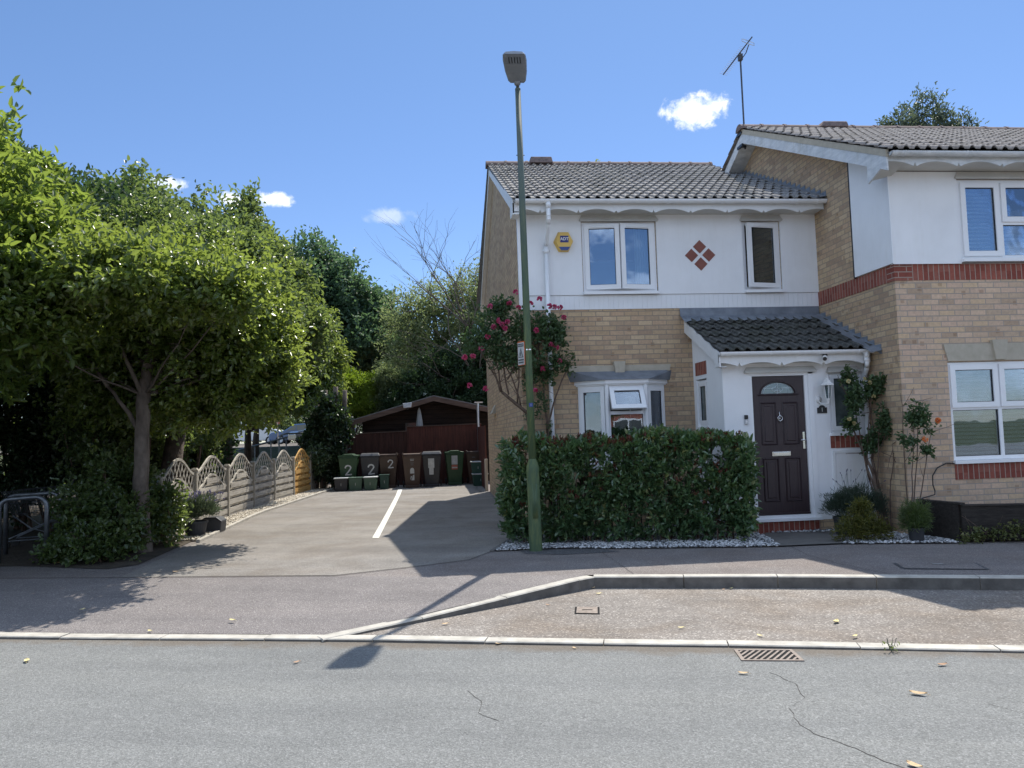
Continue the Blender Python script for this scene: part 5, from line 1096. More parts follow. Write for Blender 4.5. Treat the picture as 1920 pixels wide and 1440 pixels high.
mb.build('trunk', M['bark'], t, smooth=True)
tree('dark_evergreen', 'dense dark evergreen mass behind the shed roof beside the gable wall', (.4, 28.7, 0), [(.4, 28.7, -.1), (.4, 28.7, 1.2), (.4, 28.7, 2.4)], .16,
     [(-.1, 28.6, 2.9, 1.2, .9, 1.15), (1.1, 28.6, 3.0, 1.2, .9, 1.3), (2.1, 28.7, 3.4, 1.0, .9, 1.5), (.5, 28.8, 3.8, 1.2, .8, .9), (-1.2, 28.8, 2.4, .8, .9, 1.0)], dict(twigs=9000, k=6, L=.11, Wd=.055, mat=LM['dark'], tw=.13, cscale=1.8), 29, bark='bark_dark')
tree('gable_shrub', 'pale green leafy tree touching the gable wall under the barge board', (1.9, 29.4, 0), [(1.9, 29.4, -.1), (1.9, 29.4, 2), (1.75, 29.4, 4.2)], .08,
     [(1.7, 29.2, 5.1, .85, .8, 1.5), (1.2, 29.3, 4.1, .75, .7, 1.0), (1.95, 29.2, 6.4, .45, .6, .9)], dict(twigs=1700, k=6, L=.10, Wd=.055, mat=LM['olive'], tw=.12, cscale=2.2, clump=.6), 31, nbr=10)
tree('golden_conifer', 'clipped round golden green conifer left of the shed', (-2.95, 28.9, 0), [(-2.95, 28.9, -.1), (-2.95, 28.9, 1.2), (-2.95, 28.9, 2.4)], .09,
     [(-2.98, 28.8, 3.05, .88, .75, .98)], dict(twigs=4600, k=6, L=.11, Wd=.030, mat=LM['conif'], tw=.08, cscale=3, shell=.14, clump=.3, bottom=-1, rough=.15), 37, bark='bark_dark')
tree('bamboo_shrub', 'yellow green bamboo like shrub right of the round golden conifer', (-1.65, 29.0, 0), [(-1.65, 29, -.1), (-1.65, 29, 1), (-1.6, 29, 2.4)], .05,
     [(-1.62, 28.9, 3.35, .60, .5, .85), (-1.9, 29.0, 2.6, .55, .5, .7)], dict(twigs=2400, k=6, L=.12, Wd=.03, mat=LM['olive'], tw=.12, cscale=3, hang=.3), 41, bark='twig')
# pollarded stumps wrapped in ivy at the end of the fence
t = thing('ivy_stump', 'row of pollarded stumps smothered in dark ivy beside the bins', 'ivy', (-3.15, 23.4, 0)); rnd = random.Random(3); mb = MB()
for x, y, h_ in ((-3.35, 23.8, 3.0), (-3.05, 23.9, 3.1), (-2.8, 24.1, 3.0), (-3.6, 23.9, 2.6)): limb(mb, (x, y, -.1), (x+.1, y, h_), .10, .07, rnd, .04)
mb.build('stem', M['bark'], t, smooth=True)
crown('foliage', [(-3.15, 23.8, 1.95, .55, .45, .85), (-3.22, 23.8, 1.0, .42, .45, .9), (-2.85, 23.95, 1.55, .32, .22, .42), (-3.5, 23.9, 1.3, .4, .4, .8), (-2.95, 23.75, .75, .28, .3, .6)], 4200, 6, .085, .07, LM['ivy'], t, seed=43, cscale=3, tw=.08, clump=.4, upbias=.2)
t = thing('fence_end_shrub', 'glossy light leaved shrub at the far end of the wavy fence', 'shrub', (-3.35, 23.6, 0)); mb = MB(); limb(mb, (-3.35, 23.6, -.05), (-3.3, 23.5, .9), .03, .012, rnd); mb.build('stem', M['twig'], t)
crown('foliage', [(-3.40, 23.4, 1.02, .28, .25, .34), (-3.30, 23.4, .70, .22, .2, .34)], 260, 7, .11, .045, LM['ivyl'], t, seed=47, cscale=4, tw=.07, droop=.3)
# --- hedges / dark thicket behind the trolley area
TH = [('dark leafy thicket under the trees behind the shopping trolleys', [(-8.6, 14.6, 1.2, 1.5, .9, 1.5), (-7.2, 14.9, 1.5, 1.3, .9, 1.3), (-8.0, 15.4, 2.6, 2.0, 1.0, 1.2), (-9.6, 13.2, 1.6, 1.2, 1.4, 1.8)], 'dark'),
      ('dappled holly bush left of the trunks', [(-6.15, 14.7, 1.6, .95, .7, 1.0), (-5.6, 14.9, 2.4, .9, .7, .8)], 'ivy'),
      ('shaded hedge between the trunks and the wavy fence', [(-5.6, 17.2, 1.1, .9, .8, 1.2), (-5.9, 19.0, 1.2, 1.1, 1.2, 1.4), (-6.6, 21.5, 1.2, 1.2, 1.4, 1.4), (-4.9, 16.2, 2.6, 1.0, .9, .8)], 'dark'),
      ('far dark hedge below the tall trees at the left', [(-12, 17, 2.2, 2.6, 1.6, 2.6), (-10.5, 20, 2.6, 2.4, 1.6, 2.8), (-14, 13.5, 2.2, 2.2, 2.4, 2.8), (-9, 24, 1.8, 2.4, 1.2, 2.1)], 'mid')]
for i, (lb, bl, mt) in enumerate(TH):
    c = bl[0]; t = thing('thicket', lb, 'bush', (c[0], c[1], 0), 'bushes under the trees at the left'); rnd = random.Random(i); mb = MB()
    for b in bl:
        for k in range(5): limb(mb, (b[0]+rnd.uniform(-.3, .3), b[1]+rnd.uniform(-.2, .2), -.1), (b[0]+rnd.uniform(-.6, .6)*b[3], b[1]+rnd.uniform(-.5, .5)*b[4], b[2]+b[5]*.6), .035, .01, rnd, .1, 5, 5)
    mb.build('stem', M['twig'], t); crown('foliage', bl, 5200, 6, .10 if i < 3 else .15, .055 if i < 3 else .08, LM[mt], t, seed=100+i, cscale=1.7, tw=.13, shell=.28, clump=.4)
# overhead canopy that shades the trolley area
tree('spreading_tree', 'spreading dark tree overhanging the shaded trolley area', (-8.6, 13.8, 0), [(-8.6, 13.8, -.1), (-8.6, 13.8, 1.6), (-8.3, 13.7, 3)], .20,
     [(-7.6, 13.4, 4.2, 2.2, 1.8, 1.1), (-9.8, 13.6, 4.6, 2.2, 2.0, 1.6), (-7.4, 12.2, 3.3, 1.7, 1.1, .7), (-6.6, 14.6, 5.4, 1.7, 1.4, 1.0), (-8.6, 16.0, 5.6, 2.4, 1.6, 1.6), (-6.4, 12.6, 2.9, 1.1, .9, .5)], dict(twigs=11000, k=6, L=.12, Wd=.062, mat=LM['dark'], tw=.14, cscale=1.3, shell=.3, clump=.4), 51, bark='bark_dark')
# --- foreground bush at the corner of the drive
t = thing('corner_bush', 'low spreading dark green bush around the pale tree trunk', 'bush', (-4.5, 11.0, 0)); rnd = random.Random(12); mb = MB()
bl = [(-4.72, 11.2, .52, .42, .5, .50), (-4.35, 11.1, .42, .42, .4, .46), (-4.10, 12.1, .42, .30, .5, .48), (-4.38, 10.60, .24, .42, .32, .28), (-4.55, 11.9, .78, .42, .4, .50), (-4.85, 10.65, .16, .25, .25, .20), (-4.75, 11.6, .95, .22, .3, .40)]
for b in bl:
    for k in range(6): limb(mb, (b[0]+rnd.uniform(-.1, .1), b[1]+rnd.uniform(-.1, .1), -.02), (b[0]+rnd.uniform(-.8, .8)*b[3], b[1]+rnd.uniform(-.8, .8)*b[4], b[2]+b[5]*rnd.uniform(.3, .9)), .012, .004, rnd, .12, 5, 5)
mb.build('stem', M['twig'], t); crown('foliage', bl, 2500, 6, .075, .050, LM['mid'], t, seed=61, cscale=4, tw=.09, shell=.42, clump=.7, zmin=.02)

# --- hedge
t = thing('hedge', 'dense clipped evergreen hedge with reddish new tips in front of the bay window', 'hedge', (2.6, 10.4, 0)); rng = np.random.default_rng(5); rnd = random.Random(5)
HP = lambda u, w: (1.13+u*2.90+.0*w, 10.62-u*.62+w*.36)           # hedge axis from left-back to right-front
mb = MB()
for i in range(70):
    u = (i+.5)/70; a = HP(u, rnd.uniform(-.5, .5)); b = HP(u+rnd.uniform(-.03, .03), rnd.uniform(-.8, .8)); limb(mb, (a[0], a[1], -.02), (b[0], b[1], rnd.uniform(.9, 1.35)), .014, .004, rnd, .10, 5, 5)
mb.build('stem', M['twig'], t)
def hedge_pts(n, part):
    u = rng.random(n); s_ = rng.random(n)
    w = np.zeros(n); z = np.zeros(n); O = np.zeros((n, 3)); bulge = 1+.12*np.sin(u*14)+.09*np.sin(u*33+1)+.05*np.sin(u*71)
    fr = s_ < .60; tp = (s_ >= .60) & (s_ < .84); bk = s_ >= .84
    zt = 1.33+.035*np.sin(u*23)+.05*np.sin(u*9+2)+.03*u+.02*np.sin(u*57)
    z[fr] = rng.uniform(.05, 1, fr.sum())*zt[fr]; w[fr] = -(bulge[fr])*(.48+.52*np.sin(np.clip(z[fr]/1.0, 0, 1)*1.75)+.07*np.sin(z[fr]*9+u[fr]*30)); O[fr] = [-.1, -1, .25]
    w[tp] = rng.uniform(-1, 1, tp.sum()); z[tp] = zt[tp]; O[tp] = [0, -.2, 1]
    w[bk] = 1; z[bk] = rng.uniform(.2, 1, bk.sum())*zt[bk]; O[bk] = [0, 1, .2]
    dep = np.abs(rng.normal(0, .16, n)); w = w*(1-dep*.8); z = z-dep*.12*(tp)
    X = 1.13+u*2.90; Y = 10.62-u*.62+w*.36
    return np.stack([X, Y, z], 1), O
def ends(n):
    P = []; O = []
    for (cx, cy, sx, rz_) in ((1.14, 10.60, -1, .75), (3.99, 10.03, 1, .75)):
        d = rng.normal(0, 1, (n//2, 3)); d /= np.linalg.norm(d, axis=1, keepdims=True); d[:, 0] = np.abs(d[:, 0])*sx; r = 1-np.abs(rng.normal(0, .14, len(d)))
        pz = rng.uniform(.12, 1.34, len(d)); k = np.sqrt(np.clip(1-((pz-.75)/1.0)**2, .2, 1)); P.append(np.stack([cx+d[:, 0]*r*.24*k, cy+d[:, 1]*r*.36, pz], 1)); O.append(d)
    return np.concatenate(P), np.concatenate(O)
P, O = hedge_pts(5400, 0); P2, O2 = ends(1100); P = np.concatenate([P, P2]); O = np.concatenate([O, O2]); n = len(P); k = 5
nz = np.sin(P[:, 0]*9)*np.sin(P[:, 2]*8+P[:, 0]*4)+.6*np.sin(P[:, 0]*19+P[:, 2]*15)+.5*np.sin(P[:, 0]*4.5-P[:, 2]*5); kp = rng.random(n) < np.clip(.74+.50*nz, .07, 1); P, O = P[kp], O[kp]; n = len(P)
C = np.repeat(P+rng.normal(0, .03, (n, 3)), k, 0)+rng.normal(0, .022, (n*k, 3)); td = np.repeat(O*.7+np.array([0, 0, .45])+rng.normal(0, .3, (n, 3)), k, 0); D = td+rng.normal(0, .55, (n*k, 3))
tn = np.clip(.5*np.repeat(rng.random(n), k)+.5*rng.random(n*k)-.08+.10*np.repeat(P[:, 2], k)/1.4, 0, 1)
leaf_mesh('foliage', C, D, .092*rng.uniform(.7, 1.3, n*k), .042*rng.uniform(.8, 1.2, n*k), LM['photinia'], t, 6, .22, .8, tn, .12)
n = 320; u = rng.random(n)**1.15; X = 1.08+u*2.95; Y = 10.62-u*.62+rng.uniform(-.36, .25, n); Z = 1.34+.03*np.sin(u*23)+rng.uniform(-.04, .07, n); lowm = rng.random(n) < .25; Z[lowm] = rng.uniform(.5, 1.35, lowm.sum()); Y[lowm] = 10.62-u[lowm]*.62-.36
k = 6; C = np.repeat(np.stack([X, Y, Z], 1), k, 0)+rng.normal(0, .012, (n*k, 3)); D = np.repeat(np.array([[0, -.15, .8]]), n*k, 0)+rng.normal(0, .5, (n*k, 3))
leaf_mesh('new_tips', C, D, .066*rng.uniform(.7, 1.3, n*k), .022, LM['red'], t, 8, .2, .8, None, .1)

# --- roses
def blooms(name, pts, r, mat, parent, seed):
    rng = np.random.default_rng(seed); C = []; D = []
    for p in pts:
        m_ = 20; d = rng.normal(0, 1, (m_, 3)); d /= np.linalg.norm(d, axis=1, keepdims=True); C.append(np.array(p)+d*r*.25); D.append(d+np.array([0, -.6, .3]))
    for i, (c_, d_) in enumerate(zip(C, D)): leaf_mesh(name, c_, d_, r*.85, r*1.0, mat, parent, seed+i, .5, .1, None, -.3)
t = thing('climbing_rose', 'tall climbing rose with pink flowers at the left corner of the house', 'rose', (1.45, 11.45, 0)); rnd = random.Random(21); mb = MB()
knee = (1.40, 11.42, 1.80)
limb(mb, (1.50, 11.45, -.02), (1.46, 11.42, 1.2), .035, .03, rnd, .04); limb(mb, (1.46, 11.42, 1.15), knee, .03, .028, rnd, .05); limb(mb, knee, (1.02, 11.35, 2.12), .028, .022, rnd, .06); limb(mb, (1.75, 11.5, -.02), (1.70, 11.5, 1.6), .02, .015, rnd, .08); limb(mb, (1.70, 11.5, 1.5), (2.0, 11.42, 2.4), .016, .01, rnd, .1); limb(mb, (1.70, 11.5, 1.5), (1.60, 11.42, 2.8), .018, .01, rnd, .1)
tips = []
for a, b in (((1.02, 11.35, 2.12), (.80, 11.2, 3.1)), ((1.12, 11.35, 2.08), (1.05, 11.3, 3.3)), ((1.25, 11.38, 1.95), (1.35, 11.3, 3.1)), ((1.02, 11.35, 2.12), (.62, 11.1, 2.8)), ((1.3, 11.4, 1.9), (1.0, 11.3, 2.7)), (knee, (1.6, 11.35, 2.9)), ((1.0, 11.35, 2.12), (.9, 11.3, 2.5)), ((1.5, 11.4, 2.6), (1.8, 11.3, 3.2)), ((1.1, 11.3, 2.3), (1.3, 11.2, 2.9))):
    pts = limb(mb, a, b, .014, .006, rnd, .12); tips.append(pts)
    for _ in range(5): q = rnd.choice(pts[1:]); limb(mb, q, q+Vector((rnd.gauss(0, .2), rnd.gauss(0, .1), rnd.gauss(.1, .22))), .006, .003, rnd, .1, 4, 5)
mb.build('stem', M['twig'], t, smooth=True)
bl = [(1.0, 11.25, 3.05, .36, .22, .38), (.72, 11.1, 2.82, .30, .20, .27), (1.55, 11.35, 3.02, .38, .20, .34), (1.25, 11.25, 2.62, .52, .22, .26), (1.86, 11.38, 2.95, .17, .14, .30), (1.92, 11.40, 2.50, .20, .14, .20), (1.62, 11.4, 2.35, .16, .12, .22), (1.05, 11.2, 3.38, .18, .14, .14)]
crown('foliage', bl, 1350, 5, .055, .038, LM['rose'], t, seed=71, cscale=5, tw=.05, shell=.4, clump=.4)
bl = [(1.45, 11.42, 1.6, .07, .06, .6), (1.62, 11.42, 1.9, .12, .08, .3), (1.40, 11.40, 2.2, .10, .08, .18), (1.72, 11.5, 1.2, .06, .05, .5)]
crown('foliage', bl, 150, 5, .045, .03, LM['rose'], t, seed=72, cscale=5, tw=.04, shell=.4)
fl = [(.98, 11.02, 3.14), (.85, 11.0, 3.35), (.90, 11.02, 3.05), (1.28, 11.1, 3.34), (1.24, 11.05, 3.56), (1.14, 11.06, 3.40), (1.46, 11.12, 3.40), (1.60, 11.15, 3.47), (1.75, 11.18, 3.37), (1.83, 11.2, 3.36), (1.92, 11.25, 3.36), (1.98, 11.3, 3.22), (.80, 10.92, 2.90), (.70, 10.9, 2.72), (.58, 10.9, 2.62), (1.53, 11.1, 3.0), (1.84, 11.25, 2.76), (1.88, 11.25, 2.55), (1.75, 11.22, 2.80), (1.62, 11.2, 2.44), (1.50, 11.2, 2.12), (1.02, 11.0, 3.08), (1.06, 11.0, 3.02), (1.1, 11.02, 3.12), (.46, 10.85, 2.6), (.52, 10.9, 2.2), (.75, 10.9, 2.15)]
blooms('flower', fl, .040, M['pinkp'], t, 5)
t = thing('climbing_rose', 'cream flowered climbing rose on brown stems around the porch downpipe', 'rose', (6.02, 10.2, 0)); rnd = random.Random(31); mb = MB()
for a, b, c, r_ in (((6.05, 9.95, -.02), (5.98, 10.05, .8), (5.80, 10.2, 1.45), .028), ((6.10, 9.95, -.02), (6.0, 10.1, 1.0), (6.05, 10.15, 1.75), .022), ((6.12, 9.98, 0), (5.95, 10.1, .7), (5.85, 10.22, 1.9), .016), ((6.05, 9.9, 0), (6.0, 10.0, .6), (6.15, 9.95, 1.8), .014), ((6.08, 9.95, 0), (5.92, 10.1, .9), (6.1, 10.1, 2.0), .016), ((6.1, 9.9, 0), (6.13, 9.9, .7), (6.15, 9.85, 1.2), .010)):
    limb(mb, a, b, r_, r_*.8, rnd, .05); pts = limb(mb, b, c, r_*.8, r_*.3, rnd, .08)
    for _ in range(5): q = rnd.choice(pts[1:]); limb(mb, q, q+Vector((rnd.gauss(0, .16), rnd.gauss(-.05, .08), rnd.gauss(.12, .16))), .006, .003, rnd, .1, 4, 5)
mb.build('stem', M['twig'], t, smooth=True)
crown('foliage', [(6.0, 10.15, 1.92, .27, .14, .12), (5.83, 10.15, 1.75, .13, .10, .20), (6.16, 10.05, 2.0, .20, .12, .13), (5.78, 10.2, 2.12, .10, .08, .15), (5.76, 10.15, 1.48, .12, .08, .13), (6.0, 10.1, 1.2, .16, .08, .2), (6.1, 9.95, 1.5, .10, .08, .25)], 620, 5, .055, .040, LM['rose'], t, seed=81, cscale=6, tw=.04, shell=.45)
blooms('flower', [(5.70, 10.05, 2.08), (5.68, 10.05, 1.56), (5.98, 10.0, 2.05), (5.90, 10.0, 2.10), (5.74, 10.05, 1.50), (6.02, 10.0, 1.86)], .028, M['yelp'], t, 6)
t = thing('rose_bush', 'slender rose with two orange blooms against the neighbouring brick corner', 'rose', (6.15, 9.45, 0)); rnd = random.Random(41); mb = MB()
for a, b in (((6.10, 9.50, -.02), (6.15, 9.35, 1.5)), ((6.12, 9.5, -.02), (6.02, 9.35, 1.7)), ((6.1, 9.5, 0), (6.35, 9.30, 1.35)), ((6.1, 9.5, 0), (6.2, 9.35, 1.75))):
    pts = limb(mb, a, b, .011, .004, rnd, .08)
    for _ in range(4): q = rnd.choice(pts[4:]); limb(mb, q, q+Vector((rnd.gauss(.05, .14), rnd.gauss(0, .05), rnd.gauss(.12, .1))), .004, .002, rnd, .1, 4, 5)
mb.build('stem', M['twig'], t, smooth=True)
crown('foliage', [(6.18, 9.33, 1.52, .20, .10, .20), (6.35, 9.3, 1.45, .13, .08, .13), (6.08, 9.35, 1.2, .10, .08, .25), (6.28, 9.3, 1.12, .07, .05, .08)], 230, 5, .05, .035, LM['rose'], t, seed=91, cscale=6, tw=.05, shell=.5)
blooms('flower', [(6.21, 9.22, 1.27), (6.40, 9.22, 1.50)], .036, M['orp'], t, 7)

# --- pots and small plants
def pot(parent, c, r0, r1, h_):
    mb = MB(); mb.lathe((c[0], c[1], 0.015), [(r0, 0), (r1*.96, h_*.86), (r1*1.03, h_*.87), (r1*1.03, h_), (r1*.93, h_), (r1*.9, h_-.03)], 24); return mb.build('pot', M['pot'], parent, smooth=False)
def spiky(parent, blobs, n, L, Wd, mat, seed, name='foliage', up=.9, spread=.45, zmin=.02, droop=.05):
    rng = np.random.default_rng(seed); P, O = blob_points(blobs, n, rng, .45, .35, 6, -.6); P[:, 2] = np.maximum(P[:, 2], zmin)
    D = O*.8+np.array([0, 0, up])+rng.normal(0, spread, P.shape); return leaf_mesh(name, P, D, L*rng.uniform(.6, 1.3, len(P)), Wd, mat, parent, seed, .2, .3, None, droop)
def flower_stalks(parent, base, n, h_, spread, seed, fmat, hl=.03, fr=.006):
    rnd = random.Random(seed); mb = MB()
    for _ in range(n):
        a = Vector((base[0]+rnd.gauss(0, spread*.25), base[1]+rnd.gauss(0, spread*.2), base[2])); b = a+Vector((rnd.gauss(-.02, spread*.7), rnd.gauss(-.03, spread*.4), h_*rnd.uniform(.6, 1.1)))
        limb(mb, a, b, .0022, .0016, rnd, .08, 4, 4); d = (b-a).normalized(); mf = MB(); mf.tube([b, b+d*hl*.3, b+d*hl*.8, b+d*hl], [fr*.5, fr, fr*.9, fr*.2], 6); mf.build('flower', fmat, parent)
    mb.build('stalks', LMS, parent)
LMS = simple('grey_green_stalk', (.08, .10, .07), (.12, .14, .10), 20, .8)
FLD = simple('dry_lavender_head', (.05, .045, .09), (.09, .08, .14), 20, .8)
FLP = simple('purple_lavender_head', (.20, .17, .34), (.30, .27, .44), 20, .8)
t = thing('lavender_pot', 'dark potted lavender bush with dried flower spikes right of the doorstep', 'potted plant', (5.42, 9.92, 0)); pot(t, (5.42, 9.92), .085, .115, .24)
spiky(t, [(5.50, 9.98, .42, .26, .18, .17), (5.72, 10.0, .48, .30, .18, .19), (5.38, 9.95, .36, .18, .14, .12), (5.88, 9.95, .36, .22, .15, .22), (5.6, 9.9, .30, .3, .15, .14)], 9500, .055, .0065, LM['lavdk'], 3); flower_stalks(t, (5.55, 9.92, .5), 17, .33, .2, 9, FLD)
t = thing('golden_juniper', 'low feathery golden juniper spilling over the white gravel by the step', 'shrub', (5.36, 9.38, 0)); mb = MB(); rnd = random.Random(2)
for k in range(9): limb(mb, (5.36, 9.4, -.02), (5.36+rnd.gauss(0, .18), 9.35+rnd.gauss(0, .1), rnd.uniform(.15, .45)), .010, .004, rnd)
mb.build('stem', M['twig'], t); spiky(t, [(5.35, 9.36, .20, .29, .18, .20), (5.38, 9.38, .40, .13, .10, .16), (5.22, 9.33, .12, .22, .15, .12), (5.55, 9.34, .13, .2, .15, .13)], 4200, .060, .010, LM['gold'], 4, up=.15, spread=.6, droop=.25)
t = thing('potted_shrub', 'small feathery green shrub in a charcoal pot beside the timber planter', 'potted plant', (5.93, 9.08, 0)); pot(t, (5.93, 9.10), .075, .10, .17)
spiky(t, [(5.93, 9.1, .34, .17, .15, .17), (5.90, 9.08, .22, .16, .14, .10)], 3800, .060, .007, LM['mid'], 5, up=.3, spread=.6)
t = thing('lavender_pot', 'flowering purple lavender in a black pot at the end of the gravel strip', 'potted plant', (-3.85, 13.0, 0)); pot(t, (-3.85, 12.95), .14, .19, .24)
spiky(t, [(-3.80, 13.0, .42, .30, .25, .20), (-3.95, 12.9, .36, .20, .20, .15)], 5200, .075, .010, LM['lav'], 6, up=.8); flower_stalks(t, (-3.80, 13.0, .40), 90, .28, .30, 10, FLP, .045, .008)
t = thing('trough_planter', 'empty black arched trough behind the lavender pot', 'planter', (-3.70, 13.35, 0)); mb = MB()
mb.prism([(-3.88, 13.3, .015), (-3.56, 13.3, .015), (-3.54, 13.3, .20), (-3.62, 13.3, .26), (-3.80, 13.3, .26), (-3.90, 13.3, .20)], (0, .35, 0)); mb.build('body', M['pot'], t, bevel=.015)
mb = MB(); mb.tube([(-3.90, 13.29, .20), (-3.80, 13.29, .265), (-3.62, 13.29, .265), (-3.54, 13.29, .20)], .010, 6); mb.build('rim', M['dkmetal'], t)
t = thing('trailing_vine', 'trailing yellow green vine at the foot of the timber planter', 'vine', (7.0, 8.80, 0)); mb = MB(); rnd = random.Random(14)
for k in range(16): a = (6.5+rnd.random()*1.4, 8.95-rnd.random()*.1, .02); limb(mb, a, (a[0]+rnd.gauss(0, .25), a[1]-rnd.random()*.2, rnd.uniform(.05, .35)), .005, .002, rnd, .2, 5, 4)
mb.build('stem', M['twig'], t); crown('foliage', [(7.0, 8.80, .12, .34, .14, .13), (7.45, 8.75, .14, .4, .14, .16), (6.55, 8.85, .07, .24, .10, .09), (7.9, 8.75, .1, .3, .12, .14)], 520, 4, .035, .028, LM['vine'], t, seed=97, cscale=6, tw=.05, shell=.5, zmin=.01)
t = thing('kerb_weed', 'small green weed growing out of the road kerb joint', 'weed', (3.18, 5.27, -.12)); rng = np.random.default_rng(4); n = 26
C = np.stack([3.18+rng.normal(0, .03, n), 5.25+rng.normal(0, .02, n), -.12+rng.uniform(0, .06, n)], 1); leaf_mesh('leaves', C, np.stack([rng.normal(0, .6, n), rng.normal(-.1, .4, n), rng.uniform(.3, 1, n)], 1), .028, .009, LM['mid'], t, 3)
mb = MB(); rnd = random.Random(9)
for k in range(5): limb(mb, (3.18, 5.25, -.12), (3.18+rnd.gauss(0, .04), 5.24, -.02), .003, .0015, rnd, .1, 4, 4)
mb.build('stalks', LMS, t)
# --- tree behind the roofs
tree('eucalyptus_tree', 'airy grey green tree rising behind the neighbouring roof', (18.0, 25.5, 0), [(18, 25.5, -.1), (18, 25.5, 4), (17.8, 25.5, 8), (17.7, 25.5, 11)], .25,
     [(17.9, 25.4, 12.0, .9, .9, 1.15), (16.7, 25.3, 11.6, .8, .9, .75), (18.9, 25.5, 11.7, .9, .9, .8), (17.6, 25.5, 10.6, 2.2, 1.2, 1.0)], dict(twigs=2600, k=6, L=.13, Wd=.055, mat=LM['euc'], tw=.14, cscale=2.5, clump=.75, shell=.3), 99)
tree('hidden_tree', 'tree tip just showing above the ridge of the nearer roof', (6.2, 26, 0), [(6.0, 26, -.1), (6.0, 26, 5), (6.0, 26, 9.4)], .12, [(6.05, 26, 10.50, .22, .3, .42), (6.4, 26, 10.35, .2, .3, .35), (9.0, 26.2, 10.45, .16, .3, .35), (7.4, 26, 9.0, 1.6, .8, 1.0)], dict(twigs=420, k=5, L=.12, Wd=.055, mat=LM['olive'], tw=.09, cscale=2), 98, nbr=6)
# ================================================================== WAVY DRIVEWAY FENCE
POSTS = [(-4.26, 10.9+1.62), (-4.23, 14.20), (-4.15, 16.03), (-4.08, 17.92), (-4.00, 19.80), (-3.85, 21.60), (-3.66, 23.30), (-3.42, 25.0)]
FN = thing('wave_fence', 'weathered timber fence of wave topped trellis panels along the driveway', 'fence', (-4.1, 18.0, 0))
for i, (x, y) in enumerate(POSTS):
    mb = MB(); mb.box(x-.045, x+.045, y-.045, y+.045, -.2, 1.03); mb.hexa([(x-.06, y-.06, 1.03), (x+.06, y-.06, 1.03), (x+.06, y+.06, 1.03), (x-.06, y+.06, 1.03)], [(x-.035, y-.035, 1.065), (x+.035, y-.035, 1.065), (x+.035, y+.035, 1.065), (x-.035, y+.035, 1.065)]); mb.build('post', M['fence_post'], FN)
for i in range(len(POSTS)-1):
    a, b = POSTS[i], POSTS[i+1]; mt = M['fence_new'] if i == 5 else M['fence']; d = Vector((b[0]-a[0], b[1]-a[1], 0)); L = d.length; d.normalize(); nn = Vector((d.y, -d.x, 0)); s0, s1 = .05, L-.05
    P = lambda s_, z_, o: (a[0]+d.x*s_+nn.x*o, a[1]+d.y*s_+nn.y*o, z_)
    wave = lambda s_, lo, hi: lo+(hi-lo)*(.5-.5*math.cos(2*math.pi*(s_-s0)/(s1-s0)))**.9
    mb = MB(); N = 22
    for (lo, hi, w_, th) in ((.985, 1.265, .045, .030), (.66, .93, .040, .028)):
        for k in range(N):
            sa, sb = s0+(s1-s0)*k/N, s0+(s1-s0)*(k+1)/N; za, zb_ = wave(sa, lo, hi), wave(sb, lo, hi)
            mb.hexa([P(sa, za-w_, -th/2), P(sb, zb_-w_, -th/2), P(sb, zb_-w_, th/2), P(sa, za-w_, th/2)], [P(sa, za, -th/2), P(sb, zb_, -th/2), P(sb, zb_, th/2), P(sa, za, th/2)])
    for sgn, off in ((1, .006), (-1, -.006)):     # diagonal lattice
        k = -8
        while k*.17 < L+.5:
            s_ = k*.17; k += 1; seg_ = []
            for q in range(13):
                z_ = .62+q*.055; ss = s_+sgn*(z_-.9)*.75
                if s0 < ss < s1 and wave(ss, .66, .93)-.02 < z_ < wave(ss, .985, 1.265)-.01: seg_.append((ss, z_))
            if len(seg_) > 1:
                (sa, za), (sb, zb_) = seg_[0], seg_[-1]; mb.hexa([P(sa-.013, za, off-.004), P(sa+.013, za, off-.004), P(sa+.013, za, off+.004), P(sa-.013, za, off+.004)], [P(sb-.013, zb_, off-.004), P(sb+.013, zb_, off-.004), P(sb+.013, zb_, off+.004), P(sb-.013, zb_, off+.004)])
    pn = mb.build('trellis_top', mt, FN)
    if i == 5: pn['label'] = 'fresh orange brown trellis top'
    mb = MB()
    for k in range(12):
        z_ = .085+k*.0825; o = .020 if k % 2 == 0 else -.030; zt = z_+(.100 if k % 2 == 0 else .074); sa, sb = s0, s1
        if zt > .62:           # trim the upper boards to the arch
            n_ = 40; ok = [s0+(s1-s0)*q/n_ for q in range(n_+1) if wave(s0+(s1-s0)*q/n_, .66, .93)-.02 > zt-.03]
            if not ok: break
            sa, sb = ok[0], ok[-1]
        mb.hexa([P(sa, z_, o-.007), P(sb, z_, o-.007), P(sb, z_, o+.007), P(sa, z_, o+.007)], [P(sa, zt, o-.007), P(sb, zt, o-.007), P(sb, zt, o+.007), P(sa, zt, o+.007)])
    mb.hexa([P(s0, -.05, -.02), P(s1, -.05, -.02), P(s1, -.05, .02), P(s0, -.05, .02)], [P(s0, .09, -.02), P(s1, .09, -.02), P(s1, .09, .02), P(s0, .09, .02)])
    for q in range(1, 4): s_ = s0+(s1-s0)*q/4; mb.hexa([P(s_-.012, .05, -.004), P(s_+.012, .05, -.004), P(s_+.012, .05, .004), P(s_-.012, .05, .004)], [P(s_-.012, .70, -.004), P(s_+.012, .70, -.004), P(s_+.012, .70, .004), P(s_-.012, .70, .004)])
    pn = mb.build('slat_panel', mt, FN)
    if i == 5: pn['label'] = 'new orange brown slatted panel'

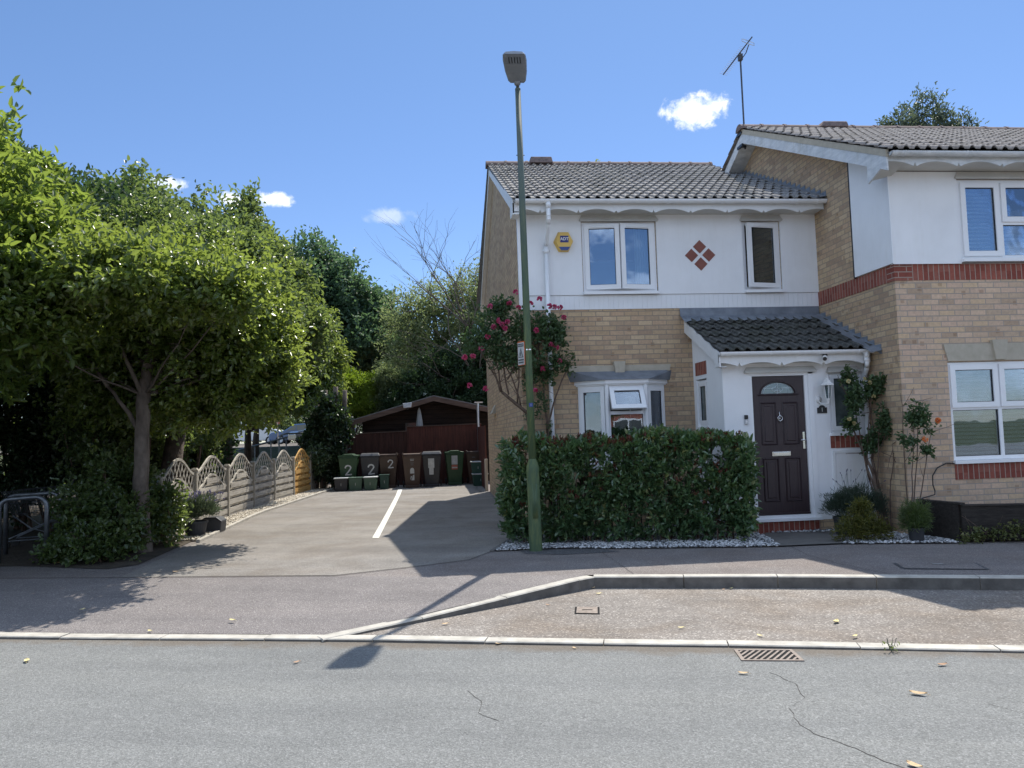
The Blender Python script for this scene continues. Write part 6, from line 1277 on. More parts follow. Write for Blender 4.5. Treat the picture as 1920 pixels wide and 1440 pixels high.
# ================================================================== GRAVEL
def stones(name, polyfn, n, size, mat, z, label, seed, cat='gravel'):
    rng = np.random.default_rng(seed); P = polyfn(rng, n)
    ico = np.array([(0, 0, 1), (.894, 0, .447), (.276, .851, .447), (-.724, .526, .447), (-.724, -.526, .447), (.276, -.851, .447), (.724, .526, -.447), (-.276, .851, -.447), (-.894, 0, -.447), (-.276, -.851, -.447), (.724, -.526, -.447), (0, 0, -1)])
    tri = np.array([(0, 1, 2), (0, 2, 3), (0, 3, 4), (0, 4, 5), (0, 5, 1), (1, 6, 2), (2, 7, 3), (3, 8, 4), (4, 9, 5), (5, 10, 1), (6, 7, 2), (7, 8, 3), (8, 9, 4), (9, 10, 5), (10, 6, 1), (11, 7, 6), (11, 8, 7), (11, 9, 8), (11, 10, 9), (11, 6, 10)])
    n = len(P); sc = size*rng.uniform(.5, 1.25, (n, 1, 1))*np.stack([rng.uniform(.7, 1.3, n), rng.uniform(.7, 1.1, n), rng.uniform(.4, .75, n)], 1)[:, None, :]
    a = rng.uniform(0, 6.28, n); ca, sa = np.cos(a), np.sin(a); v = ico[None]*sc*(1+rng.normal(0, .14, (n, 12, 1)))
    V = np.stack([v[:, :, 0]*ca[:, None]-v[:, :, 1]*sa[:, None], v[:, :, 0]*sa[:, None]+v[:, :, 1]*ca[:, None], v[:, :, 2]], 2)+np.concatenate([P, np.full((n, 1), z)+rng.uniform(0, size*.6, (n, 1))], 1)[:, None, :]
    F_ = (tri[None]+(np.arange(n)*12)[:, None, None]).reshape(-1, 3)
    me = bpy.data.meshes.new(name); me.vertices.add(n*12); me.vertices.foreach_set('co', V.astype(np.float32).ravel()); me.loops.add(len(F_)*3); me.loops.foreach_set('vertex_index', F_.ravel().astype(np.int32)); me.polygons.add(len(F_)); me.polygons.foreach_set('loop_start', (np.arange(len(F_))*3).astype(np.int32))
    try: me.polygons.foreach_set('loop_total', np.full(len(F_), 3, np.int32))
    except Exception: pass
    at = me.attributes.new('tone', 'FLOAT', 'POINT'); at.data.foreach_set('value', np.repeat(rng.random(n), 12).astype(np.float32)); me.materials.append(mat); me.update(calc_edges=True)
    o = bpy.data.objects.new(name, me); COL.objects.link(o); tag(o, label, cat, kind='stuff'); return o
def stonemat(name, stops):
    m_, n = material(name); c = n.ramp(n.n('ShaderNodeAttribute', attribute_name='tone').outputs['Fac'], stops); finish(n, pbr(n, c, .7, 0, n.noise(ocoord(n), 120, 2), .3, .002)); return m_
SG = stonemat('white_grey_gravel', [(0, (.10, .105, .11)), (.28, (.22, .23, .24)), (.5, (.42, .43, .44)), (1, (.70, .70, .70))])
SC_ = stonemat('cream_gravel', [(0, (.30, .25, .18)), (.4, (.48, .42, .33)), (1, (.72, .67, .56))])
def in_poly(x, y, poly):
    r_ = np.zeros(len(x), bool); n = len(poly)
    for i in range(n):
        (x1, y1), (x2, y2) = poly[i], poly[(i+1) % n]; c = ((y1 > y) != (y2 > y)) & (x < (x2-x1)*(y-y1)/((y2-y1) or 1e-9)+x1); r_ ^= c
    return r_
def polyf(polys):
    def f(rng, n):
        out = []
        for poly in polys:
            A = np.array(poly); lo, hi = A.min(0), A.max(0); m_ = int(n*(hi-lo).prod()/sum(np.prod(np.array(p).max(0)-np.array(p).min(0)) for p in polys)*1.2)
            p = rng.uniform(lo, hi, (m_, 2)); out.append(p[in_poly(p[:, 0], p[:, 1], poly)])
        return np.concatenate(out)
    return f
GP1 = [(.74, 9.92), (1.2, 9.92), (1.6, 9.90), (2.3, 9.66), (3.2, 9.45), (4.22, 9.22), (4.42, 10.1), (4.45, 10.42), (4.0, 10.42), (4.0, 11.6), (1.32, 11.6), (1.02, 10.8)]
GP2 = [(5.0, 9.20), (6.35, 8.84), (6.32, 9.5), (6.15, 9.6), (6.15, 10.42), (4.55, 10.43), (5.42, 10.26), (5.45, 9.70)]
struct(sheet('gravel_bed', GP1, M['soil'], .010)); struct(sheet('gravel_bed', GP2, M['soil'], .010))
stones('white_gravel', polyf([GP1, GP2]), 15000, .019, SG, .016, 'white and grey slate chippings under the hedge and beside the doorstep', 3)
GP3 = [(-4.16, 12.5), (-3.62, 12.3), (-3.66, 16.4), (-3.24, 21.6), (-3.06, 24.0), (-3.55, 24.2), (-3.78, 21.6), (-3.94, 19.8), (-4.03, 17.9), (-4.10, 16.0)]
struct(sheet('gravel_bed', GP3, M['soil'], .012))
stones('cream_gravel', polyf([GP3]), 11000, .020, SC_, .022, 'cream pebbles along the foot of the wavy fence', 4)

# ================================================================== TIMBER PLANTER
PB = [(6.34, 9.50), (6.36, 9.12), (6.36, 9.12)]
t = thing('timber_planter', 'long low dark grooved timber planter in front of the neighbouring house', 'planter', (7.3, 9.2, 0))
a0, a1, a2 = (6.30, 9.56), (6.35, 9.02), (10.5, 7.9)
def boards(mb, p, q, z0, z1, th=.03, nb=3):
    d = Vector((q[0]-p[0], q[1]-p[1], 0)); L = d.length; d.normalize(); n_ = Vector((d.y, -d.x, 0)); hh = (z1-z0)/nb
    for b in range(nb):
        ng = 7
        for g in range(ng):
            za = z0+b*hh+.004+(hh-.008)*g/ng; zb_ = za+(hh-.008)/ng*.62
            A = [(p[0], p[1], za), (q[0], q[1], za), (q[0]+n_.x*th, q[1]+n_.y*th, za), (p[0]+n_.x*th, p[1]+n_.y*th, za)]; mb.hexa(A, [(v[0], v[1], zb_) for v in A])
    A = [(p[0]-n_.x*.01, p[1]-n_.y*.01, z0), (q[0]-n_.x*.01, q[1]-n_.y*.01, z0), (q[0]+n_.x*(th-.006), q[1]+n_.y*(th-.006), z0), (p[0]+n_.x*(th-.006), p[1]+n_.y*(th-.006), z0)]; mb.hexa(A, [(v[0], v[1], z1-.003) for v in A])
mb = MB(); boards(mb, (6.28, 9.55), (6.42, 8.95), .03, .46); mb.build('end_boards', M['deck'], t)
mb = MB(); boards(mb, (6.425, 8.945), (10.5, 7.98), .03, .44); mb.build('front_boards', M['deck'], t)
mb = MB(); mb.hexa([(6.25, 9.56, .462), (6.39, 8.90, .462), (6.47, 8.92, .462), (6.33, 9.58, .462)], [(6.25, 9.56, .485), (6.39, 8.90, .485), (6.47, 8.92, .485), (6.33, 9.58, .485)]); mb.hexa([(6.42, 8.90, .442), (10.5, 7.93, .442), (10.5, 8.03, .442), (6.42, 9.0, .442)], [(6.42, 8.90, .46), (10.5, 7.93, .46), (10.5, 8.03, .46), (6.42, 9.0, .46)]); mb.build('capping', M['deck'], t)
MB().add([(6.34, 9.5, .38), (6.45, 8.98, .38), (10.5, 8.05, .38), (10.5, 9.5, .38)], [(0, 1, 2, 3)]).build('soil_fill', M['soil'], t)

# ================================================================== BINS
def wheelie(kind, label, x, y, rz, lidmat, mat, group='wheelie bins lined up along the brown fence'):
    t = thing('wheelie_bin', label, 'bin', (x, y, 0.004), group); t.rotation_euler = (0, 0, 0)
    R = Matrix.Translation((x, y, .004)) @ Matrix.Rotation(rz, 4, 'Z')
    w0, w1, d0, d1 = .20, .275, .22, .34
    mb = MB(R); mb.hexa([(-w0, -d0, .07), (w0, -d0, .07), (w0, d0*.8, .07), (-w0, d0*.8, .07)], [(-w1, -d1, .93), (w1, -d1, .93), (w1, d1, .93), (-w1, d1, .93)]); mb.box(-w1-.012, w1+.012, -d1-.012, d1+.012, .925, .965); mb.box(-.205, .205, -.24, .1, .0, .075)
    mb.box(-.012, .012, -.32, -.26, .3, .5) if False else None
    mb.build('body', mat, t, bevel=.015)
    ml = MB(R)
    if kind == 'dome':
        n_ = 10
        pr = [(-w1-.02, 0), (-w1-.015, .03), (-.17, .045), (-.13, .075), (.13, .075), (.17, .045), (w1+.015, .03), (w1+.02, 0)]
        ml.prism([(p[0], -d1-.02, .965+p[1]) for p in pr], (0, 2*d1+.04, 0))
    elif kind == 'flat':
        ml.hexa([(-w1-.02, -d1-.03, .965), (w1+.02, -d1-.03, .965), (w1+.02, d1+.02, .965), (-w1-.02, d1+.02, .965)], [(-w1+.02, -d1+.03, 1.035), (w1-.02, -d1+.03, 1.035), (w1-.02, d1-.02, 1.045), (-w1+.02, d1-.02, 1.045)])
    else:
        ml.hexa([(-w1-.02, -d1-.03, .965), (w1+.02, -d1-.03, .965), (w1+.02, d1+.02, .965), (-w1-.02, d1+.02, .965)], [(-w1-.01, -d1-.02, .995), (w1+.01, -d1-.02, .995), (w1+.01, d1+.02, 1.0), (-w1-.01, d1+.02, 1.0)])
        for sx in (-1, 1): ml.box(sx*(w1-.01)-.02, sx*(w1-.01)+.02, -d1-.03, -d1+.05, .995, 1.03)
    ml.build('lid', lidmat, t, bevel=.010)
    mh = MB(R); mh.tube([(-w1+.02, d1+.05, .95), (w1-.02, d1+.05, .95)], .014, 8); mh.build('handle', mat, t)
    for sx in (-1, 1): mw = MB(R); mw.tube([(sx*.235, d0*.8-.02, .096), (sx*.275, d0*.8-.02, .096)], .096, 16); mw.build('wheel', M['tyre'], t)
    return t, R
def front(R, u, z_):      # point on the sloping front face
    k = (z_-.07)/.86; return (u, -(.22+(.34-.22)*k)-.004, z_)
def digit2(t, R, cx, cz, s_, seed, mirror=False):
    rnd = random.Random(seed); P = []
    for k in range(15): a = math.pi*(1.02-k*1.22/14); P.append((math.cos(a)*.5, .52+math.sin(a)*.42))
    P += [(.25, .05), (-.05, -.35), (-.45, -.78)]; Q = [(-.5, -.80), (0, -.82), (.62, -.76)]
    mb = MB(R)
    for L_ in (P, Q):
        for (a, b) in zip(L_, L_[1:]):
            w_ = .13*s_; d = Vector((b[0]-a[0], b[1]-a[1])); d.normalize(); n_ = Vector((-d.y, d.x))*w_; d = d*w_*.5
            q = [(a[0]*s_-d.x+n_.x, a[1]*s_-d.y+n_.y), (a[0]*s_-d.x-n_.x, a[1]*s_-d.y-n_.y), (b[0]*s_+d.x-n_.x, b[1]*s_+d.y-n_.y), (b[0]*s_+d.x+n_.x, b[1]*s_+d.y+n_.y)]
            mb.add([(lambda f: (f[0], f[1]-.002-rnd.random()*.0012, f[2]))(front(R, cx+p[0], cz+p[1])) for p in q], [(0, 1, 2, 3)])
    mb.build('painted_number', M['paintwhite'], t)
def sticker(t, R, u0, u1, z0, z1, mat, name='sticker', off=.002):
    a, b, c, d = front(R, u0, z0), front(R, u1, z0), front(R, u1, z1), front(R, u0, z1)
    MB(R).add([(p[0], p[1]-off, p[2]) for p in (a, b, c, d)], [(0, 1, 2, 3)]).build(name, mat, t)
t, R = wheelie('dome', 'green lidded bin painted with a white 2, leftmost in the row', -2.54, 23.45, 0, M['bin_green'], M['bin_green']); digit2(t, R, .0, .56, .155, 1)
t, R = wheelie('flat', 'charcoal bin painted with a white 2', -1.92, 23.5, .05, M['bin_grey'], M['bin_grey']); digit2(t, R, .03, .56, .155, 2)
t, R = wheelie('rim', 'brown bin with a partly worn painted white 2', -1.37, 23.6, -.03, M['bin_brown'], M['bin_brown']); digit2(t, R, .07, .70, .13, 3)
t, R = wheelie('rim', 'brown bin with two torn pale stickers beside the white line', -.67, 23.15, .04, M['bin_brown'], M['bin_brown'])
mb = MB(R); mb.add([(lambda f: (f[0], f[1]-.002, f[2]))(front(R, u, z_)) for u, z_ in ((-.06, .42), (.06, .42), (.06, .52), (.04, .57), (0, .59), (-.04, .57), (-.06, .52))], [tuple(range(7))]); mb.build('sticker', M['paper'], t)
mb = MB(R); mb.add([(lambda f: (f[0], f[1]-.002, f[2]))(front(R, u, z_)) for u, z_ in ((-.03, .22), (.06, .22), (.06, .39), (.02, .37))], [(0, 1, 2, 3)]); mb.build('sticker', M['paper'], t)
mb = MB(R); mb.add([(lambda f: (f[0], f[1]-.002, f[2]))(front(R, u, z_)) for u, z_ in ((-.06, .25), (-.045, .24), (-.005, .34), (-.04, .34))], [(0, 1, 2, 3)]); mb.build('sticker', M['paper'], t)
for z_, w_ in ((.84, .06), (.80, .05), (.745, .06), (.72, .04), (.695, .035), (.67, .04)): sticker(t, R, -w_, w_, z_-.006, z_+.006, M['signgrey'] if z_ < .79 else M['paper'], 'moulded_print')
t, R = wheelie('flat', 'charcoal bin with a tall pale notice stuck on the front', -.08, 23.3, -.03, M['bin_grey'], M['bin_grey']); sticker(t, R, -.10, .08, .56, .84, M['paper']); sticker(t, R, -.075, .055, .36, .56, M['paper'])
t, R = wheelie('dome', 'green bin with a white and red sticker', .60, 23.75, .04, M['bin_green'], M['bin_green']); sticker(t, R, -.10, .08, .62, .89, M['paper']); sticker(t, R, -.10, .08, .47, .61, M['stickred']); sticker(t, R, -.09, .07, .51, .545, M['paper'], off=.0035)
t, R = wheelie('rim', 'brown bin behind two stacked green boxes at the right end', 1.26, 23.95, -.05, M['bin_brown'], M['bin_brown']); sticker(t, R, -.10, .0, .80, .83, M['signgrey'], 'moulded_print')
def crate(label, x, y, z0, w_, d_, h_, mat, lidmat, rz=0, name='recycling_box'):
    t = thing(name, label, 'box', (x, y, z0), 'recycling boxes beside the bins'); R = Matrix.Translation((x, y, z0)) @ Matrix.Rotation(rz, 4, 'Z'); k = .86
    mb = MB(R); mb.hexa([(-w_*k/2, -d_*k/2, 0), (w_*k/2, -d_*k/2, 0), (w_*k/2, d_*k/2, 0), (-w_*k/2, d_*k/2, 0)], [(-w_/2, -d_/2, h_), (w_/2, -d_/2, h_), (w_/2, d_/2, h_), (-w_/2, d_/2, h_)]); mb.build('body', mat, t, bevel=.008)
    mb = MB(R); mb.box(-w_/2-.015, w_/2+.015, -d_/2-.015, d_/2+.015, h_-.005, h_+.022); mb.build('lid', lidmat, t, bevel=.006)
    mb = MB(R); mb.add([(-.006, -d_*(k+(1-k)*.5)/2-.004, h_*.42), (.006, -d_*(k+(1-k)*.5)/2-.004, h_*.42), (.006, -d_*(k+(1-k)*.62)/2-.004, h_*.62), (-.006, -d_*(k+(1-k)*.62)/2-.004, h_*.62)], [(0, 1, 2, 3)]); mb.build('moulded_mark', M['paper'], t)
crate('dark grey recycling box, leftmost in front of the numbered bins', -2.68, 22.75, .004, .38, .45, .36, M['bin_grey'], M['paper'])
crate('pale green recycling box in front of the leftmost green bin', -2.28, 22.75, .004, .38, .45, .36, M['box_pale'], M['box_pale'], .03)
crate('pale green recycling box in front of the charcoal bin painted 2', -1.85, 22.75, .004, .37, .45, .36, M['box_pale'], M['paper'], -.03)
crate('small dark green food caddy in front of the worn 2 bin', -1.47, 22.95, .004, .27, .30, .40, M['box_green'], M['box_green'], 0, 'food_caddy')
crate('dark green box on the ground, lower of the stacked pair', 1.32, 22.75, .004, .44, .40, .34, M['box_green'], M['paper'], .03)
crate('dark green box on top of another by the house wall', 1.27, 22.85, .367, .40, .38, .33, M['box_green'], M['paper'], -.02)

# ================================================================== BACK FENCE, SHED
BFz = lambda x: 0
def boardfence(label, x0, x1, y, z1, mat, seed, slope=0.0):
    rnd = random.Random(seed); t = thing('board_fence', label, 'fence', ((x0+x1)/2, y, 0)); mb = MB(); x = x0
    while x < x1:
        w_ = min(.105, x1-x); zt = z1+slope*(x-x0)+rnd.uniform(-.006, .006); mb.box(x, x+w_-.004, y+rnd.uniform(-.004, .004)-(.012 if int((x-x0)/.1) % 2 else 0), y+.02, 0, zt); x += .1
    mb.build('boards', mat, t); mb = MB()
    for z_ in (.3, z1*.55, z1-.25): mb.box(x0, x1, y+.02, y+.06, z_, z_+.08)
    mb.build('rails', mat, t); mb = MB(); mb.hexa([(x0, y-.03, z1+.004), (x1, y-.03, z1+slope*(x1-x0)+.004), (x1, y+.05, z1+slope*(x1-x0)+.004), (x0, y+.05, z1+.004)], [(x0, y-.03, z1+.03), (x1, y-.03, z1+slope*(x1-x0)+.03), (x1, y+.05, z1+slope*(x1-x0)+.03), (x0, y+.05, z1+.03)]); mb.build('capping', M['shedtrim'], t)
boardfence('lower dark brown board fence behind the numbered bins', -3.2, -.84, 24.4, 1.62, M['fence_dark'], 1, .02)
boardfence('taller red brown board fence behind the right hand bins', -.84, 1.50, 24.35, 1.80, M['fence_brown'], 2, .015)
t = thing('gate_panel', 'narrow red brown board panel between the bins and the house wall', 'fence', (1.40, 22.3, 0)); mb = MB()
for k in range(16): mb.box(1.36+(k % 2)*.012, 1.385+(k % 2)*.012, 20.6+k*.23, 20.6+k*.23+.225, 0, 1.74)
mb.build('boards', M['fence_brown'], t); MB().box(1.32, 1.40, 20.46, 20.56, 0, .85).build('post', M['fence_post'], t)
t = thing('shed', 'dark timber shed with shallow gabled roof behind the brown fence', 'shed', (.1, 26.5, 0)); SX0, SX1, SXR, SZR, SZE = -2.62, 3.1, .02, 2.74, 2.02
mb = MB(); mb.prism([(SX0+.35, 24.95, 0), (SX1-.35, 24.95, 0), (SX1-.35, 24.95, 2.02), (SXR, 24.95, SZR-.10), (SX0+.35, 24.95, 2.02)], (0, 3.2, 0)); mb.build('wall', M['shed'], t)
mb = MB()
for k in range(17):
    z_ = .1+k*.15; hw = (SX1-SX0)/2-.36 if z_ < 2.0 else max(0, (SZR-.12-z_)/(SZR-.10-2.02)*((SX1-SX0)/2-.36))
    if hw > .1: mb.box(SXR-hw, SXR+hw, 24.935, 24.95, z_, z_+.012)
mb.build('board_joints', M['hole'], t)
mb = MB()
for sx, ex in ((-1, SX0), (1, SX1)):
    mb.prism([(SXR, 24.5, SZR), (ex, 24.5, SZE), (ex, 24.5, SZE+.05), (SXR, 24.5, SZR+.055)], (0, 3.9, 0))
mb.build('roof', M['felt'], t); mb = MB()
for ex in (SX0, SX1): mb.prism([(SXR, 24.47, SZR+.02), (ex, 24.47, SZE+.02), (ex, 24.47, SZE-.13), (SXR, 24.47, SZR-.13)], (0, .03, 0))
mb.build('bargeboard', M['shedtrim'], t)
MB().box(-.9, -.5, 24.93, 24.96, 1.55, 1.95).build('window', M['carglass'], t)
t = thing('floodlight', 'grey floodlight fixed under the shed roof edge', 'floodlight', (-.80, 24.4, 2.4)); MB().hexa([(-.92, 24.2, 2.40), (-.68, 24.2, 2.42), (-.68, 24.4, 2.44), (-.92, 24.4, 2.42)], [(-.95, 24.2, 2.55), (-.66, 24.2, 2.57), (-.66, 24.4, 2.55), (-.95, 24.4, 2.53)]).build('housing', M['alu'], t, bevel=.01); MB().box(-.82, -.78, 24.38, 24.47, 2.36, 2.50).build('bracket', M['black'], t)
t = thing('closed_parasol', 'closed pale garden parasol standing in front of the shed', 'parasol', (-.45, 24.75, 0)); MB().tube([(-.45, 24.75, 0), (-.45, 24.75, 2.4)], .02, 8).build('pole', M['shedtrim'], t); MB().lathe((-.45, 24.72, 1.3), [(.12, 0), (.14, .25), (.10, .7), (.05, 1.02), (.01, 1.12)], 9).build('canopy', M['parasol'], t)
t = thing('steel_post', 'thin grey steel post with a bracket on top beside the house wall', 'post', (1.34, 24.28, 0)); MB().tube([(1.40, 24.30, 0), (1.40, 24.30, 2.50)], .035, 10).build('pole', M['alu'], t); mb = MB(); mb.box(1.30, 1.56, 24.26, 24.30, 2.50, 2.54); mb.build('bracket', M['alu'], t)
# cable and lamp on the gable wall
t = thing('wall_vent', 'small pale triangular vent hood on the gable side wall', 'vent hood', (sidex(17.5), 17.5, 2.0)); x = sidex(17.6); mb = MB(); mb.add([(x, 17.4, 1.97), (x, 17.9, 1.97), (x-.10, 17.9, 1.97), (x-.10, 17.4, 1.97), (x, 17.4, 2.17), (x, 17.9, 2.17)], [(0, 1, 2, 3), (3, 2, 5, 4), (0, 3, 4), (1, 5, 2)]); mb.build('hood', M['stone'], t)

# ================================================================== CAR PARK BEHIND (raised)
struct(sheet('car_park', [(-60, 34), (-4.2, 34), (-4.2, 100), (-60, 100)], M['road'], 1.25)); MB_ = MB(); MB_.quad((-60, 27, 0), (-4.2, 27, 0), (-4.2, 34, 1.25), (-60, 34, 1.25)); struct(MB_.build('bank', M['grass']))
def car(label, cat, x, y, z, rz, paint, van=False, L=4.3, name='parked_car'):
    t = thing(name, label, cat, (x, y, z), 'cars in the car park behind the fence'); R = Matrix.Translation((x, y, z)) @ Matrix.Rotation(rz, 4, 'Z'); hw = .88
    if van: P = [(-L/2, .30), (L/2, .30), (L/2, .95), (L/2-.25, 1.10), (L/2-1.0, 1.22), (L/2-1.65, 1.95), (-L/2+.15, 1.98), (-L/2, 1.2)]; G = [(L/2-1.12, 1.24), (L/2-1.70, 1.80), (-.1, 1.82), (-.1, 1.24)]
    else: P = [(-L/2, .28), (L/2, .28), (L/2, .70), (L/2-.2, .85), (L/2-1.15, .98), (L/2-1.85, 1.42), (-L/2+1.0, 1.47), (-L/2+.3, 1.02), (-L/2, .92)]; G = [(L/2-1.30, .98), (L/2-1.90, 1.36), (-L/2+1.05, 1.40), (-L/2+.55, 1.02)]
    mb = MB(R); mb.prism([(p[0], -hw, p[1]) for p in P], (0, 2*hw, 0)); mb.build('body', paint, t, bevel=.07)
    mb = MB(R); mb.prism([(p[0], -hw-.004, p[1]) for p in G], (0, 2*hw+.008, 0)); mb.build('side_window', M['carglass'], t)
    mb = MB(R); a, b = (P[4], P[5]); mb.add([(a[0]-.06, -.72, a[1]+.05), (a[0]-.06, .72, a[1]+.05), (b[0]+.02, .66, b[1]-.05), (b[0]+.02, -.66, b[1]-.05)], [(0, 1, 2, 3)])
    mb.v = [tuple(Vector(v)+(R.to_3x3() @ Vector((.012, 0, .012)))) for v in mb.v]; mb.build('windscreen', M['carglass'], t)
    mb = MB(R); mb.box(.10, .16, -hw-.012, hw+.012, P[1][1]+.7, P[5][1]-.08); mb.build('pillar', paint, t)
    for sx in (-L/2+.78, L/2-.85):
        for sy in (-1, 1):
            mw = MB(R); mw.tube([(sx, sy*(hw-.17), .32), (sx, sy*(hw+.012), .32)], .32, 20); w_ = mw.build('wheel', M['tyre'], t); mr = MB(R); mr.tube([(sx, sy*(hw+.010), .32), (sx, sy*(hw+.022), .32)], .20, 14); mr.build('rim', M['alu'], w_)
    mb = MB(R)
    for sy in (-1, 1): MBh = MB(R); MBh.box(L/2-.10, L/2+.01, sy*.62-.14, sy*.62+.14, .62, .76); MBh.build('headlight', M['alu'], t)
    return t
car('white van parked beyond the trees, partly hidden', 'van', -13.75, 60.5, 1.25, 0.0, M['carwhite'], True, 4.6, 'parked_van')
car('blue car parked beyond the end of the fence', 'car', -9.7, 58.0, 1.25, math.pi-.1, M['carblue'])
car('dark car parked right of the blue car, behind the shrub', 'car', -7.6, 54.0, 1.25, math.pi+.5, M['cardark'])
for (lb, pts) in (('long sloping grey steel handrail climbing the bank beyond the fence', [(-7.25, 29.6, 1.20), (-5.1, 27.6, 1.62)]), ('short sloping steel handrail close to the ivy', [(-4.55, 27.0, 1.25), (-3.75, 26.0, 1.72)])):
    t = thing('handrail', lb, 'handrail', pts[0], 'steel handrails on the bank'); mb = MB(); mb.tube([Vector(pts[0]), Vector(pts[1])], .035, 8); mb.build('rail', M['galv'], t)
    for k in (0.02, .35, .68, .98): q = Vector(pts[0]).lerp(Vector(pts[1]), k); MB().tube([(q.x, q.y, -.1), q], .024, 8).build('leg', M['galv'], t)
t = thing('hoop_rail', 'rounded steel hoop barrier in front of the dark car', 'barrier', (-5.0, 29.5, 1.0)); MB().tube([(-5.75, 29.5, .2), (-5.75, 29.5, 1.55), (-5.68, 29.5, 1.70), (-5.5, 29.5, 1.76), (-4.65, 29.5, 1.76), (-4.45, 29.5, 1.68), (-4.38, 29.5, 1.5), (-4.38, 29.5, .2)], .03, 8).build('hoop', M['galv'], t)
t = thing('sign_post', 'thin pole with a small red and white sign behind the white van', 'sign', (-9.6, 49, 1.25)); MB().tube([(-9.6, 49, 1.25), (-8.1, 41, 4.0)], .03, 8).build('pole', M['alu'], t); MB().box(-9.72, -9.48, 48.95, 48.98, 2.55, 2.95).build('board', M['stickred'], t)
rnd = random.Random(5)
for i, (lb, bl) in enumerate((('far bush behind the white van', [(-16, 78, 3.4, 3.6, 2, 2.6), (-20, 78, 3.8, 3.6, 2, 3.2)]), ('far olive bush between the van and the blue car', [(-13, 76, 3.0, 3.0, 2, 2.2), (-14.5, 80, 5.2, 3.2, 2, 2.8)]), ('far pale bush behind the blue car', [(-8.6, 76, 3.8, 3.2, 2, 2.8), (-5.5, 80, 5.0, 3.2, 2, 3.2)]))):
    t = thing('far_bush', lb, 'bush', (bl[0][0], bl[0][1], 1.2), 'bushes at the far side of the car park'); mb = MB(); limb(mb, (bl[0][0], bl[0][1], 1), (bl[0][0], bl[0][1], 2.5), .1, .05, rnd); mb.build('stem', M['twig'], t); crown('foliage', bl, 2600, 5, .26, .15, LM['olive'], t, seed=300+i, cscale=.8, tw=.3, shell=.3)
for i, (x, y, bl) in enumerate(((-10.5, 33, [(-10.8, 33, 6.2, 2.6, 2.0, 2.6), (-8.6, 33, 5.2, 2.0, 1.8, 1.9)]), (-7.2, 32, [(-7.2, 32, 5.4, 2.0, 1.8, 2.0), (-5.9, 31.5, 3.9, 1.3, 1.3, 1.0)]), (-5.4, 33.5, [(-5.6, 33.4, 4.4, 1.2, 1.2, 1.0), (-6.4, 33.6, 3.9, 1.2, 1.2, .7)]))):
    tree('bank_tree', ('leafy tree on the bank, leftmost of the three behind the fence', 'leafy tree on the bank above the white van', 'crooked dark tree on the bank in front of the blue car')[i], (x, y, .9), [(x, y, .8), (x+.1, y, 2.2), (x, y, 3.6)], .13, bl, dict(twigs=5200, k=6, L=.17, Wd=.09, mat=LM[('mid', 'bright', 'mid')[i]], tw=.2, cscale=1.2), 400+i, 'trees on the bank', 'bark_dark')

# ================================================================== CYCLE STANDS AND TROLLEYS
for i, (lb, x0, x1, y0, y1, h_) in enumerate((('steel hoop cycle stand nearest the road at the left', -5.72, -5.10, 10.85, 10.80, .86), ('steel hoop cycle stand behind the nearest one', -6.10, -5.30, 11.75, 11.62, .86))):
    t = thing('cycle_stand', lb, 'cycle stand', ((x0+x1)/2, y0, 0), 'steel hoop cycle stands at the left'); P = [(x0, y0, -.05), (x0, y0, h_-.16)]
    for k in range(1, 6): a = math.pi-(math.pi/2)*k/6; P.append((x0+.14+.14*math.cos(a), y0, h_-.16+.14*math.sin(a)))
    P += [(x0+.14, y0, h_-.02), (x1-.14, y1, h_+.0)]
    for k in range(1, 6): a = math.pi/2-(math.pi/2)*k/6; P.append((x1-.14+.14*math.cos(a), y1, h_-.14+.14*math.sin(a)))
    P += [(x1, y1, h_-.16), (x1, y1, -.05)]; MB().tube(P, .030, 14).build('hoop', M['galv'], t, smooth=True)
def trolley(label, x, y, rz):
    t = thing('shopping_trolley', label, 'shopping trolley', (x, y, 0), 'abandoned shopping trolleys under the trees'); R = Matrix.Translation((x, y, 0)) @ Matrix.Rotation(rz, 4, 'Z')
    mb = MB(R); xb, xt = (-.42, .30), (-.50, .44)
    def W_(u, v, s_): # u 0..1 along, v 0..1 up, s side
        z_ = .50+v*.36+u*.0; X = (xb[0]+(xb[1]-xb[0])*u)*(1-v)+(xt[0]+(xt[1]-xt[0])*u)*v; return (X, s_*(.19+.06*v)*(1-.0*u), z_+.06*(1-u)*v)
    for s_ in (-1, 1):
        for k in range(19): mb.tube([W_(k/18, 0, s_), W_(k/18, 1, s_)], .0032, 4)
        for v in (0, .5, 1): mb.tube([W_(k/6, v, s_) for k in range(7)], .005 if v else .004, 4)
    for u in (0, 1):
        for k in range(9): s_ = -1+k/4; mb.tube([W_(u, 0, s_), W_(u, 1, s_)], .0032, 4)
        for v in (0, .5, 1): mb.tube([W_(u, v, -1), W_(u, v, 1)], .005, 4)
    for k in range(10): mb.tube([W_(k/9, 0, -1), W_(k/9, 0, 1)], .0032, 4)
    mb.build('basket', M['galv'], t)
    mb = MB(R)
    for s_ in (-.2, .2): mb.tube([(-.52, s_, .98), (-.40, s_, .48), (.38, s_, .14)], .012, 8); mb.tube([(.30, s_, .50), (.05, s_, .30), (-.42, s_, .14), (.40, s_, .12)], .012, 8)
    mb.build('frame', M['galv'], t); MB(R).tube([(-.54, -.26, 1.0), (-.54, .26, 1.0)], .017, 8).build('handle', M['black'], t)
    for sx, sy in ((-.4, -.2), (-.4, .2), (.4, -.18), (.4, .18)): m_ = MB(R); m_.tube([(sx, sy-.015, .062), (sx, sy+.015, .062)], .06, 12); m_.build('wheel', M['tyre'], t)
trolley('steel shopping trolley left behind the cycle stands', -6.05, 12.6, math.pi+.12); trolley('steel shopping trolley half hidden by the corner bush', -5.15, 13.2, math.pi+.5)

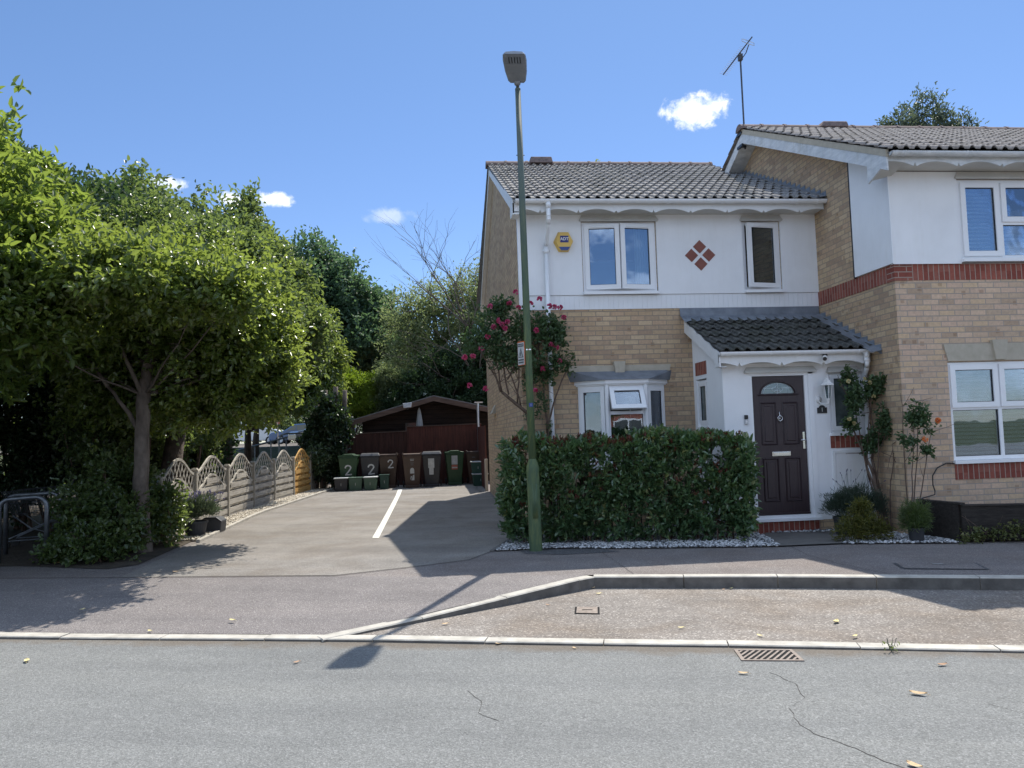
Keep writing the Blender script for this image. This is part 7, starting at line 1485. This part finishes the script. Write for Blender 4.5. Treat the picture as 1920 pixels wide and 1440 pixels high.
# ================================================================== FALLEN LEAVES
LV = [simple('dry_tan_leaf', (.50, .34, .18), (.62, .46, .27), 30, .8), simple('dry_yellow_leaf', (.62, .52, .22), (.72, .62, .33), 30, .8), simple('dry_brown_leaf', (.34, .20, .11), (.46, .28, .17), 30, .8)]
def fallen(x, y, z, s_, rz, mi, label):
    mb = MB(Matrix.Translation((x, y, z)) @ Matrix.Rotation(rz, 4, 'Z')); P = []
    for k in range(7): u = -1+k/3; w_ = .40*math.sqrt(max(0, 1-u*u))*(1-.25*u)+.01; P.append((u, w_))
    top = [(u*s_, w_*s_, .012*s_/.05+.16*s_*u*u) for u, w_ in P]; mid = [(u*s_, 0, .004+.16*s_*u*u) for u, w_ in P]; bo = [(u*s_, -w_*s_, .010*s_/.05+.16*s_*u*u) for u, w_ in P]; n = 7
    mb.add(top+mid+bo, [(i, n+i, n+i+1, i+1) for i in range(n-1)]+[(n+i, 2*n+i, 2*n+i+1, n+i+1) for i in range(n-1)]); mb.tube([(s_, 0, .16*s_), (s_*1.35, 0, .10*s_)], .0015, 4)
    o = mb.build('fallen_leaf', LV[mi], loc=(x, y, z)); tag(o, label, 'leaf', 'fallen leaves on the road and pavement')
FLV = [
    (2.818, 4.405, -0.11499999999999999, 0.048, -0.63, 0, 'long tan leaf on the road at the lower right'),
    (3.309, 4.889, -0.11499999999999999, 0.036, 0.11, 2, 'curled brown leaf on the road right of the drain'),
    (1.979, 4.977, -0.11499999999999999, 0.033600000000000005, -0.31, 0, 'pale dry leaf on the road below the drain grate'),
    (0.462, 6.036, -0.11499999999999999, 0.032, 0.25, 0, 'tan leaf in the gutter right of the lamp shadow'),
    (0.379, 6.085, -0.11499999999999999, 0.0176, 0.3, 0, 'tiny leaf fragment in the gutter left of the tan leaf'),
    (1.007, 5.798, -0.11499999999999999, 0.020000000000000004, -1.04, 0, 'little leaf in the road gutter left of the drain'),
    (-3.122, 6.321, -0.11499999999999999, 0.044000000000000004, -1.17, 1, 'yellow leaf casting a long shadow on the road at the left'),
    (-1.035, 5.857, -0.11499999999999999, 0.028000000000000004, 0.81, 2, 'thin orange leaf on the road left of the lamp shadow'),
    (-1.805, 7.119, -0.067, 0.036, -0.58, 1, 'yellow leaf in the middle of the tarmac crossover'),
    (-2.452, 6.974, -0.087, 0.028000000000000004, -0.64, 1, 'small yellow leaf behind the road kerb at the left'),
    (-3.37, 7.825, -0.047, 0.032, 1.19, 1, 'leaf lying in the tree shadow edge'),
    (-3.036, 9.448, 0.011, 0.036, -0.07, 0, 'leaf near the corner bush on the drive'),
    (-3.247, 9.507, 0.011, 0.024, 0.81, 0, 'small pale leaf left of the leaf near the corner bush'),
    (-1.585, 6.597, -0.11499999999999999, 0.024, -0.06, 1, 'pale scrap of leaf against the road kerb'),
    (0.058, 6.714, -0.105, 0.032, 0.33, 0, 'crinkled tan leaf in the bay beside the lamp shadow'),
    (1.018, 7.229, -0.105, 0.024, -0.84, 2, 'little brown leaf left of the square cover'),
    (1.584, 7.597, -0.105, 0.032, 0.32, 1, 'pale leaf under the bay kerb corner'),
    (1.592, 7.89, -0.105, 0.028000000000000004, 0.88, 0, 'cream leaf leaning on the bay kerb corner'),
    (1.946, 6.155, -0.105, 0.028000000000000004, 0.06, 1, 'bright yellow leaf in the middle of the bay'),
    (2.908, 7.52, -0.105, 0.024, 0.58, 1, 'yellow leaf by the bay kerb'),
    (2.814, 7.491, -0.105, 0.020000000000000004, 0.41, 2, 'brown fragment beside the yellow leaf by the bay kerb'),
    (2.45, 5.793, -0.105, 0.028000000000000004, -1.05, 1, 'pale leaf behind the kerb near the drain'),
    (3.107, 5.599, -0.097, 0.032, 0.62, 1, 'flat cream leaf behind the kerb right of the drain'),
    (3.898, 7.369, -0.105, 0.028000000000000004, 0.22, 2, 'reddish leaf at the foot of the bay kerb'),
    (3.784, 7.427, -0.105, 0.024, -0.48, 2, 'brown leaf debris at the foot of the bay kerb'),
    (2.206, 3.513, -0.11499999999999999, 0.04000000000000001, -1.13, 0, 'tan leaf at the bottom edge of the road'),
    (3.21, 6.058, -0.105, 0.048, 0.88, 1, 'whitish flattened scrap in the bay'),
    (-4.871, 10.561, 0.015, 0.04000000000000001, -0.07, 0, 'leaf under the cycle stand')]
for a in FLV: fallen(*a)

# ================================================================== OPPOSITE SIDE OF THE ROAD (seen only in the window panes)
for i, (x, lb) in enumerate(((-9, 'red brick house across the road, left of three'), (1.5, 'red brick house across the road, middle of three'), (12, 'red brick house across the road, right of three'))):
    t = thing('opposite_house', lb, 'house', (x, -17, 0), 'brick houses across the road'); w_ = 4.2
    mb = MB(); mb.box(x-w_, x+w_, -24, -17, -.3, 4.9); mb.prism([(x-w_, -24, 4.9), (x-w_, -17, 4.9), (x-w_, -20.5, 6.9)], (2*w_, 0, 0)); mb.build('wall', M['redbrick'], t)
    mb = MB(); mb.hexa([(x-w_-.2, -16.7, 4.86), (x+w_+.2, -16.7, 4.86), (x+w_+.2, -20.5, 7.0), (x-w_-.2, -20.5, 7.0)], [(x-w_-.2, -16.7, 4.96), (x+w_+.2, -16.7, 4.96), (x+w_+.2, -20.5, 7.1), (x-w_-.2, -20.5, 7.1)]); mb.build('roof', M['tilediam'], t)
    for (a, z_) in ((-2.6, 3.2), (.9, 3.2), (-2.6, .9), (.9, .9)):
        MB().box(x+a, x+a+1.6, -16.98, -16.94, z_, z_+1.2).build('window', M['carglass'], t); mb = MB(); mb.plate(x+a-.06, x+a+1.66, z_-.06, z_+1.26, -16.93, -16.98, [(x+a+.05, x+a+.76, z_+.05, z_+1.15), (x+a+.84, x+a+1.55, z_+.05, z_+1.15)]); mb.build('window_frame', M['pvc'], t)
for i, (x, y) in enumerate(((-3.7, -12), (6.8, -12.5), (-14, -12))):
    tree('verge_tree', ('small tree on the far verge, middle', 'small tree on the far verge, right', 'small tree on the far verge, left')[i], (x, y, -.1), [(x, y, -.2), (x, y, 1.4), (x+.1, y, 2.6)], .11, [(x, y, 3.4, 1.5, 1.4, 1.3), (x+.8, y, 2.9, 1.0, 1, .9)], dict(twigs=1500, k=6, L=.16, Wd=.09, mat=LM['mid'], tw=.16), 700+i, 'trees on the far verge')
t = thing('front_hedge', 'long clipped hedge on the far side of the road', 'hedge', (0, -11, 0)); mb = MB(); rnd = random.Random(3)
for k in range(30): limb(mb, (-14+k, -11, -.1), (-14+k+.2, -11, 1.1), .03, .01, rnd)
mb.build('stem', M['twig'], t); crown('foliage', [(-12+k*2.0, -11, .75, 1.3, .45, .62) for k in range(13)], 4500, 5, .13, .07, LM['dark'], t, seed=801)
